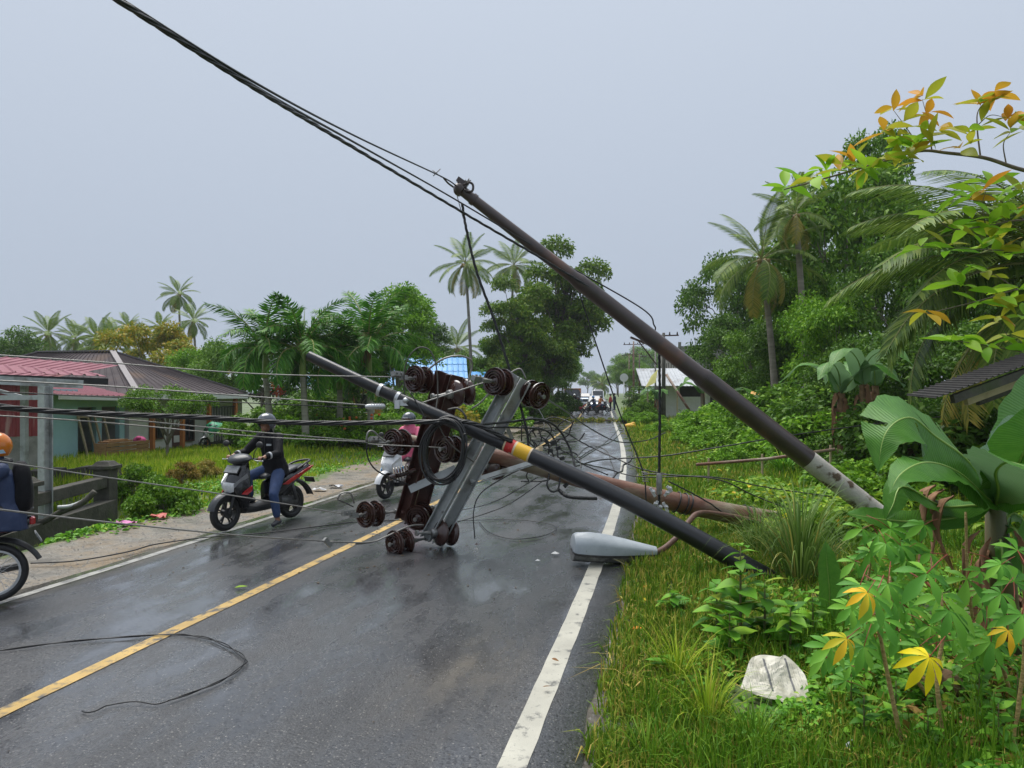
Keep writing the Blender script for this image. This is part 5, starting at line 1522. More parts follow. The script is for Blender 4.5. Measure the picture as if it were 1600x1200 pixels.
# coil of black cable
coil = empty('cable_coil', at(694, 748, 8.7), 0, 'coil of black cable hanging from the black pole', 'cable coil')
cx = at(694, 703, 8.62); xa = Vector((0.93, -0.36, 0.0)).normalized(); za = Vector((0.10, 0.0, 1)).normalized(); na = xa.cross(za)
g = random.Random(4)
for k in range(10):
    ra, rb2 = 0.232 + 0.0065 * k * g.uniform(.6, 1.3), 0.345 + 0.007 * k * g.uniform(.5, 1.4)
    ox, oz, on = g.uniform(-.012, .012), g.uniform(-.03, .012), g.uniform(-.045, .045); ph = g.uniform(0, 6)
    P = [cx + xa * (ra * math.cos(t_) + ox) + za * (rb2 * math.sin(t_) + oz) + na * (on + 0.02 * math.sin(2 * t_ + ph)) for t_ in [2 * math.pi * i / 48 for i in range(49)]]
    mb = MB(); mb.tube(P, 0.0105, 6, cap=False); part(coil, 'turn', M_RUBBER, mb, smooth=True)
for a_ in (0.5, 2.2, 3.9, 5.3):
    p_ = cx + xa * (0.262 * math.cos(a_)) + za * (0.375 * math.sin(a_)); t_ = (xa * (-math.sin(a_)) + za * math.cos(a_))
    mb = MB(); mb.torus(p_, t_, 0.05, 0.005, 12, 5); part(coil, 'tie', M_RUBBER, mb)

# tangle of black wires on the road behind the poles
g = random.Random(11)
tang = [
    ([(740, 664, 8.8), (790, 660, 9.2), (840, 655, 9.8), (870, 668, 10.2), (890, 700, 10.3), (900, 735, 10.1)], 0.016, 'thick black cable arching from the black pole into the tangle'),
    ([(745, 668, 8.9), (800, 668, 9.3), (850, 672, 9.9), (868, 690, 10.1), (872, 715, 10.0)], 0.013, 'second black cable arching into the tangle'),
    ([(845, 618, 9.3), (880, 640, 12), (920, 668, 14), (965, 690, 15), (1010, 688, 15.5), (1040, 676, 16)], 0.012, 'black wire sagging from the right insulator over the road'),
    ([(840, 668, 9.9), (880, 675, 11.5), (920, 697, 11.8), (960, 715, 11.5), (1000, 732, 11.2), (1050, 743, 11)], 0.010, 'black wire crossing the white line behind the rusty pole'),
    ([(880, 735, 10.4), (930, 720, 12), (975, 716, 12.2), (1040, 712, 12.0), (1140, 696, 12), (1200, 686, 12.2), (1330, 667, 13), (1480, 650, 14)], 0.012, 'black wire stretched from the tangle across the meadow to the right'),
    ([(900, 722, 10.3), (950, 733, 11.3), (1000, 745, 11.2), (1110, 745, 11.0), (1200, 762, 11.2), (1300, 776, 11.5)], 0.009, 'black wire drooping over the grass left of the white pole foot'),
    ([(1005, 740, 10.8), (1060, 743, 10.6), (1125, 750, 10.4), (1180, 775, 10.4), (1250, 802, 10.3)], 0.010, 'black wire slanting down the grass above the rusty pole'),
    ([(1045, 752, 9.9), (1080, 770, 9.9), (1110, 787, 9.9), (1140, 806, 10.0), (1200, 818, 10.0)], 0.011, 'black wire lying along the rusty pole to its lashings'),
    ([(905, 715, 10.4), (930, 700, 12.2), (955, 690, 14), (975, 672, 18)], 0.009, 'thin wire lying straight on the road beside the white line'),
    ([(905, 718, 10.4), (940, 696, 13.2), (962, 676, 16), (968, 668, 20)], 0.008, 'another thin wire lying straight on the road beside the white line'),
    ([(900, 715, 11.5), (915, 700, 12.6), (930, 697, 12.8), (948, 705, 12.6), (955, 722, 12.2), (962, 742, 11.7)], 0.009, 'thin wire loop standing on the right lane'),
    ([(870, 700, 10.5), (890, 710, 11), (910, 725, 11), (950, 742, 11)], 0.009, 'thin wire between the tangle and the rusty pole'),
    ([(835, 690, 9.9), (850, 712, 10), (880, 740, 10), (905, 742, 10.4), (905, 715, 11), (890, 706, 11), (862, 712, 10.6)], 0.010, 'wire loop at the heart of the tangle'),
    ([(958, 747, 11.3), (963, 740, 11.5), (972, 736, 11.8), (974, 727, 12.0), (983, 722, 12.2), (988, 713, 12.4)], 0.016, 'frayed thick cable end lying across the white line'),
    ([(872, 765, 9.9), (885, 775, 9.8), (905, 778, 9.8), (932, 779, 9.9)], 0.024, 'frayed thick cable hanging under the black pole'),
    ([(858, 740, 9.9), (855, 758, 9.8), (862, 768, 9.8), (872, 764, 9.85), (875, 745, 9.9)], 0.013, 'small thick cable loop under the rusty pole'),
    ([(830, 690, 9.9), (828, 676, 9.9), (838, 668, 10), (846, 686, 10), (836, 700, 9.9)], 0.009, 'small wire loop beside the coloured band'),
    ([(842, 640, 20), (858, 668, 16), (875, 690, 13), (868, 704, 12), (850, 700, 11)], 0.009, 'thin wire falling from the verge into the tangle'),
]
for i, (pp, r_, lab) in enumerate(tang):
    wire(pp, r_, lab, n=12 * len(pp), jit=0.004, seed=i, name='tangled_wire')
for i in range(14):
    x0, y0 = g.uniform(825, 885), g.uniform(665, 735); pp = []
    a_ = g.uniform(0, 6)
    for k in range(6):
        pp.append((x0, y0, 10.1 + 0.12 * math.sin(k + i)))
        a_ += g.uniform(-1.1, 1.1); x0 = min(940, max(815, x0 + 16 * math.cos(a_))); y0 = min(752, max(652, y0 + 12 * math.sin(a_)))
    wire(pp, 0.0075 + 0.003 * g.random(), 'black wire curled in the tangle behind the coloured pole band', n=40, name='tangled_wire', group='wires curled in the tangle')
ck = empty('wire_connectors', at(870, 700, 10.05), 0, 'small black connector boxes clipped to the tangled cables', 'connector')
for x_, y_ in ((846, 657), (833, 671), (864, 692), (878, 716), (860, 704), (884, 758), (872, 700), (854, 690)):
    mb = MB(); mb.box(at(x_, y_, 10.0), (0.07, 0.05, 0.05), Matrix.Rotation(g.uniform(-1, 1), 3, 'Y')); part(ck, 'connector_box', M_BLACK, mb, bevel=0.006)
mb = MB(); mb.box(at(844, 701, 9.9), (0.07, 0.06, 0.06)); mb.ball(at(840, 703, 9.88), 0.035, 8, 6); o = mb.build('terminal', M_CREAMBAND, None, True, 40); tag(o, 'small pale terminal hanging in the tangle', 'connector')

# wires lying on the road
def on_road(pts, r, label, twist=0, **k):
    P = catmull([gr(x_, y_, r + 0.004) for x_, y_ in pts], 14 * len(pts))
    return cable(P, r, label, spline=False, **k)
rl = empty('twisted_wire', gr(0, 1016), 0, 'two strand black wire lying in a loop on the near road', 'wire')
base = catmull([gr(x_, y_, 0.012) for x_, y_ in ((-80, 1024), (0, 1017), (90, 1005), (180, 997), (270, 992), (320, 997), (355, 1010), (381, 1028), (380, 1040), (350, 1062), (300, 1083), (245, 1100), (205, 1098), (165, 1103), (148, 1113), (124, 1111))], 150)
for c in (0, 1):
    Q = []
    last = 150 if c == 0 else 108
    for i, p in enumerate(base[:last]):
        a_ = i * 0.33 + c * math.pi; k_ = 0.011 if i > 40 else 0.008
        Q.append(p + Vector((k_ * math.cos(a_), k_ * math.cos(a_) * 0.6, 0.004 + 0.004 * math.sin(a_))))
    mb = MB(); mb.tube(Q, 0.0045, 6); part(rl, 'strand', M_RUBBER, mb, smooth=True)
wire([(742, 842, 9.3), (740, 800, 9.35), (752, 770, 9.5), (790, 745, 9.7), (828, 726, 9.9)], 0.008, 'thin black wire rising from the road to the rusty pole', n=26)
on_road([(715, 814), (770, 812), (820, 813), (862, 820), (868, 828), (845, 838), (800, 842), (765, 832), (748, 815)], 0.006, 'thin black wire loop lying on the right lane')
cable([gr(700, 820, .01), at(760, 802, 9.9), at(800, 785, 9.95), at(848, 752, 9.9)], 0.006, 'thin wire between the road and the underside of the rusty pole', n=20)
cable([gr(705, 800, .01), at(770, 785, 10.1), at(840, 746, 9.9)], 0.006, 'second thin wire from the road to the rusty pole', n=20)
on_road([(48, 880), (120, 876), (200, 862), (240, 851), (300, 842), (340, 838), (420, 832), (500, 822), (560, 815), (640, 812)], 0.009, 'black wire lying along the left edge of the road')

# ---- street lamp head torn down with its bent arm
M_MATTE0 = pm('dark_gasket', (0.03, 0.03, 0.03), (0.07, 0.065, 0.06), 30, 0.6)
M_LAMP = pm('grey_lamp_shell', (0.36, 0.40, 0.43), (0.44, 0.48, 0.51), 8, 0.38, c3=(0.16, 0.15, 0.13), c3scale=9, c3lo=0.66, c3hi=0.72)
lamp = empty('street_lamp_head', gr(955, 880), 0, 'grey street lamp head lying broken across the white edge line', 'street lamp')
l0, l1 = at(893, 858, 8.72), at(1024, 880, 8.85); l0.z = 0.165; l1.z = 0.085
dl = (l1 - l0).normalized(); xl, yl, _ = frame_of(dl, (0, -0.25, 1)); Ll = (l1 - l0).length
prof = [(0.0, 0.11, 0.13), (0.012, 0.145, 0.165), (0.05, 0.165, 0.19), (0.20, 0.18, 0.20), (0.40, 0.175, 0.185), (0.60, 0.15, 0.15), (0.78, 0.115, 0.115), (0.92, 0.085, 0.09), (1.0, 0.07, 0.075)]
rings = []
for f_, wx, hz in prof:
    c_ = l0 + dl * (Ll * f_); ring = []
    for i in range(9):
        a_ = math.pi * i / 8; ring.append(c_ + xl * (wx * math.cos(a_)) + yl * (hz * (math.sin(a_) ** 0.55 if math.sin(a_) > 1e-6 else 0) * (1.08 if i == 4 else 1.0)))
    for i in range(1, 4):
        ring.append(c_ - xl * (wx * (1 - i / 2)) - yl * 0.012)
    rings.append(ring)
mb = MB(); mb.loft(rings); part(lamp, 'upper_shell', M_LAMP, mb, smooth=True, auto=35)
rings = []
for f_, wx, hz in prof[1:7]:
    c_ = l0 + dl * (Ll * f_) - yl * 0.018; ring = []
    for i in range(9):
        a_ = math.pi * i / 8; ring.append(c_ + xl * (wx * 0.93 * math.cos(a_)) - yl * (0.125 * math.sin(a_)))
    rings.append(ring)
mb = MB(); mb.loft(rings); part(lamp, 'broken_glass_bowl', pm('frosted_bowl', (0.10, 0.10, 0.095), (0.28, 0.28, 0.27), 18, 0.2, bump=0.5), mb, smooth=True, auto=35)
mb = MB()
rings = []
for f_, wx, hz in prof:
    c_ = l0 + dl * (Ll * f_); rings.append([c_ + xl * wx * 1.03 + yl * .012, c_ + xl * wx * 1.03 - yl * .012, c_ - xl * wx * 1.03 - yl * .012, c_ - xl * wx * 1.03 + yl * .012])
mb.loft(rings); part(lamp, 'rim_seam', M_MATTE0, mb)
for f_ in (0.04, 0.34):
    c_ = l0 + dl * (Ll * f_) - xl * (0.12 + 0.03 * (f_ > .1)); mb = MB(); mb.box(c_ - yl * 0.005, (0.035, 0.03, 0.075), Matrix((xl, dl, yl)).transposed()); part(lamp, 'latch', M_BRIGHT, mb, bevel=0.004)
mb = MB(); mb.bar(at(958, 872, 8.65), at(985, 886, 8.65), 0.02, 0.01); part(lamp, 'bent_trim', M_BRIGHT, mb)
mb = MB(); mb.tube(catmull([l1, at(1040, 855, 8.95), at(1062, 835, 9.1), at(1078, 813, 9.3), at(1090, 803, 9.5), at(1112, 802, 9.8), at(1170, 812, 10.05), at(1235, 826, 10.1)], 30), 0.036, 10)
o = mb.build('lamp_arm', pm('rusty_pipe', (0.075, 0.035, 0.022), (0.14, 0.07, 0.045), 8, 0.55, bump=0.3), None, True); attach(o, lamp)
for k, (x_, y_, s_) in enumerate(((867, 865, 1.0), (745, 851, .7), (680, 860, .5), (840, 876, .6))):
    mb = MB(); p_ = gr(x_, y_, 0.012); mb.add([p_ + Vector((-.05 * s_, 0, 0)), p_ + Vector((.02 * s_, -.04 * s_, .004)), p_ + Vector((.06 * s_, .02 * s_, 0)), p_ + Vector((0, .05 * s_, .012)), p_ + Vector((0, 0, .03 * s_))], [(0, 1, 4), (1, 2, 4), (2, 3, 4), (3, 0, 4), (3, 2, 1, 0)])
    o = mb.build('shard', M_WHITE if k in (0, 3) else M_PORC)
    tag(o, ('white plastic shard on the road left of the lamp head', 'brown porcelain shard on the road right of the crossarm foot', 'tiny brown shard beside the galvanised crossarm foot', 'small white shard on the road below the larger white one')[k], 'shard')
# ================================================================== SCOOTERS, CARS AND PEOPLE
M_TYRE = pm('tyre_rubber', (0.013, 0.013, 0.014), (0.022, 0.022, 0.023), 30, 0.55)
M_GLOSSBLACK = pm('gloss_black_plastic', (0.012, 0.012, 0.014), None, rough=0.18, coat=0.4)
M_MATTE = pm('matte_black_plastic', (0.018, 0.018, 0.020), (0.026, 0.026, 0.028), 40, 0.5)
M_SILVER = pm('silver_panel', (0.36, 0.38, 0.40), (0.42, 0.44, 0.46), 10, 0.3, metal=0.35, coat=0.4)
M_REDP = pm('red_panel', (0.42, 0.012, 0.018), (0.48, 0.02, 0.025), 8, 0.22, coat=0.5)
M_WHITEP = pm('white_panel', (0.66, 0.67, 0.68), (0.72, 0.73, 0.74), 8, 0.2, coat=0.5)
M_LENS = pm('clear_lens', (0.48, 0.50, 0.52), (0.66, 0.68, 0.70), 25, 0.1, coat=0.8)
M_PLATE = pm('number_plate', (0.12, 0.125, 0.13), (0.30, 0.31, 0.32), 60, 0.4)
M_TAIL = pm('red_lens', (0.40, 0.01, 0.01), None, rough=0.12, coat=0.6)
M_SEAT = pm('seat_vinyl', (0.030, 0.033, 0.038), (0.045, 0.048, 0.054), 30, 0.35)
M_ENGINE = pm('grey_engine', (0.06, 0.06, 0.062), (0.13, 0.13, 0.13), 25, 0.5, metal=0.4)

def ring_y(x, z, w, h, n=12, p=1.0, dz=0.0):
    """closed ring in the y-z plane at x"""
    out = []
    for i in range(n):
        a = 2 * math.pi * i / n
        c, s_ = math.cos(a), math.sin(a)
        out.append(Vector((x, w * math.copysign(abs(c) ** p, c), z + h * math.copysign(abs(s_) ** p, s_))))
    return out

def wheel_parts(root, x, r, tw, cast=True, spoke_mat=None):
    w = MB(); w.torus((x, 0, r), (0, 1, 0), r - tw, tw, 36, 10, squash=1.0)
    wo = w.build('wheel', M_TYRE, root, True)
    rim = MB(); ri = r - tw * 1.9
    rim.lathe([(ri - 0.012, -tw * .75), (ri + 0.008, -tw * .75), (ri + .002, 0), (ri + 0.008, tw * .75), (ri - 0.012, tw * .75), (ri - 0.012, -tw * .75)], 32, (x, 0, r), (0, 1, 0), cap=False)
    rim.lathe([(0.045, -0.05), (0.045, 0.05)], 14, (x, 0, r), (0, 1, 0))
    if cast:
        for k in range(5):
            a = 2 * math.pi * k / 5 + 0.3
            for da in (-0.16, 0.16):
                rim.bar((x + 0.035 * math.cos(a), 0, r + 0.035 * math.sin(a)), (x + ri * math.cos(a + da), 0, r + ri * math.sin(a + da)), 0.022, 0.018)
    else:
        for k in range(28):
            a = 2 * math.pi * k / 28; s_ = -1 if k % 2 else 1
            rim.tube([(x + 0.045 * math.cos(a + 0.5 * s_), 0.035 * s_, r + 0.045 * math.sin(a + 0.5 * s_)), (x + ri * math.cos(a), 0, r + ri * math.sin(a))], 0.0022, 4)
    rim.build('rim', spoke_mat or (M_MATTE if cast else M_BRIGHT), wo, True, 30)
    return wo

def fender(x, r, w, a0, a1, rr0, thick=0.012, tail=0.0):
    rings = []
    for i in range(13):
        t = i / 12; a = R(a0 + (a1 - a0) * t); ring = []
        rad = rr0 + tail * t * t
        for j in range(7):
            q = -1 + 2 * j / 6
            ring.append(Vector((x + (rad - 0.035 * q * q) * math.cos(a), w * q, r + (rad - 0.035 * q * q) * math.sin(a))))
        for j in range(6, -1, -1):
            q = -1 + 2 * j / 6; rad2 = rad - thick
            ring.append(Vector((x + (rad2 - 0.035 * q * q) * math.cos(a), w * q * 0.94, r + (rad2 - 0.035 * q * q) * math.sin(a))))
        rings.append(ring)
    mb = MB(); mb.loft(rings); return mb

def side_pair(poly, y, depth, mat, root, name, both=True):
    """a side panel (polygon in x,z) on each flank"""
    for s_ in ((1, -1) if both else (1,)):
        mb = MB(); mb.prism(poly, (0, s_, 0), (0, s_ * y, 0), depth); mb.build(name, mat, root, bevel=0.008)

def scooter(label, loc, heading, body, accent, nose, flank, cat='scooter', group=None, name='scooter', fend=None):
    root = empty(name, loc, heading, label, cat, group)
    wheel_parts(root, 0.63, 0.255, 0.045); wheel_parts(root, -0.62, 0.255, 0.050)
    fk = MB()
    for s_ in (-1, 1):
        fk.tube([(0.63, 0.075 * s_, 0.255), (0.56, 0.075 * s_, 0.44), (0.50, 0.05 * s_, 0.62)], [0.02, 0.022, 0.024], 8)
    fk.lathe([(0.075, -0.004), (0.075, 0.004)], 16, (0.63, 0.06, 0.255), (0, 1, 0))
    fk.build('fork', M_MATTE, root, True, 40)
    fender(0.63, 0.255, 0.07, 12, 140, 0.292).build('front_fender', fend or nose, root, True, 40)
    # apron: loft of horizontal sections
    def sec(z, xf, xb, w, n=14):
        ring = []
        for i in range(n):
            a = math.pi * (i / (n - 1)) - math.pi / 2
            ring.append(Vector((xb + (xf - xb) * math.cos(a) ** 0.8 if math.cos(a) > 1e-6 else xb, w * math.sin(a), z)))
        ring += [Vector((xb - 0.025, w * 0.82, z)), Vector((xb - 0.035, 0, z)), Vector((xb - 0.025, -w * 0.82, z))]
        return ring
    mb = MB(); mb.loft([sec(0.30, 0.42, 0.33, 0.13), sec(0.40, 0.46, 0.35, 0.18), sec(0.50, 0.56, 0.37, 0.215), sec(0.60, 0.605, 0.37, 0.215), sec(0.70, 0.575, 0.36, 0.195), sec(0.80, 0.52, 0.34, 0.165), sec(0.88, 0.475, 0.33, 0.14), sec(0.955, 0.44, 0.32, 0.11)])
    ap = mb.build('front_apron', body, root, True, 50)
    mb = MB(); mb.loft([[Vector((x_ + 0.006, y_, z_)) for x_, y_, z_ in row] for row in (
        [(0.565, -0.10, 0.55), (0.585, -0.05, 0.53), (0.59, 0, 0.52), (0.585, 0.05, 0.53), (0.565, 0.10, 0.55)],
        [(0.585, -0.125, 0.60), (0.615, -0.06, 0.60), (0.622, 0, 0.60), (0.615, 0.06, 0.60), (0.585, 0.125, 0.60)],
        [(0.56, -0.125, 0.665), (0.595, -0.06, 0.675), (0.604, 0, 0.68), (0.595, 0.06, 0.675), (0.56, 0.125, 0.665)])], cap=False, closed=False)
    mb.build('headlight', M_LENS, root, True)
    for s_ in (-1, 1):   # silver brow blades of the nose
        mb = MB(); mb.add([(0.585, 0.115 * s_, 0.60), (0.60, 0.13 * s_, 0.66), (0.44, 0.215 * s_, 0.80), (0.40, 0.20 * s_, 0.74), (0.555, 0.10 * s_, 0.615), (0.57, 0.11 * s_, 0.655), (0.42, 0.18 * s_, 0.79), (0.39, 0.17 * s_, 0.75)],
                         [(0, 1, 2, 3), (7, 6, 5, 4), (0, 4, 5, 1), (1, 5, 6, 2), (2, 6, 7, 3), (3, 7, 4, 0)])
        fixn(mb.mesh('x', nose)); mb.build('nose_blade', nose, root)
        mb = MB(); mb.add([(0.52, 0.205 * s_, 0.515), (0.44, 0.218 * s_, 0.50), (0.355, 0.222 * s_, 0.55), (0.35, 0.222 * s_, 0.62), (0.46, 0.226 * s_, 0.57)], [(0, 1, 2, 3, 4) if s_ < 0 else (4, 3, 2, 1, 0)])
        o = mb.build('accent_stripe', accent, root); m_ = o.modifiers.new('s', 'SOLIDIFY'); m_.thickness = 0.012; m_.offset = 0
    mb = MB(); mb.box((0.515, 0, 0.855), (0.012, 0.26, 0.115), Matrix.Rotation(R(-35), 3, 'Y')); pl = mb.build('number_plate', M_PLATE, root, bevel=0.004)
    mb = MB(); mb.box((0.5085, 0, 0.851), (0.010, 0.275, 0.13), Matrix.Rotation(R(-35), 3, 'Y')); mb.build('plate_frame', M_MATTE, pl)
    # floor, tunnel, under cowl
    mb = MB(); mb.loft([ring_y(0.36, 0.28, 0.13, 0.07, 12, .6), ring_y(0.20, 0.26, 0.15, 0.055, 12, .6), ring_y(-0.05, 0.27, 0.16, 0.06, 12, .6), ring_y(-0.30, 0.33, 0.14, 0.10, 12, .6)]); mb.build('floorboard', M_MATTE, root, True, 40)
    # body under the seat and tail
    mb = MB(); mb.loft([ring_y(-0.10, 0.46, 0.10, 0.17, 12, .7), ring_y(-0.25, 0.52, 0.135, 0.18, 12, .75), ring_y(-0.50, 0.60, 0.145, 0.13, 12, .8), ring_y(-0.75, 0.70, 0.12, 0.085, 12, .85), ring_y(-0.95, 0.78, 0.06, 0.05, 12, .9)]); mb.build('rear_body', flank, root, True, 45)
    side_pair([(-0.30, 0.56), (-0.42, 0.545), (-0.88, 0.735), (-0.97, 0.80), (-0.90, 0.79), (-0.55, 0.665)], 0.128, 0.022, accent, root, 'tail_stripe')
    mb = MB(); mb.loft([ring_y(-0.02, 0.685, 0.06, 0.03), ring_y(-0.10, 0.705, 0.10, 0.045), ring_y(-0.30, 0.715, 0.13, 0.045), ring_y(-0.46, 0.735, 0.135, 0.05), ring_y(-0.62, 0.775, 0.125, 0.045), ring_y(-0.82, 0.80, 0.08, 0.03)]); mb.build('seat', M_SEAT, root, True)
    mb = MB(); mb.tube(catmull([(-0.60, 0.135, 0.76), (-0.80, 0.13, 0.84), (-0.96, 0.06, 0.87), (-0.96, -0.06, 0.87), (-0.80, -0.13, 0.84), (-0.60, -0.135, 0.76)], 24), 0.017, 8); mb.build('grab_rail', M_MATTE, root, True)
    mb = MB(); mb.box((-0.985, 0, 0.77), (0.03, 0.11, 0.06)); mb.build('tail_light', M_TAIL, root, bevel=0.01)
    fender(-0.62, 0.255, 0.07, 80, 172, 0.36, tail=0.10).build('rear_fender', M_MATTE, root, True, 40)
    mb = MB(); mb.box((-1.02, 0, 0.56), (0.012, 0.20, 0.09), Matrix.Rotation(R(25), 3, 'Y')); mb.build('rear_plate', M_MATTE, root)
    mb = MB(); mb.loft([ring_y(-0.12, 0.30, 0.10, 0.09), ring_y(-0.3, 0.30, 0.12, 0.11), ring_y(-0.55, 0.27, 0.10, 0.09), ring_y(-0.72, 0.26, 0.06, 0.07)]); mb.build('engine_cover', M_ENGINE, root, True, 40)
    mb = MB(); mb.tube([(-0.25, -0.10, 0.24), (-0.45, -0.16, 0.26), (-0.60, -0.17, 0.28), (-0.95, -0.17, 0.34)], [0.02, 0.03, 0.055, 0.05], 12); mb.build('exhaust', M_MATTE, root, True, 40)
    mb = MB(); mb.tube([(-0.62, 0.11, 0.30), (-0.52, 0.10, 0.60)], 0.03, 8); mb.build('shock_absorber', M_ENGINE, root, True)
    # handlebar
    mb = MB(); mb.loft([ring_y(0.53, 0.965, 0.04, 0.02), ring_y(0.48, 0.975, 0.14, 0.055), ring_y(0.39, 0.99, 0.205, 0.075), ring_y(0.32, 1.01, 0.19, 0.055), ring_y(0.28, 1.02, 0.12, 0.025)]); mb.build('handlebar_cover', M_SEAT, root, True, 50)
    mb = MB(); mb.tube([(0.42, 0, 0.86), (0.40, 0, 0.97)], 0.05, 8); mb.tube(catmull([(0.27, 0.36, 0.985), (0.31, 0.22, 0.995), (0.36, 0, 0.99), (0.31, -0.22, 0.995), (0.27, -0.36, 0.985)], 16), 0.012, 8); mb.build('handlebar', M_MATTE, root, True)
    for s_ in (-1, 1):
        mb = MB(); mb.tube([(0.265, 0.375 * s_, 0.984), (0.295, 0.255 * s_, 0.993)], 0.018, 9); mb.build('grip', M_TYRE, root, True)
        mb = MB(); mb.tube([(0.33, 0.22 * s_, 0.985), (0.36, 0.30 * s_, 0.975), (0.33, 0.40 * s_, 0.97)], 0.007, 6); mb.ball((0.33, 0.40 * s_, 0.97), 0.011, 6, 5); mb.build('brake_lever', M_BRIGHT, root, True)
        mb = MB(); mb.tube([(0.33, 0.22 * s_, 1.0), (0.34, 0.25 * s_, 1.10), (0.33, 0.31 * s_, 1.17)], 0.007, 6)
        st_ = mb.build('mirror', M_MATTE, root, True)
        mb = MB(); mb.ball((0.325, 0.335 * s_, 1.20), (0.022, 0.068, 0.045), 12, 8); mb.build('mirror_head', M_MATTE, st_, True)
    mb = MB(); mb.tube([(-0.15, 0.12, 0.24), (-0.20, 0.22, 0.02)], 0.011, 6); mb.build('side_stand', M_MATTE, root, True)
    return root

# ---- people: overlapping tapered volumes fused into one continuous skin
def fuse(name, vols, mats, voxel=0.009, smooth=5):
    mb = MB(); tags = []
    for v in vols:
        n0 = len(mb.v); kind, m = v[0], v[1]
        if kind == 'limb': mb.tube(v[2], v[3], 12, flat=v[4] if len(v) > 4 else 1.0, up=v[5] if len(v) > 5 else None)
        elif kind == 'ball': mb.ball(v[2], v[3], 14, 10, v[4] if len(v) > 4 else None)
        elif kind == 'loft': mb.loft(v[2])
        tags += [m] * (len(mb.v) - n0)
        if kind == 'limb':      # round ends
            for p, r_ in ((v[2][0], v[3][0]), (v[2][-1], v[3][-1])):
                n0 = len(mb.v); mb.ball(p, r_, 10, 8); tags += [m] * (len(mb.v) - n0)
    me = fixn(mb.mesh('tmp', mats[0]))
    ob = bpy.data.objects.new('tmp', me); COL.objects.link(ob)
    r_ = ob.modifiers.new('r', 'REMESH'); r_.mode = 'VOXEL'; r_.voxel_size = voxel
    s_ = ob.modifiers.new('s', 'SMOOTH'); s_.iterations = smooth; s_.factor = 0.5
    dg = bpy.context.evaluated_depsgraph_get()
    out = bpy.data.meshes.new_from_object(ob.evaluated_get(dg))
    bpy.data.objects.remove(ob)
    ftag = [tags[f[0]] for f in mb.f]
    bv = BVHTree.FromPolygons([Vector(p) for p in mb.v], mb.f)
    out.materials.clear()
    for m in mats: out.materials.append(m)
    mi = [ftag[bv.find_nearest(p.center)[2]] for p in out.polygons]
    out.polygons.foreach_set('material_index', mi)
    out.polygons.foreach_set('use_smooth', [True] * len(mi))
    out.name = name; out.update()
    return out

def hand(vols, m, wrist, grip, s_):
    """five fingers closed over a grip that runs along y"""
    g = Vector(grip)
    vols.append(('ball', m, g + Vector((-0.035, 0, 0.016)), (0.034, 0.042, 0.020)))
    vols.append(('limb', m, [wrist, g + Vector((-0.04, 0, 0.016))], [0.026, 0.028]))
    for i, l in enumerate((0.86, 1.0, 0.95, 0.78)):
        y = (i - 1.5) * 0.0205 * -s_
        vols.append(('limb', m, [g + Vector((-0.022, y, 0.026)), g + Vector((0.006, y, 0.036)), g + Vector((0.032 * l, y, 0.020)), g + Vector((0.034 * l, y, -0.010)), g + Vector((0.014, y, -0.028 * l))], [0.0098, 0.0096, 0.009, 0.0086, 0.0078]))
    ty = -0.038 * s_
    vols.append(('limb', m, [g + Vector((-0.04, ty * 0.8, 0.008)), g + Vector((-0.026, ty * 1.2, -0.014)), g + Vector((0.002, ty * 1.15, -0.026))], [0.0125, 0.011, 0.009]))

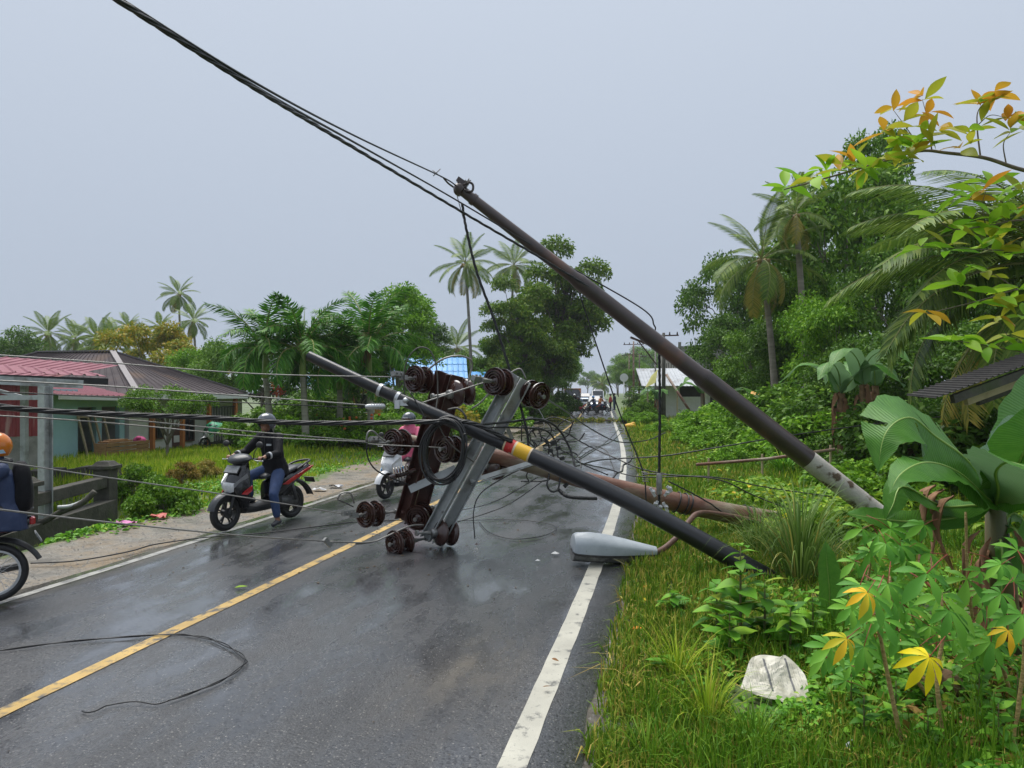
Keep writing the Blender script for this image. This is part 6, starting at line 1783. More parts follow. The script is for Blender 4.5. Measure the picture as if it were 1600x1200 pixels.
SKIN, TOP, LEG, SHOE, SCARF = 0, 1, 2, 3, 4
def rider_vols(foot_l=None, foot_r=None, lean=0.0, back=0.0, hem=True, sit=0.80, scarf=False):
    """seated rider in scooter axes; foot_* (ankle, knee) override"""
    b = -back
    pel = Vector((-0.30 + b, 0, sit)); ch = Vector((-0.22 + b + lean, 0, sit + 0.33)); nk = Vector((-0.17 + b + lean * 1.3, 0, sit + 0.53)); hd = Vector((-0.12 + b + lean * 1.5, 0, sit + 0.68))
    v = []
    def ring(c, wx, wy, tilt=0.0, n=14):
        return [c + Vector((wx * math.cos(2 * math.pi * i / n), wy * math.sin(2 * math.pi * i / n), tilt * math.cos(2 * math.pi * i / n))) for i in range(n)]
    v.append(('loft', TOP, [ring(pel + Vector((0.01, 0, -0.10)), 0.195, 0.225, 0.02), ring(pel + Vector((0.005, 0, 0.03)), 0.175, 0.21), ring(pel.lerp(ch, 0.5), 0.135, 0.18), ring(ch, 0.135, 0.195), ring(ch + Vector((0.015, 0, 0.10)), 0.12, 0.20), ring(nk + Vector((-0.01, 0, -0.06)), 0.09, 0.155), ring(nk + Vector((0, 0, 0.0)), 0.06, 0.075)]))
    v.append(('limb', TOP if not scarf else SCARF, [nk - Vector((0.01, 0, 0.03)), nk + Vector((0.01, 0, 0.05))], [0.066, 0.060]))
    v.append(('limb', SKIN, [nk, hd - Vector((0.01, 0, 0.05))], [0.052, 0.052]))
    # head with jaw, nose, brow, lips
    v.append(('ball', SKIN, hd, (0.088, 0.072, 0.105))); v.append(('ball', SKIN, hd + Vector((0.032, 0, -0.065)), (0.055, 0.052, 0.052)))
    v.append(('limb', SKIN, [hd + Vector((0.080, 0, 0.005)), hd + Vector((0.100, 0, -0.032))], [0.009, 0.0145])); v.append(('ball', SKIN, hd + Vector((0.068, 0, 0.032)), (0.022, 0.05, 0.012)))
    v.append(('ball', SKIN, hd + Vector((0.082, 0, -0.066)), (0.012, 0.023, 0.006))); v.append(('ball', SKIN, hd + Vector((0.082, 0, -0.076)), (0.011, 0.019, 0.006)))
    v.append(('ball', SKIN, hd + Vector((0.068, 0, -0.10)), (0.022, 0.024, 0.018)))
    for s_ in (-1, 1): v.append(('ball', SKIN, hd + Vector((-0.005, 0.074 * s_, -0.01)), (0.02, 0.008, 0.03)))
    if scarf:
        v.append(('loft', SCARF, [ring(nk + Vector((0.0, 0, -0.12)), 0.15, 0.215), ring(nk + Vector((0.01, 0, -0.03)), 0.12, 0.16), ring(nk + Vector((0.02, 0, 0.06)), 0.10, 0.10), ring(hd + Vector((-0.02, 0, -0.02)), 0.085, 0.088)]))
    # arms to the grips
    for s_ in (-1, 1):
        sh = nk + Vector((-0.015, 0.175 * s_, -0.055)); gp_ = Vector((0.28, 0.315 * s_, 0.988)); wr_ = gp_ + Vector((-0.085, 0.0, 0.035))
        el = sh.lerp(wr_, 0.50) + Vector((-0.03, 0.085 * s_, -0.10))
        v.append(('limb', TOP, [sh, sh.lerp(el, 0.5), el], [0.078, 0.070, 0.060])); v.append(('limb', TOP, [el, el.lerp(wr_, 0.5), wr_ + (el - wr_) * 0.14], [0.060, 0.052, 0.045]))
        hand(v, SKIN, wr_, gp_, s_)
    for s_, ft in ((1, foot_l), (-1, foot_r)):
        hp = pel + Vector((0.02, 0.095 * s_, -0.02))
        kn, an, toe = ft if ft else (Vector((0.10, 0.15 * s_, 0.70)), Vector((0.06, 0.13 * s_, 0.37)), Vector((0.20, 0.14 * s_, 0.335)))
        kn, an, toe = Vector(kn), Vector(an), Vector(toe)
        v.append(('limb', LEG, [hp, hp.lerp(kn, 0.5), kn], [0.105, 0.092, 0.068])); v.append(('limb', LEG, [kn, kn.lerp(an, 0.35), an + (kn - an) * 0.22], [0.068, 0.066, 0.056]))
        v.append(('limb', SKIN, [an + (kn - an) * 0.22, an], [0.038, 0.034]))
        heel = an + (an - toe).normalized() * 0.045 + Vector((0, 0, toe.z - an.z + 0.005))
        v.append(('limb', SHOE, [heel, an.lerp(toe, 0.45) + Vector((0, 0, -0.012)), toe], [0.040, 0.043, 0.034], 0.85)); v.append(('ball', SHOE, an + Vector((0, 0, -0.03)), (0.045, 0.04, 0.035)))
    return v, hd, nk, pel, ch

def helmet(root, hd, mat, visor=True, tilt=0.0, visor_mat=None, peak=True, full=False):
    rings = []; n = 28
    def shell(rx, ry, rz):
        rows = []
        for k in range(11):
            row = []
            for j in range(n):
                a = 2 * math.pi * j / n; f = math.cos(a)           # +1 = front
                low = 0.12 + (-0.62 - 0.12) * sm(0.75, 0.25, f) if not full else -0.75 + 0.87 * sm(0.35, 0.7, f)
                low = (0.16 if f > 0.72 else (-0.62 if f < 0.2 else 0.16 + (-0.78) * (0.72 - f) / 0.52))
                zt = 1.0 - (1.0 - low) * (k / 10)
                rr_ = math.sqrt(max(0.0, 1 - zt * zt))
                row.append(hd + Vector((rx * rr_ * math.cos(a) - 0.008, ry * rr_ * math.sin(a), rz * zt + 0.015)))
            rows.append(row)
        return rows
    o_, i_ = shell(0.150, 0.132, 0.145), shell(0.134, 0.116, 0.130)
    mb = MB(); mb.loft(o_ + i_[::-1], cap=False)
    h = mb.build('helmet', mat, root, True, 50)
    if peak:
        mb = MB(); rows = []
        for k in range(2):
            rows.append([hd + Vector(((0.138 + 0.055 * k) * math.cos(a), 0.125 * math.sin(a), 0.045 - 0.012 * k)) for a in [R(-62 + 124 * j / 10) for j in range(11)]])
        mb.loft(rows, cap=False, closed=False); p_ = mb.build('peak', mat, h, True); m_ = p_.modifiers.new('s', 'SOLIDIFY'); m_.thickness = 0.006
    if visor:
        mb = MB(); rows = []
        for k in range(5):
            zt = 0.06 - 0.015 * k
            rows.append([hd + Vector(((0.148 - 0.004 * abs(k - 1)) * math.cos(a), 0.136 * math.sin(a), zt)) for a in [R(-72 + 144 * j / 12) for j in range(13)]])
        mb.loft(rows, cap=False, closed=False); p_ = mb.build('visor', visor_mat, h, True); m_ = p_.modifiers.new('s', 'SOLIDIFY'); m_.thickness = 0.003
    mb = MB(); mb.tube(catmull([hd + Vector((-0.01, 0.10, -0.05)), hd + Vector((0.02, 0.075, -0.11)), hd + Vector((0.04, 0, -0.135)), hd + Vector((0.02, -0.075, -0.11)), hd + Vector((-0.01, -0.10, -0.05))], 14), 0.006, 5); mb.build('chin_strap', M_MATTE, h, True)
    return h

M_SKIN = pm('brown_skin', (0.26, 0.125, 0.075), (0.31, 0.155, 0.095), 8, 0.5)
M_JACKET = pm('black_jacket', (0.008, 0.008, 0.010), (0.016, 0.016, 0.019), 12, 0.7, spec=0.15, bump=0.5, bscale=14)
M_JEANS = pm('navy_jeans', (0.018, 0.042, 0.12), (0.034, 0.068, 0.17), 14, 0.75, bump=0.5, bscale=18)
M_SHOEM = pm('dark_canvas_shoe', (0.015, 0.018, 0.025), (0.03, 0.032, 0.04), 12, 0.6)
M_NAVYJ = pm('navy_jacket', (0.018, 0.032, 0.085), (0.03, 0.05, 0.12), 9, 0.6, bump=0.5, bscale=14)
M_MAROONC = pm('maroon_trousers', (0.075, 0.012, 0.03), (0.11, 0.02, 0.045), 9, 0.7, bump=0.4, bscale=14)
M_PINK = pm('pink_cloth', (0.55, 0.09, 0.18), (0.66, 0.15, 0.25), 7, 0.7, bump=0.5, bscale=12)
M_REFLECT = pm('reflective_tape', (0.42, 0.44, 0.46), None, rough=0.4)
M_HELM_D = pm('dark_grey_helmet', (0.06, 0.07, 0.09), (0.085, 0.095, 0.115), 6, 0.15, coat=0.6)
M_HELM_O = pm('orange_helmet', (0.62, 0.17, 0.012), (0.68, 0.20, 0.02), 6, 0.2, coat=0.5)
M_VISOR = pm('smoked_visor', (0.015, 0.016, 0.018), None, rough=0.08, spec=0.6)
M_MASK = pm('pale_blue_mask', (0.42, 0.58, 0.70), (0.48, 0.63, 0.74), 10, 0.8)

def place(o, loc, heading):
    o.location = loc; o.rotation_euler = (0, 0, heading); return o

# ---- rider in black
HD = math.atan2(-1.30, -0.69)
loc1 = Vector((-3.86, 11.28, 0.0))
bike1 = scooter('black scooter with red stripes and silver nose under the black jacket rider', loc1, HD, M_GLOSSBLACK, M_REDP, M_SILVER, M_GLOSSBLACK, group='scooters on the road', fend=M_SEAT)
v, hd, nk, pel, ch = rider_vols(foot_l=((0.02, 0.29, 0.46), (-0.02, 0.33, 0.085), (0.10, 0.37, 0.035)))
me = fuse('person', v, [M_SKIN, M_JACKET, M_JEANS, M_SHOEM, M_JACKET], 0.009)
p1 = place(link('person', me), loc1, HD); tag(p1, 'rider in black jacket and navy jeans, left foot on the wet road', 'person', 'people on the road')
bike1.scale = p1.scale = (1.04,) * 3
helmet(p1, hd, M_HELM_D, True, visor_mat=M_VISOR, peak=False)
for y_ in (0.085, -0.085):
    mb = MB(); mb.box(ch + Vector((0.133, y_, 0.035)), (0.010, 0.075, 0.028), Matrix.Rotation(R(math.copysign(22, y_)), 3, 'Z')); mb.build('reflective_patch', M_REFLECT, p1)
for s_ in (-1, 1):
    gp_ = Vector((0.28, 0.315 * s_, 0.988)); wr_ = gp_ + Vector((-0.085, 0, 0.035)); sh = nk + Vector((-0.015, 0.175 * s_, -0.055)); el = sh.lerp(wr_, 0.50) + Vector((-0.03, 0.085 * s_, -0.10))
    c_ = wr_ + (el - wr_) * 0.30
    mb = MB(); d_ = (el - wr_).normalized(); mb.lathe([(0.050, -0.016), (0.053, -0.016), (0.054, 0.016), (0.051, 0.016), (0.050, -0.016)], 16, c_, d_, cap=False); mb.build('reflective_cuff', M_REFLECT, p1, True)
mb = MB(); mb.tube([nk + Vector((0.075, 0, -0.03)), ch + Vector((0.137, 0, 0.08)), ch + Vector((0.14, 0, -0.05)), pel + Vector((0.165, 0, 0.05))], 0.005, 5); mb.build('zip', M_MATTE, p1)
for s_ in (-1, 1):
    mb = MB(); mb.ball(hd + Vector((0.074, 0.030 * s_, 0.008)), (0.010, 0.013, 0.007), 8, 6); mb.build('eye', M_VISOR, p1, True)

# ---- woman in pink on the white scooter
loc2 = Vector((-2.40, 13.94, 0)) - Vector((math.cos(HD), math.sin(HD), 0)) * 0.63
bike2 = scooter('white scooter ridden by the person in pink behind the rusty crossarm', loc2, HD, M_WHITEP, pm('pale_blue_decal', (0.10, 0.32, 0.55), (0.14, 0.36, 0.6), 6, 0.3), M_WHITEP, M_WHITEP, group='scooters on the road')
v, hd, nk, pel, ch = rider_vols(foot_l=((0.06, 0.26, 0.52), (0.0, 0.34, 0.09), (0.13, 0.36, 0.035)), scarf=True)
me = fuse('person', v, [M_SKIN, M_PINK, M_PINK, M_SHOEM, M_PINK], 0.011)
p2_ = place(link('person', me), loc2, HD); tag(p2_, 'person in pink headscarf and clothes wearing a dark helmet and pale mask', 'person', 'people on the road')
helmet(p2_, hd, M_HELM_D, False)
mb = MB(); rows = [[hd + Vector(((0.098 - 0.012 * abs(k - 1)) * math.cos(a) + 0.012, 0.078 * math.sin(a), -0.02 - 0.035 * k)) for a in [R(-70 + 140 * j / 8) for j in range(9)]] for k in range(3)]
mb.loft(rows, cap=False, closed=False); o = mb.build('face_mask', M_MASK, p2_, True)
m_ = o.modifiers.new('s', 'SOLIDIFY'); m_.thickness = 0.006

# ---- rider with the orange helmet at the left edge
HD3 = math.atan2(-0.58, -0.82)
w3 = gr(-10, 942)
loc3 = Vector((w3.x, w3.y, 0)) + Vector((math.cos(HD3), math.sin(HD3), 0)) * 0.62
m3 = empty('motorcycle', loc3, HD3, 'dark motorcycle with spoked rear wheel at the left edge', 'motorcycle')
wheel_parts(m3, -0.62, 0.285, 0.038, cast=False); wheel_parts(m3, 0.62, 0.285, 0.034, cast=False)
fender(-0.62, 0.285, 0.06, 60, 165, 0.335, tail=0.07).build('rear_mudguard', M_MATTE, m3, True, 40)
fender(0.62, 0.285, 0.05, 20, 160, 0.325).build('front_mudguard', M_GLOSSBLACK, m3, True, 40)
mb = MB(); mb.loft([ring_y(0.30, 0.62, 0.05, 0.10), ring_y(0.0, 0.58, 0.11, 0.13), ring_y(-0.35, 0.62, 0.11, 0.11), ring_y(-0.65, 0.70, 0.09, 0.08), ring_y(-0.92, 0.76, 0.05, 0.05)]); mb.build('side_body', M_GLOSSBLACK, m3, True, 45)
side_pair([(-0.20, 0.60), (-0.45, 0.62), (-0.82, 0.76), (-0.50, 0.69)], 0.10, 0.015, M_MAROONC, m3, 'side_decal')
mb = MB(); mb.loft([ring_y(0.16, 0.72, 0.07, 0.03), ring_y(-0.10, 0.755, 0.12, 0.04), ring_y(-0.45, 0.775, 0.12, 0.04), ring_y(-0.85, 0.82, 0.08, 0.03)]); mb.build('seat', M_SEAT, m3, True)
mb = MB(); mb.tube(catmull([(-0.50, 0.12, 0.79), (-0.80, 0.11, 0.86), (-0.93, 0, 0.88), (-0.80, -0.11, 0.86), (-0.50, -0.12, 0.79)], 20), 0.016, 8); mb.build('grab_rail', M_ENGINE, m3, True)
mb = MB(); mb.box((-0.93, 0, 0.76), (0.05, 0.12, 0.07)); mb.build('tail_light', M_TAIL, m3, bevel=0.012)
mb = MB(); mb.box((-0.98, 0, 0.60), (0.012, 0.2, 0.1), Matrix.Rotation(R(30), 3, 'Y')); mb.build('rear_plate', M_PLATE, m3)
mb = MB(); mb.box((0.05, 0, 0.36), (0.32, 0.22, 0.22)); mb.tube([(0.15, -.12, .30), (-0.2, -0.16, 0.22), (-0.85, -0.18, 0.30)], [0.02, 0.03, 0.045], 10); mb.build('engine', M_ENGINE, m3, True, 35, bevel=0.02)
for s_ in (-1, 1):
    mb = MB(); mb.tube([(-0.62, 0.09 * s_, 0.285), (-0.50, 0.10 * s_, 0.62)], 0.024, 8)
    for k in range(6): mb.torus((-0.62 + 0.02 * k + 0.02, 0.09 * s_, 0.34 + 0.035 * k), (0.3, 0, 1), 0.03, 0.006, 10, 5)
    mb.build('shock_absorber', M_ENGINE, m3, True)
    mb = MB(); mb.tube([(-0.62, 0.07 * s_, 0.285), (0.0, 0.09 * s_, 0.33)], 0.022, 8); mb.build('swing_arm', M_MATTE, m3, True)
    mb = MB(); mb.tube([(0.62, 0.07 * s_, 0.285), (0.42, 0.06 * s_, 0.80)], 0.02, 8); mb.build('fork_leg', M_MATTE, m3, True)
mb = MB(); mb.tube([(0.27, 0.36, 0.985), (0.36, 0, 0.99), (0.27, -0.36, 0.985)], 0.013, 8); mb.tube([(0.42, 0, 0.78), (0.38, 0, 0.99)], 0.03, 8); mb.build('handlebar', M_MATTE, m3, True)
mb = MB(); mb.ball((0.45, 0, 0.86), (0.08, 0.09, 0.08), 12, 8); mb.build('headlight', M_LENS, m3, True)
v, hd, nk, pel, ch = rider_vols(foot_r=None, back=0.42, sit=0.80, lean=-0.05)
me = fuse('person', v, [M_SKIN, M_NAVYJ, M_MAROONC, M_SHOEM, M_NAVYJ], 0.011)
p3 = place(link('person', me), loc3, HD3); tag(p3, 'rider in navy jacket with orange helmet cut off by the left edge', 'person', 'people on the road')
h3 = helmet(p3, hd, M_HELM_O, True, visor_mat=M_VISOR)
for s_ in (-1, 1):
    mb = MB(); mb.lathe([(0.026, 0), (0.026, 0.006), (0.016, 0.010), (0.0, 0.010)], 14, hd + Vector((-0.01, 0.128 * s_, 0.03)), (0, s_, 0)); mb.build('visor_bolt', M_MATTE, h3, True, 40)
    mb = MB(); mb.add([hd + Vector((-0.10, 0.105 * s_, -0.045)), hd + Vector((0.04, 0.128 * s_, -0.055)), hd + Vector((0.05, 0.127 * s_, -0.025)), hd + Vector((-0.08, 0.118 * s_, -0.012))], [(0, 1, 2, 3)]); o = mb.build('blue_decal', M_MASK, h3); m_ = o.modifiers.new('s', 'SOLIDIFY'); m_.thickness = 0.012; m_.offset = 0
bk = empty('backpack', loc3, HD3, 'black backpack on the back of the orange helmet rider', 'backpack')
cb_ = ch + Vector((-0.15, 0, -0.02)); rings = []
for t_, wx, wy in ((-0.25, 0.04, 0.10), (-0.23, 0.075, 0.14), (-0.10, 0.09, 0.155), (0.10, 0.085, 0.15), (0.19, 0.065, 0.13), (0.23, 0.03, 0.08)):
    rings.append([cb_ + Vector((wx * math.copysign(abs(math.cos(a)) ** .6, math.cos(a)), wy * math.copysign(abs(math.sin(a)) ** .6, math.sin(a)), t_)) for a in [2 * math.pi * i / 16 for i in range(16)]])
mb = MB(); mb.loft(rings); mb.build('bag', M_JACKET, bk, True, 60)
mb = MB(); mb.loft([[p + Vector((-0.05, 0, -0.07)) for p in [cb_ + (q - cb_) * 0.62 for q in r_]] for r_ in rings]); mb.build('front_pocket', M_MATTE, bk, True, 60)
for s_ in (-1, 1):
    mb = MB(); mb.tube(catmull([cb_ + Vector((0.07, 0.09 * s_, 0.24)), nk + Vector((0.0, 0.11 * s_, 0.02)), ch + Vector((0.14, 0.13 * s_, 0.02)), ch + Vector((0.05, 0.19 * s_, -0.18)), cb_ + Vector((0.09, 0.13 * s_, -0.22))], 18), 0.018, 6); mb.build('strap', M_MATTE, bk, True)

# ---- parked motorbike under a green sheet in the yard
pk = Vector(H.p(7.0, -1.6, 0)); pk.z = gz(pk.x, pk.y)
bike3 = scooter('scooter parked before the house porch under a green sheet', pk, math.atan2(H.u.y, H.u.x) + 2.5, M_WHITEP, M_BLUEWALL, M_SILVER, M_WHITEP, group=None)
mb = MB(); rows = []
for i in range(7):
    x_ = -0.75 + 0.22 * i; hgt_ = (0.80, 0.92, 0.97, 1.02, 1.10, 1.14, 0.98)[i]
    rows.append([Vector((x_ + 0.02 * math.sin(j * 2 + i), (j - 4) * 0.085, hgt_ - 0.055 * abs(j - 4) - 0.02 * math.sin(i * 2.3 + j) - (0.18 if j in (0, 8) else 0))) for j in range(9)])
mb.loft(rows, cap=False, closed=False)
o = mb.build('sheet', pm('green_sheet', (0.012, 0.22, 0.10), (0.03, 0.32, 0.15), 5, 0.5), None, True); o.location = pk; o.rotation_euler = bike3.rotation_euler
m_ = o.modifiers.new('s', 'SOLIDIFY'); m_.thickness = 0.006; tag(o, 'green plastic sheet thrown over the parked scooter', 'sheet')

# ------------------------------------------------------------------ far traffic
def rz_at(Y): return math.atan2(1.0, slope(Y))
def car(label, s, Y, paint, van=False, toward=True, truck=False, width=1.68):
    p = rd(s, Y); a = rz_at(Y) + (math.pi if toward else 0)
    root = empty('truck' if truck else ('van' if van else 'car'), p, a, label, 'truck' if truck else ('van' if van else 'car'), 'vehicles queuing beyond the fallen branches')
    w = width / 2; L2 = 2.1
    h = 1.95 if van else 1.5
    def body(xs):
        rings = []
        for x_, z0, z1, ww in xs:
            n = []
            for i in range(16):
                t = 2 * math.pi * i / 16; c, s_ = math.cos(t), math.sin(t)
                n.append(Vector((x_, ww * math.copysign(abs(c) ** 0.35, c), (z0 + z1) / 2 + (z1 - z0) / 2 * math.copysign(abs(s_) ** 0.5, s_))))
            rings.append(n)
        mb = MB(); mb.loft(rings); return mb
    if truck:
        body([(1.0, 0.5, 1.1, w), (1.15, 0.45, 1.9, w), (2.0, 0.45, 2.1, w), (2.3, 0.45, 1.3, w * .95)]).build('cab', paint, root, True, 40)
        for k in range(4):
            mb = MB(); mb.box((-0.75, 0, 1.15 + k * 0.30), (3.4, width + 0.04, 0.27)); mb.build('cargo_board', M_ORANGEPAINT if k > 1 else M_RUSTARM, root)
        mb = MB(); mb.box((-0.4, 0, 0.7), (4.2, 0.7, 0.2)); mb.build('chassis', M_MATTE, root)
        ws = [(1.6, 0.38), (-1.5, 0.38)]; gz0, gz1, gx0, gx1 = 1.35, 1.85, 2.24, 2.10
    else:
        body([(-L2, 0.40, 0.85, w * .9), (-L2 + .15, 0.28, 0.98, w), (0, 0.24, 0.95, w), (1.2, 0.26, 0.92, w), (L2 - .2, 0.30, 0.80, w * .95), (L2, 0.38, 0.65, w * .8)]).build('body', paint, root, True, 40)
        if van: body([(-L2 + .05, 0.85, h * .9, w * .86), (-1.2, 0.85, h, w * .9), (0.8, 0.85, h, w * .88), (1.55, 0.85, 1.02, w * .84)]).build('cabin', paint, root, True, 40)
        else: body([(-L2 + .2, 0.85, 1.0, w * .8), (-1.35, 0.85, h, w * .78), (0.2, 0.85, h, w * .80), (1.1, 0.85, 0.95, w * .84)]).build('cabin', paint, root, True, 40)
        ws = [(1.35, 0.31), (-1.35, 0.31)]
    for x_, r_ in ws:
        for s_ in (-1, 1):
            mb = MB(); mb.torus((x_, (w - .1) * s_, r_), (0, 1, 0), r_ - 0.09, 0.09, 20, 8); o = mb.build('wheel', M_TYRE, root, True)
            mb = MB(); mb.lathe([(r_ - .1, -0.05), (r_ - .1, 0.05)], 16, (x_, (w - .1) * s_, r_), (0, 1, 0)); mb.build('rim', M_SILVER, o, True, 40)
    # windscreen and lamps
    if truck: g4 = [(2.32, w * .8, 1.32), (2.32, -w * .8, 1.32), (2.13, -w * .75, 1.95), (2.13, w * .75, 1.95)]
    elif van: g4 = [(1.62, w * .74, 1.05), (1.62, -w * .74, 1.05), (0.98, -w * .74, h - .1), (0.98, w * .74, h - .1)]
    else: g4 = [(1.16, w * .74, 0.98), (1.16, -w * .74, 0.98), (0.36, -w * .68, h - .09), (0.36, w * .68, h - .09)]
    mb = MB(); mb.add(g4, [(0, 1, 2, 3)]); o = mb.build('windscreen', M_GLASS, root); m_ = o.modifiers.new('s', 'SOLIDIFY'); m_.thickness = 0.03
    for s_ in (-1, 1):
        mb = MB(); mb.box((L2 - .06 if not truck else 2.33, w * .70 * s_, 0.66 if not truck else 0.8), (0.10, 0.30, 0.15)); mb.build('headlight', M_LENS, root, bevel=0.03)
        if not truck:
            mb = MB(); mb.box((-0.35, w * .83 * s_, 1.2 if not van else 1.4), (1.5, 0.03, 0.32)); mb.build('side_window', M_GLASS, root)
    mb = MB(); mb.box((L2 + .0 if not truck else 2.36, 0, 0.45), (0.06, 0.5, 0.11)); mb.build('number_plate', M_BLACK, root)
    mb = MB(); mb.box((L2 - .02 if not truck else 2.34, 0, 0.62), (0.06, width * .42, 0.12)); mb.build('grille', M_MATTE, root)
    return root
M_CARSILVER = pm('silver_car_paint', (0.50, 0.52, 0.55), None, rough=0.25, metal=0.3, coat=0.6)
M_CARBLUE = pm('blue_grey_car_paint', (0.20, 0.26, 0.34), None, rough=0.25, metal=0.3, coat=0.6)
car('silver car facing the camera behind the blue helmet rider', 1.25, 76, M_CARSILVER)
car('white van queuing behind the silver car', 1.5, 90, M_WHITEP, van=True)
car('white car far back in the queue behind the van', 1.7, 112, M_WHITEP)
car('white van farthest back in the queue', 1.7, 135, M_WHITEP, van=True)
car('pale blue car between truck and van', -0.2, 103, M_CARBLUE)
car('truck with rusty orange load bed in the left lane', -1.5, 88, M_MATTE, truck=True, width=1.9)

def small_rider(pos, heading, label, top, legs, helm, seated=True):
    me = FAR_SEAT if seated else FAR_STAND
    o = place(link('person', me), pos, heading); tag(o, label, 'person', 'people beyond the fallen branches')
    for i, m in ((1, top), (2, legs)):
        o.material_slots[i].link = 'OBJECT'; o.material_slots[i].material = m
    h = link('helmet', FAR_HELM, o, FAR_HD if seated else (0.02, 0, 1.62)); h.material_slots[0].link = 'OBJECT'; h.material_slots[0].material = helm
    return o
v, hd, nk, pel, ch = rider_vols(); FAR_HD = hd
FAR_SEAT = fuse('person', v, [M_SKIN, M_JACKET, M_JEANS, M_SHOEM, M_JACKET], 0.02, 3)
def standing():
    v = []
    v.append(('limb', TOP, [(0, 0, 0.92), (0, 0, 1.15), (0, 0, 1.38)], [0.15, 0.14, 0.10], 1.25, (1, 0, 0))); v.append(('limb', TOP, [(0, -.17, 1.38), (0, .17, 1.38)], [0.065, 0.065]))
    v.append(('limb', SKIN, [(0, 0, 1.40), (0.02, 0, 1.52)], [0.05, 0.05])); v.append(('ball', SKIN, (0.02, 0, 1.62), (0.085, 0.07, 0.11)))
    for s_ in (-1, 1):
        v.append(('limb', TOP, [(0, .2 * s_, 1.38), (0.0, .25 * s_, 1.12), (0.10, .22 * s_, 0.92)], [0.06, 0.05, 0.04])); v.append(('ball', SKIN, (0.14, .21 * s_, 0.86), (0.03, 0.025, 0.06)))
        v.append(('limb', LEG, [(0, .09 * s_, 0.92), (0.02, .10 * s_, 0.5), (0, .11 * s_, 0.10)], [0.10, 0.075, 0.05])); v.append(('limb', SHOE, [(-0.04, .11 * s_, 0.045), (0.14, .13 * s_, 0.04)], [0.045, 0.038]))
    return v
FAR_STAND = fuse('person', standing(), [M_SKIN, M_JACKET, M_JEANS, M_SHOEM, M_JACKET], 0.02, 3)
mb = MB(); mb.ball((0, 0, 0.02), (0.15, 0.13, 0.145), 14, 8); mb.v = [(x_, y_, max(z_, -0.05 if x_ < 0.05 else 0.02)) for x_, y_, z_ in mb.v]; FAR_HELM = mb.mesh('helmet', M_HELM_D, True)

M_BLUEH = pm('blue_helmet', (0.03, 0.22, 0.55), None, rough=0.2, coat=0.4)
M_TEAL = pm('teal_cloth', (0.10, 0.42, 0.40), (0.14, 0.5, 0.47), 6, 0.7)
M_PALECLOTH = pm('pale_cloth', (0.42, 0.36, 0.30), (0.52, 0.45, 0.38), 6, 0.7)
M_REDCLOTH = pm('red_cloth', (0.35, 0.03, 0.03), (0.42, 0.05, 0.05), 6, 0.7)
def far_bike(src, label, s, Y, dhead, mat=None):
    c = copy_tree(src); p = rd(s, Y); c.location = p; c.rotation_euler = (0, 0, rz_at(Y) + dhead); c['label'] = label; c['group'] = 'motorbikes beyond the fallen branches'
    if mat:
        for ch_ in c.children:
            if ch_.name.split('.')[0] in ('front_apron', 'nose_blade', 'front_fender', 'rear_body'):
                ch_.material_slots[0].link = 'OBJECT'; ch_.material_slots[0].material = mat
    return p, rz_at(Y) + dhead
PI = math.pi
p, a = far_bike(bike2, 'white scooter ridden away along the left verge by the teal shirt', -3.4, 55, 0.25); small_rider(p, a, 'rider in teal shirt on the left shoulder seen from behind', M_TEAL, M_JEANS, M_HELM_D)
p, a = far_bike(bike1, 'scooter of the pale clothed rider at the far left kerb', -1.5, 72, PI, M_WHITEP); small_rider(p, a, 'pale clothed rider in white helmet left of the red scooter', M_PALECLOTH, M_JACKET, M_WHITEP)
p, a = far_bike(bike1, 'red scooter standing slantwise beyond the branches', -0.4, 68, PI - 0.9, M_REDP); small_rider(p, a, 'dark clothed rider on the red scooter', M_JACKET, M_JEANS, M_HELM_D)
p, a = far_bike(bike1, 'dark scooter before the silver car', 1.0, 69, PI - 0.8); small_rider(p, a, 'rider with blue helmet before the silver car', M_NAVYJ, M_JEANS, M_BLUEH)
p, a = far_bike(bike1, 'second dark scooter to the right of the blue helmet rider', 1.9, 70.5, PI + 0.9); small_rider(p, a, 'rider in orange brown top beside the blue helmet rider', M_ORANGEPAINT, M_JEANS, M_HELM_D)
small_rider(rd(2.75, 73), PI, 'person in red standing on foot at the right of the silver car', M_REDCLOTH, M_JACKET, M_HELM_D, False)
small_rider(rd(3.2, 76), 2.5, 'person in blue walking at the right road edge', M_NAVYJ, M_JEANS, M_MATTE, False)
p, a = far_bike(bike2, 'white scooter before the truck', -1.0, 79, PI); small_rider(p, a, 'rider in white helmet before the truck', M_JACKET, M_JEANS, M_WHITEP)
# ================================================================== TREES, PALMS AND SHRUBS
KH = {'round': 9.0, 'dense': 10.0, 'column': 9.7, 'open': 12.2, 'umbrella': 6.7, 'bush': 2.2, 'bush_fresh': 1.95, 'bush_dark': 2.6, 'yard': 5.2}
def tree_px(name, kit, px, top, Y, label, cat='tree', group=None, squash=1.0, mat=None, wide=1.0):
    x = (px - 800) / FPX * Y; z0 = gz(x, Y); zt = CAM_H - (top - HOR) / FPX * Y
    s_ = (zt - z0) / KH[kit] / squash
    o = tree(name, kit, (x, Y, z0 - 0.05), s_, label, cat, group, squash=squash, mat=mat)
    o.scale = (s_ * wide, s_ * wide, s_ * squash)
    return o

def palm_px(name, px, cy, Y, size, label, kind='coco', bpx=None, group=None, **k):
    """crown centre at pixel (px, cy), foot at column bpx"""
    zt = CAM_H - (cy - HOR) / FPX * Y; x = (px - 800) / FPX * Y
    xb = ((bpx if bpx is not None else px) - 800) / FPX * Y; z0 = gz(xb, Y)
    return palm(name, (xb, Y, z0), zt - z0, size, label, kind, (x - xb, 0), group, **k)

GL = 'trees behind the roadside house'
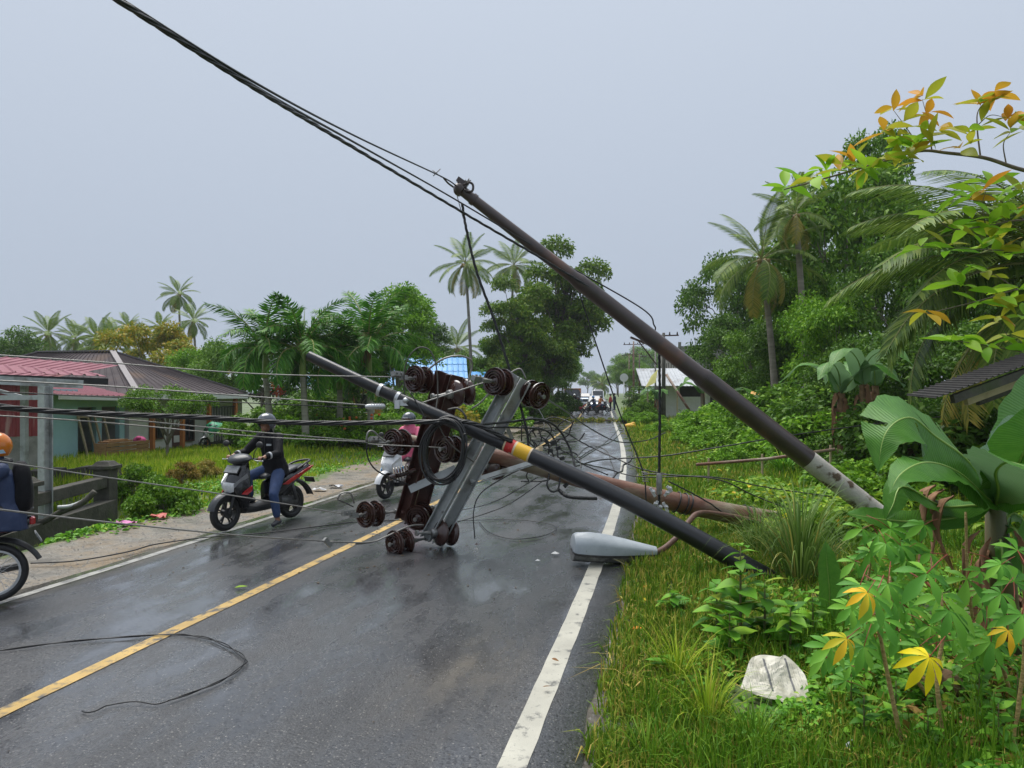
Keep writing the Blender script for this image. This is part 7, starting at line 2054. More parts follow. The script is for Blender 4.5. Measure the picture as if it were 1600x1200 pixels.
# --- far left skyline
for i, (px, top, Y, kit, mat, lab, w) in enumerate((
    (5, 505, 62, 'round', LF_DARK, 'dark tree at the far left edge of the skyline', 1.0),
    (55, 548, 58, 'round', LF_DARK, 'low dark tree behind the maroon shed', 1.2),
    (150, 540, 62, 'dense', LF_DARK, 'dark tree below the coconut palms on the left skyline', 1.3),
    (232, 506, 52, 'umbrella', None, 'tree with yellowing crown behind the brown hip roof', 1.0),
    (262, 520, 54, 'umbrella', None, 'second yellowing tree crown right of the first', .9),
    (318, 530, 46, 'round', LF_FRESH, 'fresh green tree right of the yellowing trees', 0.9),
    (362, 522, 44, 'round', LF_MID, 'green tree behind the leftmost garden palm', 0.9),
    (285, 560, 42, 'round', LF_MID, 'low green tree behind the right end of the brown roof', 1.3),
    (408, 512, 40, 'dense', LF_DARK, 'dark tree between the first two garden palms', 0.8),
    (500, 500, 40, 'dense', LF_DARK, 'dark tree behind the middle garden palms', 0.9),
    (558, 478, 42, 'dense', LF_MID, 'green tree behind the rightmost garden palm', 0.7),
    (622, 421, 41, 'column', None, 'tall fresh green columnar tree above the blue roof', 1.0),
    (672, 490, 60, 'column', LF_DARK, 'dark leafy tree beside the columnar green tree', 1.1),
    (655, 520, 66, 'dense', LF_DARK, 'dark tree low behind the blue roof', 1.1),
    (712, 545, 62, 'round', LF_MID, 'green tree below the tall coconut palm', 1.0),
    (812, 432, 54, 'open', None, 'olive green tree left of the tall open tree', 0.95),
    (770, 520, 56, 'open', LF_MID, 'slender green tree right of the coconut trunk', 0.8),
    (848, 372, 60, 'open', None, 'tall open olive crowned tree behind the leaning pole', 1.0),
    (850, 505, 60, 'dense', LF_DARK, 'dark tree in front of the olive trees', 0.85),
    (846, 520, 70, 'dense', LF_DARK, 'dark tree nearest the road under the tall open tree', 0.9),
    (822, 560, 53, 'column', LF_OLIVE, 'low olive green tree above the far left verge', 1.1),
    (800, 575, 52, 'round', LF_DARK, 'low dark tree right of the blue porch roof', 1.1),
    )):
    o = tree_px('tree' if kit != 'umbrella' else 'yellowing_tree', kit, px, top, Y, lab, group=GL if px < 420 else 'trees along the left of the road', mat=mat, wide=w)
    if lab.startswith(('tall open', 'dark tree nearest')): o.rotation_euler = (0, 0.20, 0.4)
for i, (Y, s, h) in enumerate(((74, -6.6, 8.8), (88, -6.4, 9.5), (104, -6.4, 10), (126, -6.2, 10.5), (152, -6.5, 11), (185, -7, 12), (225, -8, 13), (280, -10, 15))):
    p = rd(s, Y); tree('avenue_tree', 'dense' if i % 2 else 'round', (p.x, p.y, p.z - .2), h / 9.5, 'dark roadside tree of the left row, number %s from the near end' % ('one two three four five six seven eight'.split()[i]), group='dark trees lining the left of the far road', mat=LF_DARK if i < 5 else LF_MID)
for i, (Y, s, h) in enumerate(((92, 9.5, 4.5), (118, 8, 6.5), (150, 8.5, 9), (190, 10, 13), (225, 16, 16), (260, 9, 12), (210, 28, 15), (170, 20, 11), (300, 3, 9), (330, -2, 12))):
    p = rd(s, Y); tree('far_tree', 'round' if i % 2 else 'dense', (p.x, p.y, p.z - .2), h / 9.5, 'distant green tree on the right of the far road, %s' % ('lowest and nearest|second nearest|third, beside the poles|tall, behind the poles|tallest, hazy|before the farthest one|far right behind the shack|behind the zinc roof|closing the road end|farthest of all').split('|')[i], group='distant trees on the right of the far road', mat=LF_MID)

# --- coconut palms
GP = 'coconut palms on the skyline'
palm_px('coconut_palm', 75, 522, 74, .78, 'coconut palm standing alone at the left of the skyline', group=GP, seed=1, bpx=80)
palm_px('coconut_palm', 118, 530, 78, 0.72, 'small coconut palm second from the left', group=GP, seed=2)
palm_px('coconut_palm', 150, 528, 72, 0.75, 'coconut palm third from the left on the skyline', group=GP, seed=3, bpx=156)
palm_px('coconut_palm', 178, 545, 60, .85, 'coconut palm left of the yellowing tree', group=GP, seed=4)
palm_px('coconut_palm', 200, 512, 100, 0.75, 'distant coconut palm peeping over the yellowing tree', group=GP, seed=5)
palm_px('coconut_palm', 250, 512, 100, 0.75, 'distant coconut palm right over the yellowing tree', group=GP, seed=6)
palm_px('coconut_palm', 279, 460, 82, .70, 'tallest coconut palm of the left skyline', group=GP, seed=7, bpx=284)
palm_px('coconut_palm', 302, 502, 74, 0.62, 'coconut palm just below the tallest left one', group=GP, seed=8, bpx=309)
palm_px('coconut_palm', 727, 412, 60, .92, 'tall coconut palm above the blue roof with hanging fronds', group=GP, seed=9, bpx=738, nfr=20, old=3)
palm_px('coconut_palm', 803, 415, 72, 0.95, 'coconut palm hidden behind the olive tree', group=GP, seed=10, bpx=795)
palm_px('coconut_palm', 714, 545, 70, 0.85, 'low coconut palm behind the cream house', group=GP, seed=12)
palm_px('coconut_palm', 1190, 405, 29, 0.80, 'coconut palm with yellowing fronds on the right', group=GP, seed=13, bpx=1214, nfr=22, old=4)
palm_px('coconut_palm', 1243, 335, 28, 0.50, 'taller thin coconut palm behind the right one', group=GP, seed=14, bpx=1262, nfr=18, old=4)
palm_px('coconut_palm', 978, 572, 160, 0.9, 'tiny coconut palm over the far road', group=GP, seed=15)
palm_px('coconut_palm', 940, 600, 140, 0.8, 'half hidden coconut palm by the far road', group=GP, seed=16)

# --- garden palms with green crownshafts
GM = 'garden palms with green crownshafts'
for i, (px, cy, bpx, Y, sz, lab) in enumerate(((415, 590, 424, 25.5, .98, 'leftmost garden palm with wide arching fronds'), (473, 588, 478, 25.5, 1.0, 'second garden palm from the left'), (531, 608, 531, 27, 1.0, 'third garden palm from the left'), (576, 585, 580, 27, 1.08, 'rightmost garden palm with a brown husk skirt'))):
    palm_px('garden_palm', px, cy, Y, sz, lab, 'manila', bpx, GM, nfr=17, seed=30 + i, trunk_r=0.13)
hk = MB()
p0 = at(572, 520, 26.8)
for k in range(16):
    a = k * 0.4; hk.tube([p0 + Vector((0.1 * math.cos(a), 0.1 * math.sin(a), 0)), p0 + Vector((0.2 * math.cos(a), 0.2 * math.sin(a), -0.35)), p0 + Vector((0.16 * math.cos(a), 0.16 * math.sin(a), -0.8 - 0.3 * (k % 3) / 2))], [0.03, 0.045, 0.012], 5)
o = hk.build('dead_frond_skirt', HUSK, None, True); attach(o, [x for x in COL.objects if x.get('label', '').startswith('rightmost garden palm')][0])
fr_ = MB(); g = random.Random(3); p0 = at(437, 607, 25.3)
for k in range(60):
    fr_.ball(p0 + Vector((g.gauss(0, .10), g.gauss(0, .1), g.gauss(-.1, .09))), 0.028, 6, 5)
o = fr_.build('fruit_bunch', pm('red_fruit', (0.40, 0.05, 0.02), (0.5, 0.10, 0.03), 5, 0.4), None, True); attach(o, [x for x in COL.objects if x.get('label', '').startswith('leftmost garden palm')][0]); o['kind'] = 'stuff'

# --- satellite dish
dish = empty('satellite_dish', at(432, 640, 32), 0, 'grey mesh satellite dish between the garden palms', 'satellite dish')
c0 = at(433, 577, 32); ax = Vector((-0.25, -0.9, 0.35)).normalized(); xd, yd, _ = frame_of(ax)
mb = MB(); rr_ = 0.98
for k in range(1, 5):
    r_ = rr_ * k / 4; mb.torus(c0 + ax * (0.28 * (r_ / rr_) ** 2), ax, r_, 0.011, 28, 4)
mb.build('mesh_ring', M_GALV, None); attach(COL.objects[-1], dish); COL.objects[-1]['kind'] = 'stuff'
for k in range(16):
    a = 2 * math.pi * k / 16; d_ = xd * math.cos(a) + yd * math.sin(a)
    mb = MB(); mb.tube([c0 + d_ * (rr_ * q) + ax * (0.28 * q * q) for q in (0.05, 0.35, 0.7, 1.0)], 0.010, 4); part(dish, 'rib', M_GALV, mb)
mb = MB(); mb.tube([c0 - ax * 0.02, c0 + Vector((0, 0.2, -0.4)), Vector((c0.x, c0.y + 0.2, -0.3))], 0.04, 6); part(dish, 'mast', M_GALV, mb)
mb = MB(); mb.tube([c0, c0 + ax * 0.75], 0.012, 5); mb.ball(c0 + ax * 0.75, 0.05, 8, 6); part(dish, 'feed_horn', M_GALV, mb)

# --- house yard tree and garden shrubs left
p = gr(262, 716, GZL); y0 = 25.0
tree('yard_tree', 'yard', ((262 - 800) / FPX * y0 * 1.0, y0, GZL - .1), 0.62, 'leafy yard tree with bare crooked limbs before the house', group=None, squash=0.9, mat=LF_MID)
SHR = [(402, 630, 28, 'bush', LF_MID), (430, 640, 27, 'bush_fresh', None), (462, 615, 28.5, 'bush', LF_MID), (500, 608, 28, 'bush', LF_MID), (515, 645, 26.5, 'bush_fresh', None), (552, 642, 29, 'bush_dark', None), (560, 650, 27, 'bush_fresh', None), (610, 640, 30, 'bush', LF_FRESH), (612, 648, 27.5, 'bush_fresh', leafm('grey_green_leaf', [(0, (0.10, 0.17, 0.06)), (1, (0.25, 0.33, 0.16))])), (640, 640, 30, 'bush', LF_MID), (480, 660, 26, 'bush_fresh', None), (665, 610, 34, 'bush', LF_MID), (700, 622, 33, 'bush_fresh', LF_YELLOW), (735, 600, 36, 'bush', LF_FRESH), (752, 585, 44, 'bush_dark', None), (775, 620, 38, 'bush_fresh', None), (690, 640, 31, 'bush_fresh', None), (500, 600, 33, 'bush', LF_DARK), (640, 595, 37, 'bush_dark', None), (820, 600, 50, 'bush_dark', None), (850, 612, 54, 'bush', None), (876, 606, 60, 'bush_dark', None), (790, 560, 52, 'bush_dark', None)]
words = 'broad leafy|low fresh green|rounded|tall|small bright|dark dense|pale fresh|upright|pale grey green|mid green|low bright|leafy|yellow leaved|lush|deep green|fresh low|clipped|shaded|dark round|far dark|far leafy|far shaded|deep shaded'.split('|')
spots = 'left of the first garden palm|under the first garden palm|between the first two garden palms|behind the second garden palm|between the second and third garden palms|behind the third garden palm|before the third garden palm|right of the fourth garden palm|left of the pink rider|behind the pink rider|behind the black jacket rider|below the blue roof|behind the rusty crossarm top|right of the blue roof|under the blue porch roof|behind the galvanised crossarm|before the cream house|left of the orange house|right of the orange house|on the left verge before the avenue|under the tall open tree|at the foot of the dark avenue|left of the tall olive trees'.split('|')
for i, (px, top, Y, kit, m_) in enumerate(SHR):
    tree_px('garden_shrub', kit, px, top, Y, '%s shrub %s' % (words[i], spots[i]), 'shrub', 'garden shrubs along the left verge', mat=m_, wide=1.15)
fl = MB(); g = random.Random(8)
for k in range(26):
    px, py = g.choice(((535, 660), (548, 655), (500, 662), (430, 602), (585, 652), (640, 660))); p = at(px + g.gauss(0, 7), py + g.gauss(0, 6), 25.8 + g.random())
    fl.ball(p, (0.05, 0.05, 0.045), 6, 4)
o = fl.build('flower_heads', pm('orange_red_flower', (0.55, 0.08, 0.01), (0.60, 0.16, 0.015), 3, 0.5)); tag(o, 'scattered orange red flowers in the garden shrubs', 'flowers', kind='stuff')
# weeds along the ditch
for i, (px, top, Y, kit, m_, lab) in enumerate((
    (215, 716, 15.0, 'bush_fresh', LF_MID, 'leafy weed bush right of the capped post'), (250, 735, 14.6, 'bush', LF_MID, 'weed bush on the shoulder bank'),
    (285, 715, 16, 'bush', leafm('brown_weed', [(0, (0.07, 0.08, 0.02)), (0.6, (0.16, 0.11, 0.04)), (1, (0.24, 0.15, 0.07))]), 'browning weed bush behind the front scooter wheel'), (320, 712, 17.5, 'bush_fresh', leafm('dry_weed', [(0, (0.10, 0.12, 0.03)), (1, (0.28, 0.20, 0.09))]), 'dry straw coloured weed bush left of the scooter'), (255, 735, 12.5, 'bush_fresh', LF_MID, 'creeping weeds at the gravel edge'))):
    tree_px('weed_bush', kit, px, top, Y, lab, 'weeds', 'weed bushes along the ditch', mat=m_, wide=0.85)

# --- right side wood
GRW = 'trees of the wood on the right'
for i, (px, top, Y, kit, mat, lab, w) in enumerate((
    (1140, 362, 46, 'dense', LF_DARK, 'dark tree left of the right coconut palm', 0.62), (1150, 470, 42, 'dense', LF_DARK, 'shaded tree under the dark left crown', 0.9),
    (1325, 222, 33, 'dense', LF_MID, 'big tree rising highest in the wood', 0.75), (1375, 190, 36, 'open', LF_MID, 'thin crowned tree peeping above the big tree', 0.55),
    (1262, 400, 30, 'round', LF_MID, 'light green tree right of the coconut trunk', 0.62), (1300, 440, 25, 'round', LF_FRESH, 'nearer light green tree in the middle of the wood', 0.75),
    (1175, 500, 36, 'round', LF_MID, 'green tree below the right coconut crown', 0.9), (1230, 500, 31, 'round', LF_DARK, 'dark low tree behind the leaning pole', 1.0),
    (1410, 330, 24, 'dense', LF_DARK, 'dark tree behind the big palm fronds', 0.65), (1490, 300, 24, 'dense', LF_DARK, 'dark tree above the tin eave', 0.7), (1580, 270, 25, 'dense', LF_DARK, 'dark tree at the right picture edge', 0.75),
    (1440, 470, 19, 'dense', LF_DARK, 'shaded tree behind the far banana plants', 1.1), (1560, 470, 20, 'dense', LF_DARK, 'shaded tree behind the tin eave', 1.1), (1345, 500, 22, 'dense', LF_DARK, 'dark undergrowth tree left of the bananas', 0.9),
    (1185, 545, 38, 'round', LF_FRESH, 'bright green tree below the dark left crown', 1.0))):
    tree_px('wood_tree', kit, px, top, Y, lab, group=GRW, mat=mat, wide=w)
BU = [(1118, 622, 34, 'bush_fresh'), (1150, 612, 31, 'bush'), (1175, 615, 28, 'bush'), (1210, 600, 27, 'bush_dark'), (1245, 590, 24, 'bush'), (1285, 600, 21, 'bush_dark'), (1315, 585, 22, 'bush'), (1260, 635, 20, 'bush_fresh'), (1225, 640, 22, 'bush'), (1185, 648, 25, 'bush_fresh'), (1150, 640, 27, 'bush_fresh'), (1115, 635, 31, 'bush_fresh'), (1090, 641, 38, 'bush_fresh'), (1062, 650, 42, 'bush'), (1015, 640, 46, 'bush_fresh'), (1000, 625, 52, 'bush'), (1030, 655, 36, 'bush_fresh'), (1085, 660, 28, 'bush_fresh'), (1120, 665, 25, 'bush_fresh'), (1345, 640, 17.5, 'bush_dark'), (1400, 620, 17, 'bush_dark'), (1440, 600, 16, 'bush_dark'), (1490, 600, 15, 'bush_dark'), (1550, 590, 14.5, 'bush_dark'), (1590, 600, 13, 'bush_dark'), (1360, 700, 12.6, 'bush_fresh'), (1150, 690, 20, 'bush_fresh'), (1005, 600, 75, 'bush_dark'), (1040, 600, 66, 'bush'), (990, 640, 50, 'bush_fresh')]
ORD = 'first second third fourth fifth sixth seventh eighth ninth tenth eleventh twelfth thirteenth fourteenth fifteenth sixteenth seventeenth eighteenth nineteenth twentieth'.split()
for i, (px, top, Y, kit) in enumerate(sorted(BU)):
    side = 'before the zinc roof shack' if px < 1090 else ('behind the leaning pole' if px < 1260 else ('below the far banana plants' if px < 1380 else 'under the tin eave'))
    tree_px('wild_bush', kit, px, top, Y, '%s wild bush %s, %s' % ('dark' if kit == 'bush_dark' else ('low bright' if kit == 'bush_fresh' else 'leafy'), side, (ORD[i] + ' from the road') if i < 20 else (ORD[len(BU) - 1 - i] + ' from the right edge')), 'bush', 'wild bushes at the edge of the right wood', mat=(LF_FRESH if kit == 'bush' and i % 3 == 0 else None), wide=1.25)

# --- big palm at the right edge
bp_loc = at(1660, 900, 13.0); bp_loc.z = 0.2
root = empty('coconut_palm', bp_loc, 0, 'big near coconut palm sending long fronds in from the right edge', 'palm tree')
topc = at(1670, 420, 13.0)
mb = MB(); mb.tube([bp_loc - Vector((0, 0, .5)), bp_loc.lerp(topc, 0.5) + Vector((.15, 0, 0)), topc], [0.24, 0.18, 0.16], 10); part(root, 'trunk', BARK_PALM, mb, smooth=True)
FR_BIG = [frond_mesh('frond', 4.0, b_, 62, 0.95, 0.05, LF_PALM, 60 + i, dr, rib=0.026) for i, (b_, dr) in enumerate(((0.7, 0.45), (1.1, 0.6), (1.5, 0.8)))]
FR_BIGOLD = frond_mesh('frond', 3.6, 1.2, 52, 0.85, 0.045, LF_PALM_OLD, 70, 0.8, rib=0.024)
g = random.Random(5)
for i, (az, el, k) in enumerate(((178, 36, 1), (200, 30, 1), (165, 18, 1), (190, 8, 2), (172, -6, 2), (215, -2, 2), (150, 42, 1), (235, 36, 1), (205, 48, 1), (182, 45, 1), (195, 15, 1), (178, 2, 1), (205, -12, 2), (250, 10, 2), (140, 5, 2), (188, -22, 3), (168, -30, 3), (120, 40, 1), (90, 30, 1), (40, 30, 1), (0, 40, 1), (300, 30, 1), (330, 5, 2), (196, 24, 1))):
    o = link('frond', FR_BIGOLD if k == 3 else FR_BIG[k], None, topc, (g.uniform(-.3, .3), -R(el), R(az)), g.uniform(0.9, 1.08)); attach(o, root)

# --- far banana plants
banana_plant('banana_plant', gp(*at(1318, 700, 17.5)[:2]), 2.0, 1.0, 4, 'far banana plant with a shaggy brown stem, leftmost of three', 3, dry=6, stem_mat=HUSK)
banana_plant('banana_plant', gp(*at(1349, 700, 17.0)[:2]), 2.2, 1.0, 3, 'far banana plant in the middle of three shaggy stems', 5, dry=7, stem_mat=HUSK)
banana_plant('banana_plant', gp(*at(1374, 690, 17.8)[:2]), 2.2, 0.9, 3, 'far banana plant, rightmost of three shaggy stems', 8, dry=6, stem_mat=HUSK)
banana_plant('banana_plant', gp(*at(1202, 650, 27)[:2]), 1.5, 1.15, 4, 'small banana plant with an orange dying leaf behind the leaning pole', 4, dry=2, orange=1)
banana_plant('banana_plant', gp(*at(1028, 640, 52)[:2]), 1.6, 1.2, 4, 'small banana plant before the zinc roof shack', 9, dry=2)
banana_plant('banana_plant', gp(*at(1425, 700, 15)[:2]), 0.9, 0.9, 4, 'young banana plant in the shade left of the tin eave', 12, dry=0)
banana_plant('banana_plant', gp(*at(1100, 650, 44)[:2]), 2.0, 1.3, 4, 'banana plant right of the zinc roof shack', 14, dry=1)

# --- standing poles far right
def util_pole(px, top, Y, label, r=0.11, arms=(), lean=0, mat=None):
    x = (px - 800) / FPX * Y; z0 = gz(x, Y); zt = CAM_H - (top - HOR) / FPX * Y
    root = empty('utility_pole', (x, Y, z0), 0, label, 'utility pole', 'standing poles along the far road')
    mb = MB(); mb.tube([(x, Y, z0 - .3), (x + lean * .5, Y, (z0 + zt) / 2), (x + lean, Y, zt)], [r, r * .85, r * .6], 10); part(root, 'pole', mat or M_CONC, mb, smooth=True)
    for dz, w in arms:
        mb = MB(); mb.bar((x + lean - w, Y + .3, zt - dz), (x + lean + w, Y - .3, zt - dz), 0.09, 0.09, up=(0, 0, 1)); part(root, 'crossarm', M_RUSTARM, mb)
        for q in (-0.9, -0.4, 0.4, 0.9):
            mb = MB(); mb.lathe([(0.04, 0), (0.07, 0.05), (0.03, 0.14), (0.06, 0.18), (0.0, 0.22)], 8, (x + lean + w * q, Y - .3 * q, zt - dz + .045)); part(root, 'insulator', M_PORC, mb, smooth=True)
    return root, Vector((x + lean, Y, zt))
_, T1 = util_pole(1037, 520, 52, 'old grey pole standing before the zinc roof shack', 0.16, ((0.2, 1.0),), 0, M_MOSSY)
_, T1b = util_pole(1024, 545, 55, 'thin pole close beside the old grey pole', 0.08)
_, T2 = util_pole(990, 533, 90, 'first rust red pole of the far row', 0.14, ((0.4, 1.2), (1.6, 1.0)), mat=M_RUSTPOLE)
_, T3 = util_pole(983, 552, 120, 'second rust red pole of the far row', 0.13, ((0.4, 1.2),), mat=M_RUSTPOLE)
_, T4 = util_pole(999, 553, 105, 'dark pole right of the rust red poles', 0.12, ((0.4, 1.0),), mat=M_RUSTARM)
_, T5 = util_pole(966, 583, 190, 'thinnest most distant pole over the far road', 0.13, ((0.4, 1.2),), mat=M_RUSTARM)
mb = MB(); a_, b_ = at(1041, 585, 50), at(1086, 648, 48.5); mb.tube([a_, b_ - Vector((0, 0, .3))], 0.09, 8); o = mb.build('prop', M_RUSTPOLE, None, True); tag(o, 'slanting brown prop leaning on the old grey pole', 'prop')
mb = MB(); mb.bar(at(985, 527, 50), at(1030, 545, 50), 0.14, 0.14); mb.bar(at(996, 531, 50), at(1026, 570, 50), 0.07, 0.07); o = mb.build('tilted_crossarm', M_RUSTARM); tag(o, 'tilted crossarm hanging left of the old grey pole', 'crossarm')
for k, (dz, lab) in enumerate(((0.0, 'upper slack wire between the far poles'), (0.5, 'middle slack wire between the far poles'), (1.0, 'lower slack wire between the far poles'))):
    P = [T1 - Vector((0, 0, dz)), T2 - Vector((0, 0, dz)), T3 - Vector((0, 0, dz)), T5 - Vector((0, 0, dz))]; Q = []
    for a_, b_ in zip(P, P[1:]):
        for i in range(10): t_ = i / 10; Q.append(a_.lerp(b_, t_) - Vector((0, 0, 3.0 * t_ * (1 - t_))))
    Q.append(P[-1]); cable(Q, 0.014, lab, spline=False, name='overhead_wire', k=4)
# round white sign
mb = MB(); c_ = at(975, 590, 80); mb.lathe([(0.45, -0.02), (0.45, 0.02)], 20, c_, (-0.1, -1, 0)); sg = mb.build('road_sign', M_WHITE, None, True, 40); tag(sg, 'round white sign on a post by the far road', 'sign')
mb = MB(); mb.tube([(c_.x, c_.y + .05, zr(80) - .2), c_ + Vector((0, .05, 0))], 0.05, 6); o = mb.build('post', M_WHITE, None, True); o.parent = sg

# --- fallen branches across the far road
g = random.Random(2); fb = empty('fallen_branches', rd(0, 51), 0, 'fallen leafy branches lying across the far road', 'branches')
mb = MB()
for k in range(9):
    s0 = -3.0 + 7.6 * k / 9; a_ = rd(s0, 51.5 + g.uniform(-.5, .5), 0.08); b_ = rd(s0 + g.uniform(.9, 1.6), 51.5 + g.uniform(-.6, .6), 0.14); mbk = MB(); mbk.tube([a_, a_.lerp(b_, .5) + Vector((0, 0, .08)), b_], [0.05, 0.04, 0.02], 6); part(fb, 'branch', BARK_DARK, mbk, smooth=True)
lo_ = []
for k in range(30):
    q = rd(-3.4 + 8.0 * k / 30 + g.uniform(-.2, .2), 51.5 + g.uniform(-.6, .6), 0.1); lo_.append((q.x, q.y, q.z, g.uniform(.18, .34) * (1.6 if k < 7 else 1)))
o = link('leaves', leafcloud(lo_, 4200, 0.16, 0.09, 5, mat=leafm('wilting_leaf', [(0, (0.05, 0.10, 0.02)), (0.5, (0.13, 0.16, 0.03)), (1, (0.25, 0.19, 0.05))]), name='leaves')); attach(o, fb); o['kind'] = 'stuff'

# --- bamboo rail in the meadow, verge litter
br_ = empty('bamboo_rail', gr(1200, 745), 0, 'brown bamboo rail on thin posts in the meadow', 'rail')
mb = MB(); mb.tube([at(1088, 726, 15.5), at(1200, 717, 14.8), at(1305, 702, 14.2)], 0.032, 8); part(br_, 'rail', M_RUSTPOLE, mb, smooth=True)
for px, py, Y in ((1108, 722, 15.4), (1192, 716, 14.9), (1299, 702, 14.3)):
    t_ = at(px, py, Y); mb = MB(); mb.tube([(t_.x, t_.y + .04, -0.2), (t_.x, t_.y + .04, t_.z + .08)], 0.022, 6); part(br_, 'post', M_PALEWOOD, mb)
mb = MB(); p_ = gp(*gr(985, 668)[:2]); mb.ball(p_ + Vector((0, 0, .14)), (0.36, 0.26, 0.17), 12, 8); mb.ball(p_ + Vector((.16, 0, .26)), (0.15, .13, .12), 10, 6); o = mb.build('yellow_sack', pm('yellow_sack_cloth', (0.55, 0.30, 0.02), (0.65, 0.38, 0.04), 5, 0.6), None, True); tag(o, 'yellow orange sack lying on the right verge', 'sack')
mb = MB(); p_ = gp(*gr(983, 655)[:2]); mb.box(p_ + Vector((0, .5, .35)), (0.85, 0.6, 0.06), Matrix.Rotation(.12, 3, 'X')); mb.box(p_ + Vector((-.35, .5, .15)), (0.06, 0.5, 0.4)); mb.box(p_ + Vector((.35, .5, .15)), (0.06, 0.5, 0.4)); o = mb.build('culvert_slab', M_CONC); tag(o, 'small grey slab on the verge behind the yellow sack', 'slab')
mb = MB(); p_ = gp(*gr(826, 665)[:2]); mb.lathe([(0.24, 0), (0.28, 0.55), (0.29, 0.58), (0.27, 0.58), (0.23, 0.03), (0.0, 0.03)], 18, p_); o = mb.build('bucket', M_GALV, None, True, 40); tag(o, 'grey metal bucket standing on the left verge', 'bucket')
for k, (px, py, c_, lab) in enumerate(((198, 822, (0.60, 0.15, 0.40), 'pink plastic scrap on the left gravel shoulder'), (165, 805, (0.65, 0.42, 0.04), 'yellow plastic scrap at the ditch edge'), (248, 810, (0.55, 0.10, 0.08), 'red scrap among the roadside litter'), (270, 795, (0.22, 0.14, 0.08), 'brown rag among the roadside litter'), (500, 765, (0.6, 0.6, 0.6), 'white scrap on the muddy shoulder'), (525, 760, (0.55, 0.56, 0.58), 'second white scrap on the muddy shoulder'))):
    p_ = gr(px, py, 0); p_.z = gz(p_.x, p_.y); g = random.Random(k); mb = MB(); n = 5
    V = [p_ + Vector(((i - 2) * 0.065 + g.uniform(-.02, .02), (j - 2) * 0.05 + g.uniform(-.02, .02), 0.02 + g.uniform(0, .07))) for j in range(n) for i in range(n)]
    mb.add(V, [(j * n + i, j * n + i + 1, (j + 1) * n + i + 1, (j + 1) * n + i) for j in range(n - 1) for i in range(n - 1)]); o = mb.build('litter', pm('litter_%d' % k, c_, tuple(x * .7 for x in c_), 9, 0.5)); tag(o, lab, 'litter', 'litter on the left shoulder')
mb = MB(); p_ = gr(374, 920, 0.008)
o = link('fallen_leaf', ovate('fallen_leaf', 0.13, 0.07, leafm('fallen_leaf_green', [(0, (0.10, 0.25, 0.02)), (1, (0.2, 0.3, 0.03))]), 0.3, 0.0), None, p_ + Vector((-.05, 0, .01)), (0, -0.05, 0.3)); tag(o, 'single green leaf lying on the wet road', 'leaf')
# ================================================================== NEAR PLANTS ON THE RIGHT VERGE
def ovate_cloud(name, P, L, W, seed, mat, up=0.9, droop=0.3):
    """many small ovate folded leaves at points P"""
    g = np.random.default_rng(seed); P = np.asarray(P, float); n = len(P)
    az = g.uniform(0, 2 * np.pi, n); tl = g.normal(0.05, 0.35, n)
    ax = np.stack([np.cos(az) * np.cos(tl), np.sin(az) * np.cos(tl), np.sin(tl)], 1)
    nr = g.normal(0, 0.35, (n, 3)); nr[:, 2] += up
    sd_ = np.cross(ax, nr); sd_ /= np.linalg.norm(sd_, axis=1)[:, None] + 1e-9
    nn = np.cross(sd_, ax)
    l = (L * g.uniform(0.55, 1.25, n))[:, None]; w = (W * g.uniform(0.7, 1.2, n))[:, None]
    dz = np.array([[0, 0, -1.0]])
    def at_(t, s_, f): return P + ax * l * t + sd_ * w * s_ + nn * w * f + dz * l * droop * t * t
    V = np.stack([at_(0, 0, 0), at_(.28, .42, .12), at_(.62, .40, .12), at_(1, 0, 0), at_(.62, -.40, .12), at_(.28, -.42, .12)], 1).reshape(-1, 3)
    k = np.arange(n)[:, None] * 6
    F = np.concatenate([k + np.array([[0, 1, 2, 3]]), k + np.array([[0, 3, 4, 5]])], 1).reshape(-1, 4)
    return mesh_np(name, V, F, mat, True)

LF_WEED = leafm('weed_leaf', [(0, (0.035, 0.11, 0.016)), (0.5, (0.070, 0.19, 0.025)), (0.9, (0.13, 0.27, 0.04)), (1, (0.22, 0.26, 0.05))], 0.3, 0.4)
LF_CASS = leafm('cassava_leaf', [(0, (0.050, 0.16, 0.035)), (0.5, (0.085, 0.23, 0.045)), (1, (0.14, 0.30, 0.06))], 0.3, 0.45)
LF_CASSY = leafm('yellow_cassava_leaf', [(0, (0.52, 0.42, 0.02)), (1, (0.62, 0.50, 0.03))], 0.3, 0.45)
LF_CASSO = leafm('yellowing_cassava_leaf', [(0, (0.30, 0.30, 0.03)), (1, (0.60, 0.33, 0.03))], 0.3, 0.45)
PETIOLE = pm('red_petiole', (0.22, 0.035, 0.02), (0.30, 0.06, 0.03), 10, 0.5)
CSTEM = pm('knotty_cassava_stem', (0.22, 0.14, 0.05), (0.46, 0.33, 0.13), 30, 0.7, bump=0.6, bscale=40, stretch=(1, 1, 2))

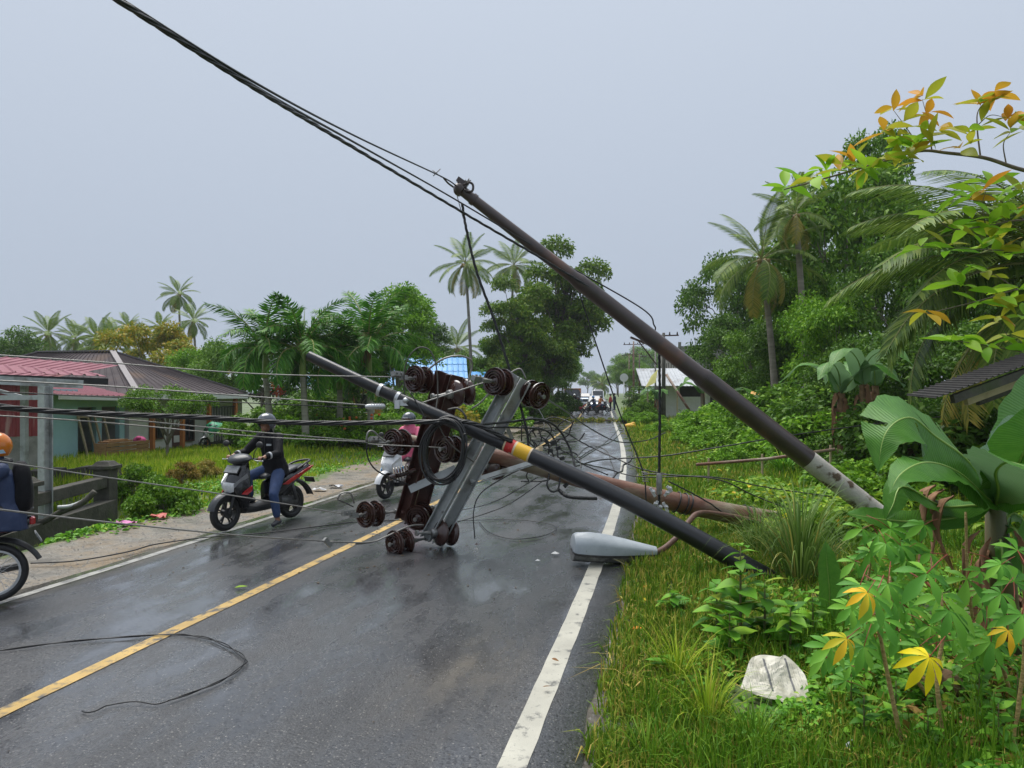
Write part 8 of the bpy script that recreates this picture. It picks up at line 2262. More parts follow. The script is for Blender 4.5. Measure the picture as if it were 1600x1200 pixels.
# --- low leafy cover (nobody could count it)
def cover(n, x0, x1, y0, y1, hmax, seed, dens):
    g = random.Random(seed); out = []
    while len(out) < n:
        y = 1 / (1 / y1 + (1 / y0 - 1 / y1) * g.random()); px = g.uniform(x0, x1); x = (px - 800) / FPX * y
        d = dens(x, y)
        if g.random() > d: continue
        out.append((x, y, gz(x, y) + hmax * d * g.random() ** 1.3 + 0.01))
    return out
def d_near(x, y):
    s = off(x, y); return sm(4.3, 5.6, s) * (0.35 + 0.65 * sm(-.15, .25, patch(x, y, 1.1, 2.0)))
tag(link('creeping_weeds', ovate_cloud('creeping_weeds', cover(8000, 1080, 1700, 3.4, 9.5, 0.20, 1, d_near), 0.075, 0.055, 3, LF_WEED)), 'creeping broad leaved weeds covering the near right bank', 'weeds', kind='stuff')
def d_edge(x, y):
    s = off(x, y); return sm(3.7, 4.4, s) * (1 - sm(5.0, 6.5, s)) * sm(0.0, .4, patch(x, y, 1.7, 9.0) + .12)
tag(link('verge_weeds', ovate_cloud('verge_weeds', cover(5200, 950, 1500, 4.0, 16, 0.10, 4, d_edge), 0.045, 0.032, 5, LF_WEED)), 'small leafy weeds among the short verge grass', 'weeds', kind='stuff')
def d_mead(x, y):
    s = off(x, y); return sm(4.2, 6.2, s) * (0.15 + 0.85 * sm(-.05, .35, patch(x, y, .55, 5.0)))
tag(link('meadow_weeds', ovate_cloud('meadow_weeds', cover(26000, 960, 1700, 9.5, 42, 0.40, 6, d_mead), 0.14, 0.08, 7, leafm('meadow_weed_leaf', [(0, (0.05, 0.12, 0.014)), (0.5, (0.10, 0.20, 0.025)), (0.95, (0.20, 0.28, 0.04)), (1, (0.5, 0.3, 0.03))], 0.3, 0.45))), 'leafy weeds scattered over the right meadow', 'weeds', kind='stuff')
def d_lit(x, y): return sm(4.9, 5.6, off(x, y)) * (.35 + .65 * sm(-.1, .25, patch(x, y, 1.3, 14.0)))
tag(link('dead_leaf_litter', ovate_cloud('dead_leaf_litter', cover(3200, 1280, 1700, 3.6, 6.5, 0.05, 8, d_lit), 0.15, 0.05, 9, leafm('dead_litter', [(0, (0.09, 0.05, 0.025)), (0.5, (0.20, 0.12, 0.06)), (1, (0.33, 0.24, 0.14))], 0.1, 0.7))), 'brown dead leaves and straw under the cassava', 'leaf litter', kind='stuff')
# cover on the ditch bank and left garden edge
def d_left(x, y):
    s = -off(x, y); return sm(3.5, 4.6, s) * (1 - sm(5.6, 6.2, s)) * sm(-.1, .3, patch(x, y, .8, 3.0) + .1)
tag(link('bank_weeds', ovate_cloud('bank_weeds', cover(5000, 60, 640, 9.5, 26, 0.16, 10, d_left), 0.09, 0.06, 11, LF_WEED)), 'weeds along the bank of the left shoulder', 'weeds', kind='stuff')
g = random.Random(77); pts_ = []
while len(pts_) < 3600:       # gravel and crumbs along both road edges
    y = 1 / (1 / 30 + (1 / 3.5 - 1 / 30) * g.random()); s = g.choice((-1, 1, -1, -1)); ss = (-2.45 - abs(g.gauss(0, .9))) if s < 0 else wl(y) + .33 + abs(g.gauss(0, .14))
    x = xc(y) + ss / math.cos(math.atan(slope(y))); pts_.append((x, y, gz(x, y)))
peb = MB()
for x, y, z in pts_:
    r_ = 0.006 + 0.012 * g.random() ** 2 + 0.0006 * y
    q = [Vector((x, y, z)) + Vector((r_ * g.uniform(.7, 1.3) * a_, r_ * g.uniform(.7, 1.3) * b_, r_ * .7 * c_)) for a_, b_, c_ in ((1, 0, 0), (0, 1, 0), (-1, 0, 0), (0, -1, 0), (0, 0, 1))]
    peb.add(q, [(0, 1, 4), (1, 2, 4), (2, 3, 4), (3, 0, 4)])
o = peb.build('gravel', pm('gravel_stone', (0.10, 0.095, 0.085), (0.30, 0.28, 0.25), 3, 0.7)); tag(o, 'loose gravel along the road edges', 'gravel', kind='stuff')

# --- lemongrass clump
def ribbon_plant(name, base, n, Lm, w, spread_, label, mat, seed, cat='plant', tilt=0.35):
    g = random.Random(seed); root = empty(name, base, 0, label, cat); mb = MB()
    for k in range(n):
        az = g.uniform(0, 6.28); r0 = g.uniform(0, spread_ * 0.28); d = Vector((math.cos(az), math.sin(az), 0)); side = Vector((-d.y, d.x, 0))
        l = Lm * g.uniform(0.6, 1.1); el = R(88 - 58 * g.random() ** 1.3 * tilt / 0.35 * 0.7); bend = g.uniform(0.8, 2.6); p = Vector(base) + d * r0 + Vector((0, 0, -0.02)); ps = []; m = 8
        a = el
        for i in range(m + 1):
            ps.append(p.copy()); t = i / m; a = el - bend * t ** 2.2; p = p + (d * math.cos(a) + Vector((0, 0, math.sin(a)))) * (l / m)
        V = []
        for i, q in enumerate(ps):
            ww = w * (0.75 + 0.5 * i / m if i < m * .5 else 1.25 * (1 - i / m) * 1.6) * 0.5; ww = max(ww, 0.0006)
            V += [q - side * ww + Vector((0, 0, ww * .5)), q + side * ww + Vector((0, 0, ww * .5))]
        mb.add(V, [(2 * i, 2 * i + 1, 2 * i + 3, 2 * i + 2) for i in range(m)])
    o = link('blades', mb.mesh('blades', mat, True)); attach(o, root); o['kind'] = 'stuff'
    return root
LF_LEMON = leafm('lemongrass_blade', [(0, (0.045, 0.090, 0.028)), (0.6, (0.075, 0.13, 0.045)), (0.9, (0.12, 0.17, 0.07)), (1, (0.22, 0.17, 0.075))], 0.28, 0.45)
ribbon_plant('lemongrass', gp(*gr(1250, 905)[:2]), 300, 1.25, 0.016, 0.9, 'big clump of arching lemongrass before the pole feet', LF_LEMON, 3, 'grass clump')
ribbon_plant('lemongrass', gp(*gr(1185, 872)[:2]), 120, 0.85, 0.013, 0.5, 'smaller tuft of long grass left of the lemongrass', LF_LEMON, 5, 'grass clump')
ribbon_plant('grass_tuft', gp(*gr(1060, 1060)[:2]), 70, 0.55, 0.008, 0.25, 'thin bright grass tuft leaning over the verge', GR_FIELD, 8, 'grass clump')
ribbon_plant('grass_tuft', gp(*gr(1105, 1130)[:2]), 90, 0.50, 0.008, 0.3, 'thin grass tuft left of the white sack', GR_FIELD, 9, 'grass clump')
ribbon_plant('grass_tuft', gp(*gr(1180, 1180)[:2]), 90, 0.40, 0.007, 0.3, 'grass tuft at the bottom edge below the white sack', GR_DEEP, 10, 'grass clump')
ribbon_plant('grass_tuft', gp(*gr(1010, 1185)[:2]), 80, 0.30, 0.006, 0.3, 'low grass tuft at the bottom edge beside the road', GR_DEEP, 11, 'grass clump')
ribbon_plant('grass_tuft', gp(*gr(1225, 745)[:2]), 110, 0.85, 0.03, 0.4, 'broad leaved green tuft in the meadow behind the white pole foot', LF_WEED, 12, 'grass clump')
ribbon_plant('grass_tuft', gp(*gr(1400, 745)[:2]), 90, 0.75, 0.03, 0.4, 'broad leaved tuft right of the white pole foot', LF_WEED, 13, 'grass clump')

# --- leafy weed plants with opposite ovate leaves
OV = [ovate('leaf', 0.19, 0.115, LF_WEED, 0.22, 0.35, wav=0.02), ovate('leaf', 0.15, 0.10, LF_WEED, 0.3, 0.5, wav=0.015), ovate('leaf', 0.22, 0.11, LF_WEED, 0.18, 0.25, wav=0.03)]
STEMG = pm('green_weed_stem', (0.12, 0.11, 0.04), (0.17, 0.16, 0.06), 9, 0.6)
def weed_plant(base, h, nodes, size, label, seed, lean=(0, 0), group='broad leaved weed plants on the verge'):
    g = random.Random(seed); base = Vector(base); root = empty('weed_plant', base, 0, label, 'weed plant', group)
    pts_ = [base + Vector((lean[0] * t * t, lean[1] * t * t, h * t - (.05 if t == 0 else 0))) for t in (0, .25, .5, .75, 1)]
    mb = MB(); mb.tube(pts_, [0.009 * size, .008 * size, .007 * size, .005 * size, .003], 6); part(root, 'stem', STEMG, mb, smooth=True)
    for i in range(nodes):
        t = 0.12 + 0.88 * (i + 1) / nodes; k = min(3, int(t * 4)); q = pts_[k].lerp(pts_[min(4, k + 1)], t * 4 - k if k < 4 else 1)
        for s_ in (0, 1):
            az = i * 1.57 + s_ * math.pi + g.uniform(-.35, .35); sc_ = size * (1.05 - 0.5 * t) * g.uniform(.8, 1.15)
            o = link('leaf', OV[g.randrange(3)], None, q, (g.uniform(-.35, .35), -R(g.uniform(0, 45)), az), sc_); attach(o, root)
    return root
for i, (px, py, h, nd, sz, lab) in enumerate((
    (1157, 1010, .75, 8, 1.05, 'tallest broad leaved weed with a bare brown tip before the black pole end'), (1120, 1000, .42, 6, 1.0, 'broad leaved weed left of the tallest weed'), (1195, 1015, .5, 7, 1.0, 'broad leaved weed right of the tallest weed'),
    (1235, 1030, .38, 6, .9, 'low weed between the tall weed and the cassava'), (1140, 1035, .34, 6, .95, 'low weed in front of the tallest weed'), (1270, 1010, .42, 6, .8, 'weed at the left foot of the cassava'), (1050, 960, .20, 4, .8, 'small pale leaved weed near the road edge'),
    (1048, 1050, .10, 2, .8, 'tiny round leaved weed beside the road'), (1400, 1150, .30, 6, .62, 'leafy weed between the cassava stems'), (1350, 1165, .26, 6, .62, 'leafy weed behind the crushed cup'), (1530, 1130, .34, 6, .62, 'leafy weed right of the yellow hanging leaf'), (1560, 1190, .28, 6, .62, 'leafy weed in the bottom right corner'), (1450, 1190, .22, 5, .6, 'leafy weed at the bottom edge among the cassava'), (1330, 1120, .25, 5, .62, 'leafy weed right of the white sack'), (1590, 1150, .35, 6, .65, 'leafy weed at the right edge near the bottom'))):
    b_ = gr(px, py); weed_plant(gp(b_.x, b_.y), h * 1.05, nd + (4 if sz > .7 else 2), sz * (1.35 if sz > .7 else 1.15), lab, 40 + i)
bs = gp(*gr(1292, 985)[:2]); sk = empty('banana_sucker', bs, 0, 'young banana sucker with one upright bright leaf', 'banana plant')
big_leaf([bs, at(1296, 930, 6.1), at(1292, 880, 6.1), at(1290, 845, 6.15)], [Vector((0.1, -1, .15))] * 4, 0.11, 0.11, BAN, sk, 0.25, 0.25, 0.01, 16, 4, 0.008, basew=0.1)

# --- cassava
CAS = [palmate('leaf', n_, 0.165, 0.052, [LF_CASS, PETIOLE], dr_, i) for i, (n_, dr_) in enumerate(((7, 0.28), (7, 0.5), (5, 0.4), (6, 0.7)))]
STEMS = [([(1413, 1181, 4.06), (1392, 1080, 4.08), (1373, 981, 4.12), (1366, 930, 4.15)], 'cassava with a thin straight stem left of the yellow leaf'), ([(1464, 1107, 4.67), (1421, 1045, 4.6), (1399, 981, 4.5), (1390, 900, 4.5)], 'cassava whose stem slants left behind the others'),
         ([(1480, 1176, 4.1), (1464, 1067, 4.15), (1474, 990, 4.2), (1470, 925, 4.25)], 'cassava bearing the bright yellow hanging leaf'), ([(1541, 1061, 5.16), (1523, 987, 5.0), (1512, 895, 4.9), (1509, 800, 4.9)], 'tallest cassava before the banana stem'),
         ([(1581, 1091, 4.83), (1560, 1020, 4.7), (1545, 960, 4.6)], 'cassava with orange tinged leaves near the right edge'), ([(1584, 1176, 4.1), (1592, 1100, 4.1), (1600, 1030, 4.1), (1598, 950, 4.1)], 'cassava at the right picture edge'), ([(1360, 1060, 5.17), (1350, 960, 4.9), (1365, 850, 4.9)], 'cassava left of the dead banana leaves')]
roots = []
for pts_, lab in STEMS:
    P = [at(*q) for q in pts_]; r_ = empty('cassava_plant', P[0], 0, lab, 'cassava plant', 'cassava plants on the right bank'); C = catmull(P, 14)
    mb = MB(); mb.tube([C[0] - Vector((0, 0, .06))] + C, [0.014] + [0.0135 - 0.006 * i / 14 + (0.0012 if i % 2 else 0) for i in range(15)], 7); part(r_, 'stem', CSTEM, mb, smooth=True); roots.append((r_, P))
LV = [(1448, 896, 2, 1.2), (1511, 905, 3, 1.15), (1469, 931, 2, 1.35), (1584, 909, 5, 1.0), (1365, 933, 0, 1.0), (1400, 933, 1, 1.1), (1533, 952, 3, 1.2), (1463, 969, 2, 1.15), (1360, 963, 0, .95), (1405, 988, 1, 1.1), (1351, 985, 0, .8), (1432, 995, 1, .95), (1541, 985, 4, 1.1), (1573, 968, 4, .9), (1299, 1011, 0, .9), (1597, 960, 5, 1.0), (1371, 896, 6, .9), (1387, 912, 1, .9), (1372, 836, 6, 1.1), (1347, 826, 6, .85), (1391, 826, 6, .85), (1366, 867, 6, 1.0), (1444, 820, 3, .8), (1453, 864, 3, 1.0), (1344, 914, 0, .9), (1420, 850, 6, .8), (1560, 880, 4, .9), (1500, 960, 3, .9), (1330, 950, 0, .8), (1490, 1000, 2, .8), (1350, 1010, 0, .75), (1520, 1020, 4, .75), (1420, 950, 1, .9), (1330, 1040, 0, .7), (1590, 860, 5, .9), (1405, 880, 6, .85)]
g = random.Random(12)
def put_leaf(px, py, ri, sc_, mesh, mats=None, face=None, name='leaf', dY=None):
    root, P = roots[ri]; Y = P[-1].y + (g.uniform(-.30, .18) if dY is None else dY); c = at(px, py, Y)
    src = min((p for p in P[1:]), key=lambda q: (q - c).length); d = (c - src); d.y -= 0.05
    if d.length < 0.03: d = Vector((g.uniform(-1, 1), -1, 0.1))
    d.z = d.z * 0.4; d.normalize()
    n_ = face or Vector((g.uniform(-.3, .3), -0.55 + g.uniform(-.25, .15), 0.85)); x_ = (d - n_ * d.dot(n_) / n_.length_squared).normalized(); z_ = n_.normalized(); y_ = z_.cross(x_)
    M = Matrix((x_, y_, z_)).transposed().to_4x4(); M.translation = c - x_ * 0.16 * sc_
    o = link(name, mesh); o.parent = root; o.matrix_parent_inverse = Matrix.Translation(root.location).inverted(); o.matrix_basis = M @ Matrix.Scale(sc_, 4)
    if mats: o.material_slots[0].link = 'OBJECT'; o.material_slots[0].material = mats
    return o
for px, py, ri, sc_ in LV:
    put_leaf(px, py, ri, sc_ * 1.18, CAS[g.choice((0, 0, 1, 2))])
for px, py, ri, sc_ in LV:      # lower, shaded leaves of the same plants
    put_leaf(px + g.uniform(-38, 38), py + g.uniform(0, 46), ri, sc_ * g.uniform(.75, 1.05), CAS[g.choice((0, 1, 1, 2))])
put_leaf(1452, 1027, 2, 1.0, palmate('leaf', 7, 0.20, 0.055, [LF_CASSY, PETIOLE], 0.9, 9), None, Vector((-.1, -.72, .62)), dY=-.45)
put_leaf(1355, 926, 0, .85, CAS[3], LF_CASSO, dY=-.4); put_leaf(1323, 998, 0, .9, CAS[3], LF_CASSO, dY=-.35); put_leaf(1575, 985, 4, .8, CAS[3], LF_CASSO, dY=-.5); put_leaf(1541, 992, 4, .7, CAS[3], LF_CASSO)

# --- near banana plant
nb0 = gp(*gr(1572, 1015)[:2]); nb_ = empty('banana_plant', nb0, 0, 'near banana plant with huge wet leaves at the right edge', 'banana plant')
tpb = at(1554, 790, 5.45)
mb = MB(); mb.tube([nb0 - Vector((0, 0, .2)), nb0.lerp(tpb, .5), tpb + Vector((0, 0, .02))], [0.13, 0.105, 0.06], 12); part(nb_, 'stem', BAN_STEM, mb, smooth=True)
for k in range(8):        # old leaf sheaths hugging the stem
    a = k * 0.85; d = Vector((math.cos(a), math.sin(a), 0)); b0 = nb0.lerp(tpb, .30 + .08 * k)
    big_leaf([b0 - Vector((0, 0, .05)) + d * .02, b0 + d * .09 + Vector((0, 0, .10)), b0 + d * (.16 + .02 * (k % 3)) + Vector((0, 0, .05)), b0 + d * .19 + Vector((0, 0, -.18)), b0 + d * .17 + Vector((0, 0, -.38))], [d] * 5, .06, .06, BAN_DRY if k < 5 else BAN, nb_, -.8, -.8, .2, 14, 3, .01, seed=50 + k, name='sheath', basew=.6)
def bl(pts_, ups, wl, wr, mat=BAN, **k): return big_leaf([tpb] + [at(*q) for q in pts_], [Vector(u) for u in [ups[0]] + list(ups)], wl, wr, mat, nb_, **k)
bl([(1538, 757, 5.3), (1508, 716, 5.05), (1462, 682, 4.85), (1422, 652, 4.72), (1384, 676, 4.62), (1370, 742, 4.6)], [(0, -.7, .7), (0, -.7, .7), (-.05, -.7, .7), (-.25, -.6, .72), (-.75, -.5, .3), (-.85, -.5, -.05)], 0.28, 0.34, nu=40, nv=8, wave=0.02, basew=0.10, rib=0.012, fold_l=-.40, fold_r=-.12, seed=1, tear=[(.36, 1), (.52, 1), (.63, -1), (.78, 1)])
bl([(1535, 772, 5.1), (1497, 738, 4.8), (1450, 722, 4.5), (1410, 738, 4.35), (1388, 772, 4.3)], [(0, -.5, .85), (0, -.45, .9), (0, -.4, .9), (-.3, -.4, .8), (-.6, -.4, .6)], 0.17, 0.14, nu=30, nv=6, wave=0.02, basew=0.1, fold_l=-.35, fold_r=-.1, seed=2, tear=[(.45, -1), (.6, 1)])
bl([(1560, 765, 5.0), (1556, 738, 4.7), (1572, 722, 4.45), (1600, 728, 4.25), (1640, 745, 4.1)], [(0, -.45, .9), (0, -.4, .9), (0, -.35, .95), (0, -.3, .95), (.2, -.3, .9)], 0.20, 0.20, nu=28, nv=6, basew=0.1, fold_l=-.1, fold_r=.3, seed=3)
bl([(1562, 752, 5.5), (1576, 716, 5.6), (1606, 692, 5.6), (1650, 682, 5.6), (1710, 696, 5.6)], [(.1, -.9, .3), (.1, -.9, .2), (.1, -.95, .15), (.1, -.95, .15), (.1, -.95, .1)], 0.27, 0.25, BAN_PALE, nu=30, nv=7, wave=0.03, basew=0.15, seed=4)
bl([(1578, 762, 5.1), (1592, 722, 4.9), (1612, 690, 4.8), (1650, 672, 4.8), (1700, 690, 4.8)], [(-.4, -.8, .3), (-.4, -.8, .3), (-.4, -.8, .4), (-.2, -.7, .6), (.2, -.6, .7)], 0.22, 0.22, nu=28, nv=6, basew=0.15, fold_l=.5, fold_r=.3, seed=5)
bl([(1590, 770, 5.3), (1640, 740, 5.0), (1700, 740, 4.8), (1760, 790, 4.7)], [(0, -.4, .9)] * 4, 0.24, 0.24, nu=24, nv=5, basew=0.12, seed=6)
bl([(1580, 740, 5.7), (1600, 660, 6.1), (1640, 600, 6.5), (1690, 600, 6.9)], [(0, -.9, .4)] * 4, 0.25, 0.25, nu=24, nv=5, basew=0.12, seed=7)
bl([(1520, 790, 5.4), (1470, 790, 5.3), (1412, 760, 5.1), (1395, 790, 5.0), (1382, 815, 5.0)], [(0, -.5, .85), (0, -.5, .85), (-.3, -.8, .5), (-.5, -.85, .1), (-.5, -.85, 0)], 0.10, 0.11, nu=26, nv=5, basew=0.04, fold_l=-.2, fold_r=-.2, seed=8)
bl([(1510, 805, 5.4), (1440, 815, 5.2), (1385, 812, 5.0), (1345, 806, 4.9), (1322, 802, 4.85)], [(0, -.6, .8)] * 5, 0.09, 0.10, nu=24, nv=5, basew=0.03, fold_l=-.1, fold_r=.2, seed=9)
for k, (pts_, w) in enumerate((([(1462, 758, 5.3), (1450, 770, 5.25), (1445, 815, 5.2), (1436, 880, 5.2)], .085), ([(1490, 775, 5.3), (1474, 790, 5.2), (1468, 835, 5.15), (1492, 895, 5.1)], .10), ([(1530, 830, 5.3), (1516, 850, 5.2), (1508, 900, 5.2), (1500, 950, 5.2)], .07), ([(1585, 830, 5.2), (1600, 850, 5.1), (1606, 900, 5.1), (1600, 950, 5.1)], .07), ([(1475, 765, 5.4), (1460, 780, 5.3), (1462, 830, 5.3), (1455, 890, 5.3)], .08), ([(1548, 840, 5.3), (1540, 870, 5.25), (1545, 930, 5.2), (1530, 985, 5.2)], .07))):
    big_leaf([at(*q) for q in pts_], [Vector(u) for u in [(-.3, -.9, .2)] * 4], w, w * .8, BAN_DRY, nb_, nu=22, nv=5, wave=0.25, basew=0.5, fold_l=-.9, fold_r=-.5, curl=-.7, seed=20 + k, name='dead_leaf', rib=.006, tear=[(.4, 1), (.6, -1), (.75, 1), (.85, -1)])
hk = MB(); g = random.Random(6)
c0 = gp(*gr(1487, 1098)[:2])
hk.ball(c0 + Vector((0, 0.1, .09)), (.13, .12, .10), 12, 8); o = hk.build('coconut_husk', HUSK, None, True); tag(o, 'brown coconut husk under the cassava', 'husk')

# --- white printed sack, crushed cup, scraps
def crumple(name, c, ux, uy, nrm, w, h, amp, mat, label, cat, seed, outline, n=9):
    """stiff torn sheet: rings shrunk from an outline, creased"""
    m = len(outline) * 3; O = catmull([Vector((a, b_, 0)) for a, b_ in outline + outline[:1]], m)[:m]
    V = [Vector((0, 0, 0))]; F = []
    for k in range(1, n + 1):
        V += [o * (k / n) for o in O]
    uvs = [(p.x * .5 + .5, p.y * .5 + .5) for p in V]
    P = []
    for p in V:
        z = amp * (1.3 * mnoise.noise(Vector((p.x * 1.3, p.y * 1.3, seed))) + abs(mnoise.noise(Vector((p.x * 3.2, p.y * 2.2, seed + 3)))) + .35 * mnoise.noise(Vector((p.x * 8, p.y * 8, seed + 5))))
        P.append(Vector(c) + Vector(ux) * (p.x * w / 2) + Vector(uy) * (p.y * h / 2) + Vector(nrm) * z)
    for i in range(m): F.append((0, 1 + i, 1 + (i + 1) % m))
    for k in range(n - 1):
        for i in range(m):
            a = 1 + k * m + i; b_ = 1 + k * m + (i + 1) % m; F.append((a, a + m, b_ + m, b_))
    me = bpy.data.meshes.new(name); me.from_pydata(P, [], F); me.materials.append(mat)
    uv = me.uv_layers.new(name='UVMap')
    for l in me.loops: uv.data[l.index].uv = uvs[l.vertex_index]
    o = link(name, me); m_ = o.modifiers.new('s', 'SOLIDIFY'); m_.thickness = 0.003
    return tag(o, label, cat)
SACK, t, b, L = nodes_of('printed_white_sack')
uvn = N(t, 'UVMap'); sp = N(t, 'SeparateXYZ'); L(uvn.outputs[0], sp.inputs[0])
u_, v_ = sp.outputs[0], sp.outputs[1]
def bar_(c, w): return math_(t, L, 'LESS_THAN', math_(t, L, 'ABSOLUTE', math_(t, L, 'SUBTRACT', u_, c), 0), w)
big_bars = math_(t, L, 'MAXIMUM', bar_(0.46, 0.016), bar_(0.78, 0.016)); big_bars = math_(t, L, 'MULTIPLY', big_bars, math_(t, L, 'MULTIPLY', math_(t, L, 'GREATER_THAN', v_, 0.30), math_(t, L, 'LESS_THAN', v_, 0.92)))
wv = N(t, 'TexWave'); wv.inputs['Scale'].default_value = 9; wv.bands_direction = 'X'; L(uvn.outputs[0], wv.inputs[0])
ln = math_(t, L, 'MULTIPLY', math_(t, L, 'GREATER_THAN', wv.outputs[1], 0.80), math_(t, L, 'GREATER_THAN', noise_node(t, L, uvn.outputs[0], 22, 2), 0.52)); ln = math_(t, L, 'MULTIPLY', ln, math_(t, L, 'MULTIPLY', math_(t, L, 'GREATER_THAN', v_, .35), math_(t, L, 'LESS_THAN', v_, .85)))
L(mixc(t, L, math_(t, L, 'MULTIPLY', math_(t, L, 'MAXIMUM', big_bars, math_(t, L, 'MULTIPLY', ln, .5)), .8), mixc(t, L, ramp(t, L, noise_node(t, L, uvn.outputs[0], 4, 5), .4, .7), (0.60, 0.57, 0.48), (0.45, 0.42, 0.33)), (0.05, 0.055, 0.08)), b.inputs['Base Color']); b.inputs['Roughness'].default_value = 0.5
crumple('paper_sack', at(1207, 1064, 4.8), Vector((0.98, .1, -.05)), Vector((0, .80, .60)).normalized(), Vector((0, -.60, .80)), 0.47, 0.38, 0.014, SACK, 'torn dirty white printed sack lying in the weeds', 'sack', 4,
        [(-1, -.30), (-.72, .30), (-.42, .88), (0, 1), (.42, .88), (.62, .98), (.92, .55), (1, 0), (.86, -.62), (.5, -1), (.05, -.75), (-.45, -.62)])
mb = MB(); p_ = at(1327, 1172, 4.05); mb.lathe([(0.028, -.05), (0.040, .04), (0.043, .045), (0.040, .048), (0.036, .04), (0.025, -.045)], 18, p_, (0.55, -.5, .55))
o = mb.build('plastic_cup', pm('crushed_clear_plastic', (0.40, 0.43, 0.46), (0.6, 0.63, 0.66), 30, 0.2, bump=0.8, bscale=40), None, True, 40); tag(o, 'crushed clear plastic cup in the weeds at the bottom', 'cup')
on = [gr(x_, y_) for x_, y_ in ((930, 1160), (950, 1152), (975, 1158), (990, 1170), (965, 1178), (945, 1170), (975, 1165), (1010, 1172), (1040, 1158))]
cable([gp(q.x, q.y, .035 + .01 * (i % 3)) for i, q in enumerate(on)], 0.004, 'thin black wire scrap coiled in the verge grass', name='wire_scrap', cat='wire')
FLM = [leafm('fallen_%d' % i, [(0, c_), (1, c2_)]) for i, (c_, c2_) in enumerate((((0.50, 0.14, 0.02), (0.55, 0.2, 0.03)), ((0.55, 0.38, 0.03), (0.6, 0.42, 0.05)), ((0.10, 0.05, 0.03), (0.16, 0.08, 0.05))))]
FLV = [ovate('fallen_leaf', 0.11, 0.05, m_, 0.3, 0.1) for m_ in FLM]
for i, (px, py, k, lab) in enumerate(((1006, 916, 0, 'orange fallen leaf on the verge nearest the lamp'), (1004, 985, 0, 'orange fallen leaf on the verge below the lamp'), (1012, 942, 1, 'yellow fallen leaf between two orange ones'), (1060, 838, 2, 'brown fallen leaf under the bent lamp arm'), (1070, 865, 2, 'dark fallen leaf beside the black pole'), (1215, 868, 1, 'yellow fallen leaf at the black pole end'), (862, 1033, 2, 'small dark leaf on the white line'), (848, 1078, 2, 'second small dark leaf on the white line'), (1290, 905, 1, 'yellow leaf beside the lemongrass'))):
    q = gr(px, py); z_ = gz(q.x, q.y) + .05 if px > 960 else 0.02
    o = link('fallen_leaf', FLV[k], None, (q.x, q.y, z_), (rnd.uniform(-.3, .3), rnd.uniform(-.2, .2), rnd.uniform(0, 6)), .55 if px < 960 else 1.0); tag(o, lab, 'leaf')

# --- fruit tree at the right edge: near branches with single leaves
GL1 = leafm('bright_branch_leaf', [(0, (0.12, 0.27, 0.03)), (1, (0.24, 0.38, 0.05))], 0.4, 0.35)
GL2 = leafm('olive_branch_leaf', [(0, (0.19, 0.22, 0.035)), (1, (0.30, 0.29, 0.05))], 0.4, 0.35)
GL3 = leafm('bronze_branch_leaf', [(0, (0.32, 0.22, 0.04)), (1, (0.45, 0.20, 0.04))], 0.35, 0.35)
BL = [[ovate('leaf', l_, w_, m_, f_, d_, n=6, peak=.5) for (l_, w_, f_, d_) in ((0.135, 0.052, .35, .15), (0.12, 0.055, .2, .4), (0.145, 0.05, .5, .05))] for m_ in (GL1, GL2, GL3)]
TB = at(1790, 1000, 5.6); TB.z = gz(TB.x, TB.y); ft = empty('fruit_tree', TB, 0, 'near tree reaching in from the upper right with yellow green leaves', 'tree')
TW = pm('grey_twig', (0.11, 0.085, 0.06), (0.20, 0.16, 0.12), 14, 0.75)
mb = MB(); mb.tube(catmull([TB - Vector((0, 0, .3)), at(1775, 700, 5.5), at(1765, 450, 5.4), at(1760, 250, 5.3), at(1765, 60, 5.3)], 16), [0.10 - 0.003 * i for i in range(17)], 10); part(ft, 'trunk', BARK, mb, smooth=True)
BRN = [([(1765, 330, 5.4), (1690, 282, 5.1), (1600, 266, 5.0), (1540, 247, 5.0), (1480, 239, 5.0), (1438, 236, 5.0), (1380, 252, 5.0), (1320, 270, 4.95), (1270, 284, 4.9), (1225, 296, 4.9)], .016), ([(1440, 236, 5.0), (1420, 205, 5.0), (1396, 172, 5.0)], .005), ([(1456, 236, 5.0), (1450, 190, 5.0), (1441, 155, 5.0)], .005), ([(1532, 246, 5.0), (1527, 200, 5.0), (1530, 170, 5.0), (1558, 145, 5.0)], .006), ([(1528, 195, 5.0), (1548, 180, 5.0), (1575, 185, 5.0)], .004), ([(1572, 256, 5.0), (1568, 225, 5.0), (1580, 205, 4.95)], .005),
       ([(1765, 380, 5.4), (1680, 352, 5.0), (1600, 344, 4.8), (1545, 352, 4.75), (1490, 358, 4.7), (1460, 338, 4.7)], .010), ([(1600, 344, 4.8), (1560, 312, 4.75), (1530, 300, 4.7)], .005), ([(1540, 352, 4.75), (1535, 320, 4.7), (1545, 285, 4.7)], .004), ([(1765, 450, 5.4), (1670, 436, 5.0), (1590, 452, 4.8), (1530, 470, 4.75), (1448, 490, 4.7)], .009), ([(1590, 452, 4.8), (1540, 425, 4.75), (1495, 442, 4.7)], .004), ([(1650, 420, 4.9), (1600, 395, 4.8), (1535, 390, 4.7), (1440, 385, 4.7)], .006), ([(1765, 560, 5.4), (1680, 555, 5.0), (1600, 550, 4.8), (1545, 540, 4.75), (1490, 532, 4.7)], .008), ([(1600, 550, 4.8), (1575, 525, 4.8), (1560, 500, 4.8)], .004), ([(1690, 282, 5.1), (1650, 210, 5.0), (1605, 200, 5.0)], .007)]
for pts_, r_ in BRN:
    C = catmull([at(*q) for q in pts_], 5 * len(pts_)); n = len(C); mb = MB(); mb.tube(C, [r_ * (1 - .75 * i / n) for i in range(n)], 6); part(ft, 'branch', TW, mb, smooth=True)
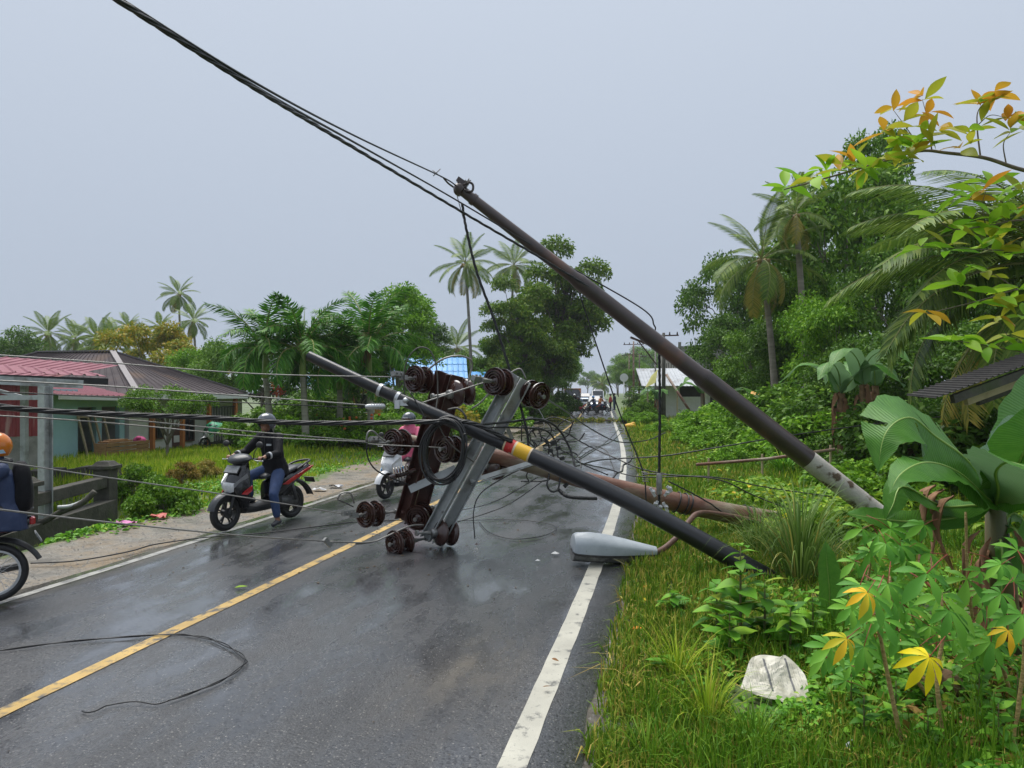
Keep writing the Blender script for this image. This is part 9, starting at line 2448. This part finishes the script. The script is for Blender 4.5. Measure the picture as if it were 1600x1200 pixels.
CLU = [(1396, 172, 2), (1412, 190, 1), (1385, 205, 2), (1400, 215, 1), (1441, 152, 3), (1450, 180, 2), (1438, 212, 1), (1468, 200, 2), (1455, 222, 1), (1530, 165, 2), (1557, 145, 2), (1545, 160, 1), (1575, 185, 2), (1515, 205, 1), (1580, 203, 1), (1602, 200, 1), (1500, 232, 2), (1425, 228, 0), (1380, 250, 1), (1400, 262, 1), (1355, 258, 1), (1335, 252, 1), (1315, 262, 1), (1290, 268, 0), (1272, 275, 1), (1250, 282, 0), (1228, 292, 0), (1420, 250, 1), (1350, 270, 0),
       (1545, 287, 0), (1530, 300, 0), (1515, 310, 0), (1560, 312, 0), (1590, 330, 0), (1462, 336, 0), (1490, 355, 1), (1520, 345, 0), (1545, 350, 0), (1580, 345, 1), (1600, 300, 1), (1440, 384, 0), (1480, 388, 1), (1535, 388, 0), (1570, 395, 0), (1600, 392, 1), (1550, 372, 1), (1495, 440, 0), (1505, 450, 0), (1540, 428, 1), (1450, 488, 2), (1530, 470, 0), (1560, 462, 1), (1590, 450, 0), (1490, 532, 0), (1505, 528, 0), (1545, 538, 0), (1560, 500, 1), (1580, 525, 1), (1600, 548, 0), (1575, 480, 1), (1600, 490, 0)]
g = random.Random(9)
for px, py, tone in CLU:
    c = at(px, py, 4.9 + g.uniform(-.12, .12) if py < 300 else 4.74 + g.uniform(-.1, .1)); n = g.choice((4, 5, 5, 5)); a0 = g.uniform(0, 6.28)
    for i in range(n):
        tn = tone if tone < 3 else 2
        if g.random() < .25: tn = max(0, tn - 1)
        if g.random() < .05: tn = 2
        az = a0 + i * 6.28 / n + g.uniform(-.4, .4); el = R(g.uniform(-25, 55))
        o = link('leaf', BL[tn][g.randrange(3)], None, c + Vector((g.uniform(-.01, .01), g.uniform(-.02, .02), g.uniform(-.02, .02))), (g.uniform(-.7, .7), -el, az), g.uniform(1.0, 1.5)); attach(o, ft)

# --- crumbs of the fall: twigs, bark and clods on the wet road
g = random.Random(31); db = MB()
for k in range(150):
    if k < 90: s_, y = g.gauss(0.6, 1.3), g.gauss(9.6, 1.3)
    else: s_, y = g.uniform(-2.3, 3.3), 1 / g.uniform(1 / 30, 1 / 4.2)
    if not -2.3 < s_ < 3.4 or y < 4: continue
    p_ = rd(s_, y, 0.006 - .006 * abs(s_)); a = g.uniform(0, 6.28); l = g.uniform(.006, .016) * (1.5 if y > 7.5 else .6); d = Vector((math.cos(a), math.sin(a), 0)) * l; w_ = Vector((-d.y, d.x, 0)) * g.uniform(.25, .8)
    db.add([p_ - d - w_ * .5, p_ + d - w_, p_ + d * .8 + w_, p_ - d * .7 + w_, p_ + Vector((0, 0, l * .6))], [(0, 1, 4), (1, 2, 4), (2, 3, 4), (3, 0, 4)])
o = db.build('road_debris', pm('dark_debris', (0.03, 0.022, 0.015), (0.12, 0.085, 0.05), 2, 0.7)); tag(o, 'crumbs of bark, clods and twigs scattered on the wet road', 'debris', kind='stuff')

# ================================================================== thin rainy air
hz = MB(); hz.box((0, 800, 14.0), (4400, 2200, 36.0))
HZ = bpy.data.materials.new('rainy_air'); HZ.use_nodes = True
t = HZ.node_tree
for n in list(t.nodes):
    if n.type == 'BSDF_PRINCIPLED': t.nodes.remove(n)
pv = t.nodes.new('ShaderNodeVolumePrincipled'); pv.inputs['Color'].default_value = (0.90, 0.94, 1.0, 1); pv.inputs['Density'].default_value = 0.00036; pv.inputs['Anisotropy'].default_value = 0.2
t.links.new(pv.outputs[0], t.nodes['Material Output'].inputs['Volume'])
o = hz.build('haze', HZ); tag(o, 'thin grey rain haze over the whole road', 'haze', kind='stuff')
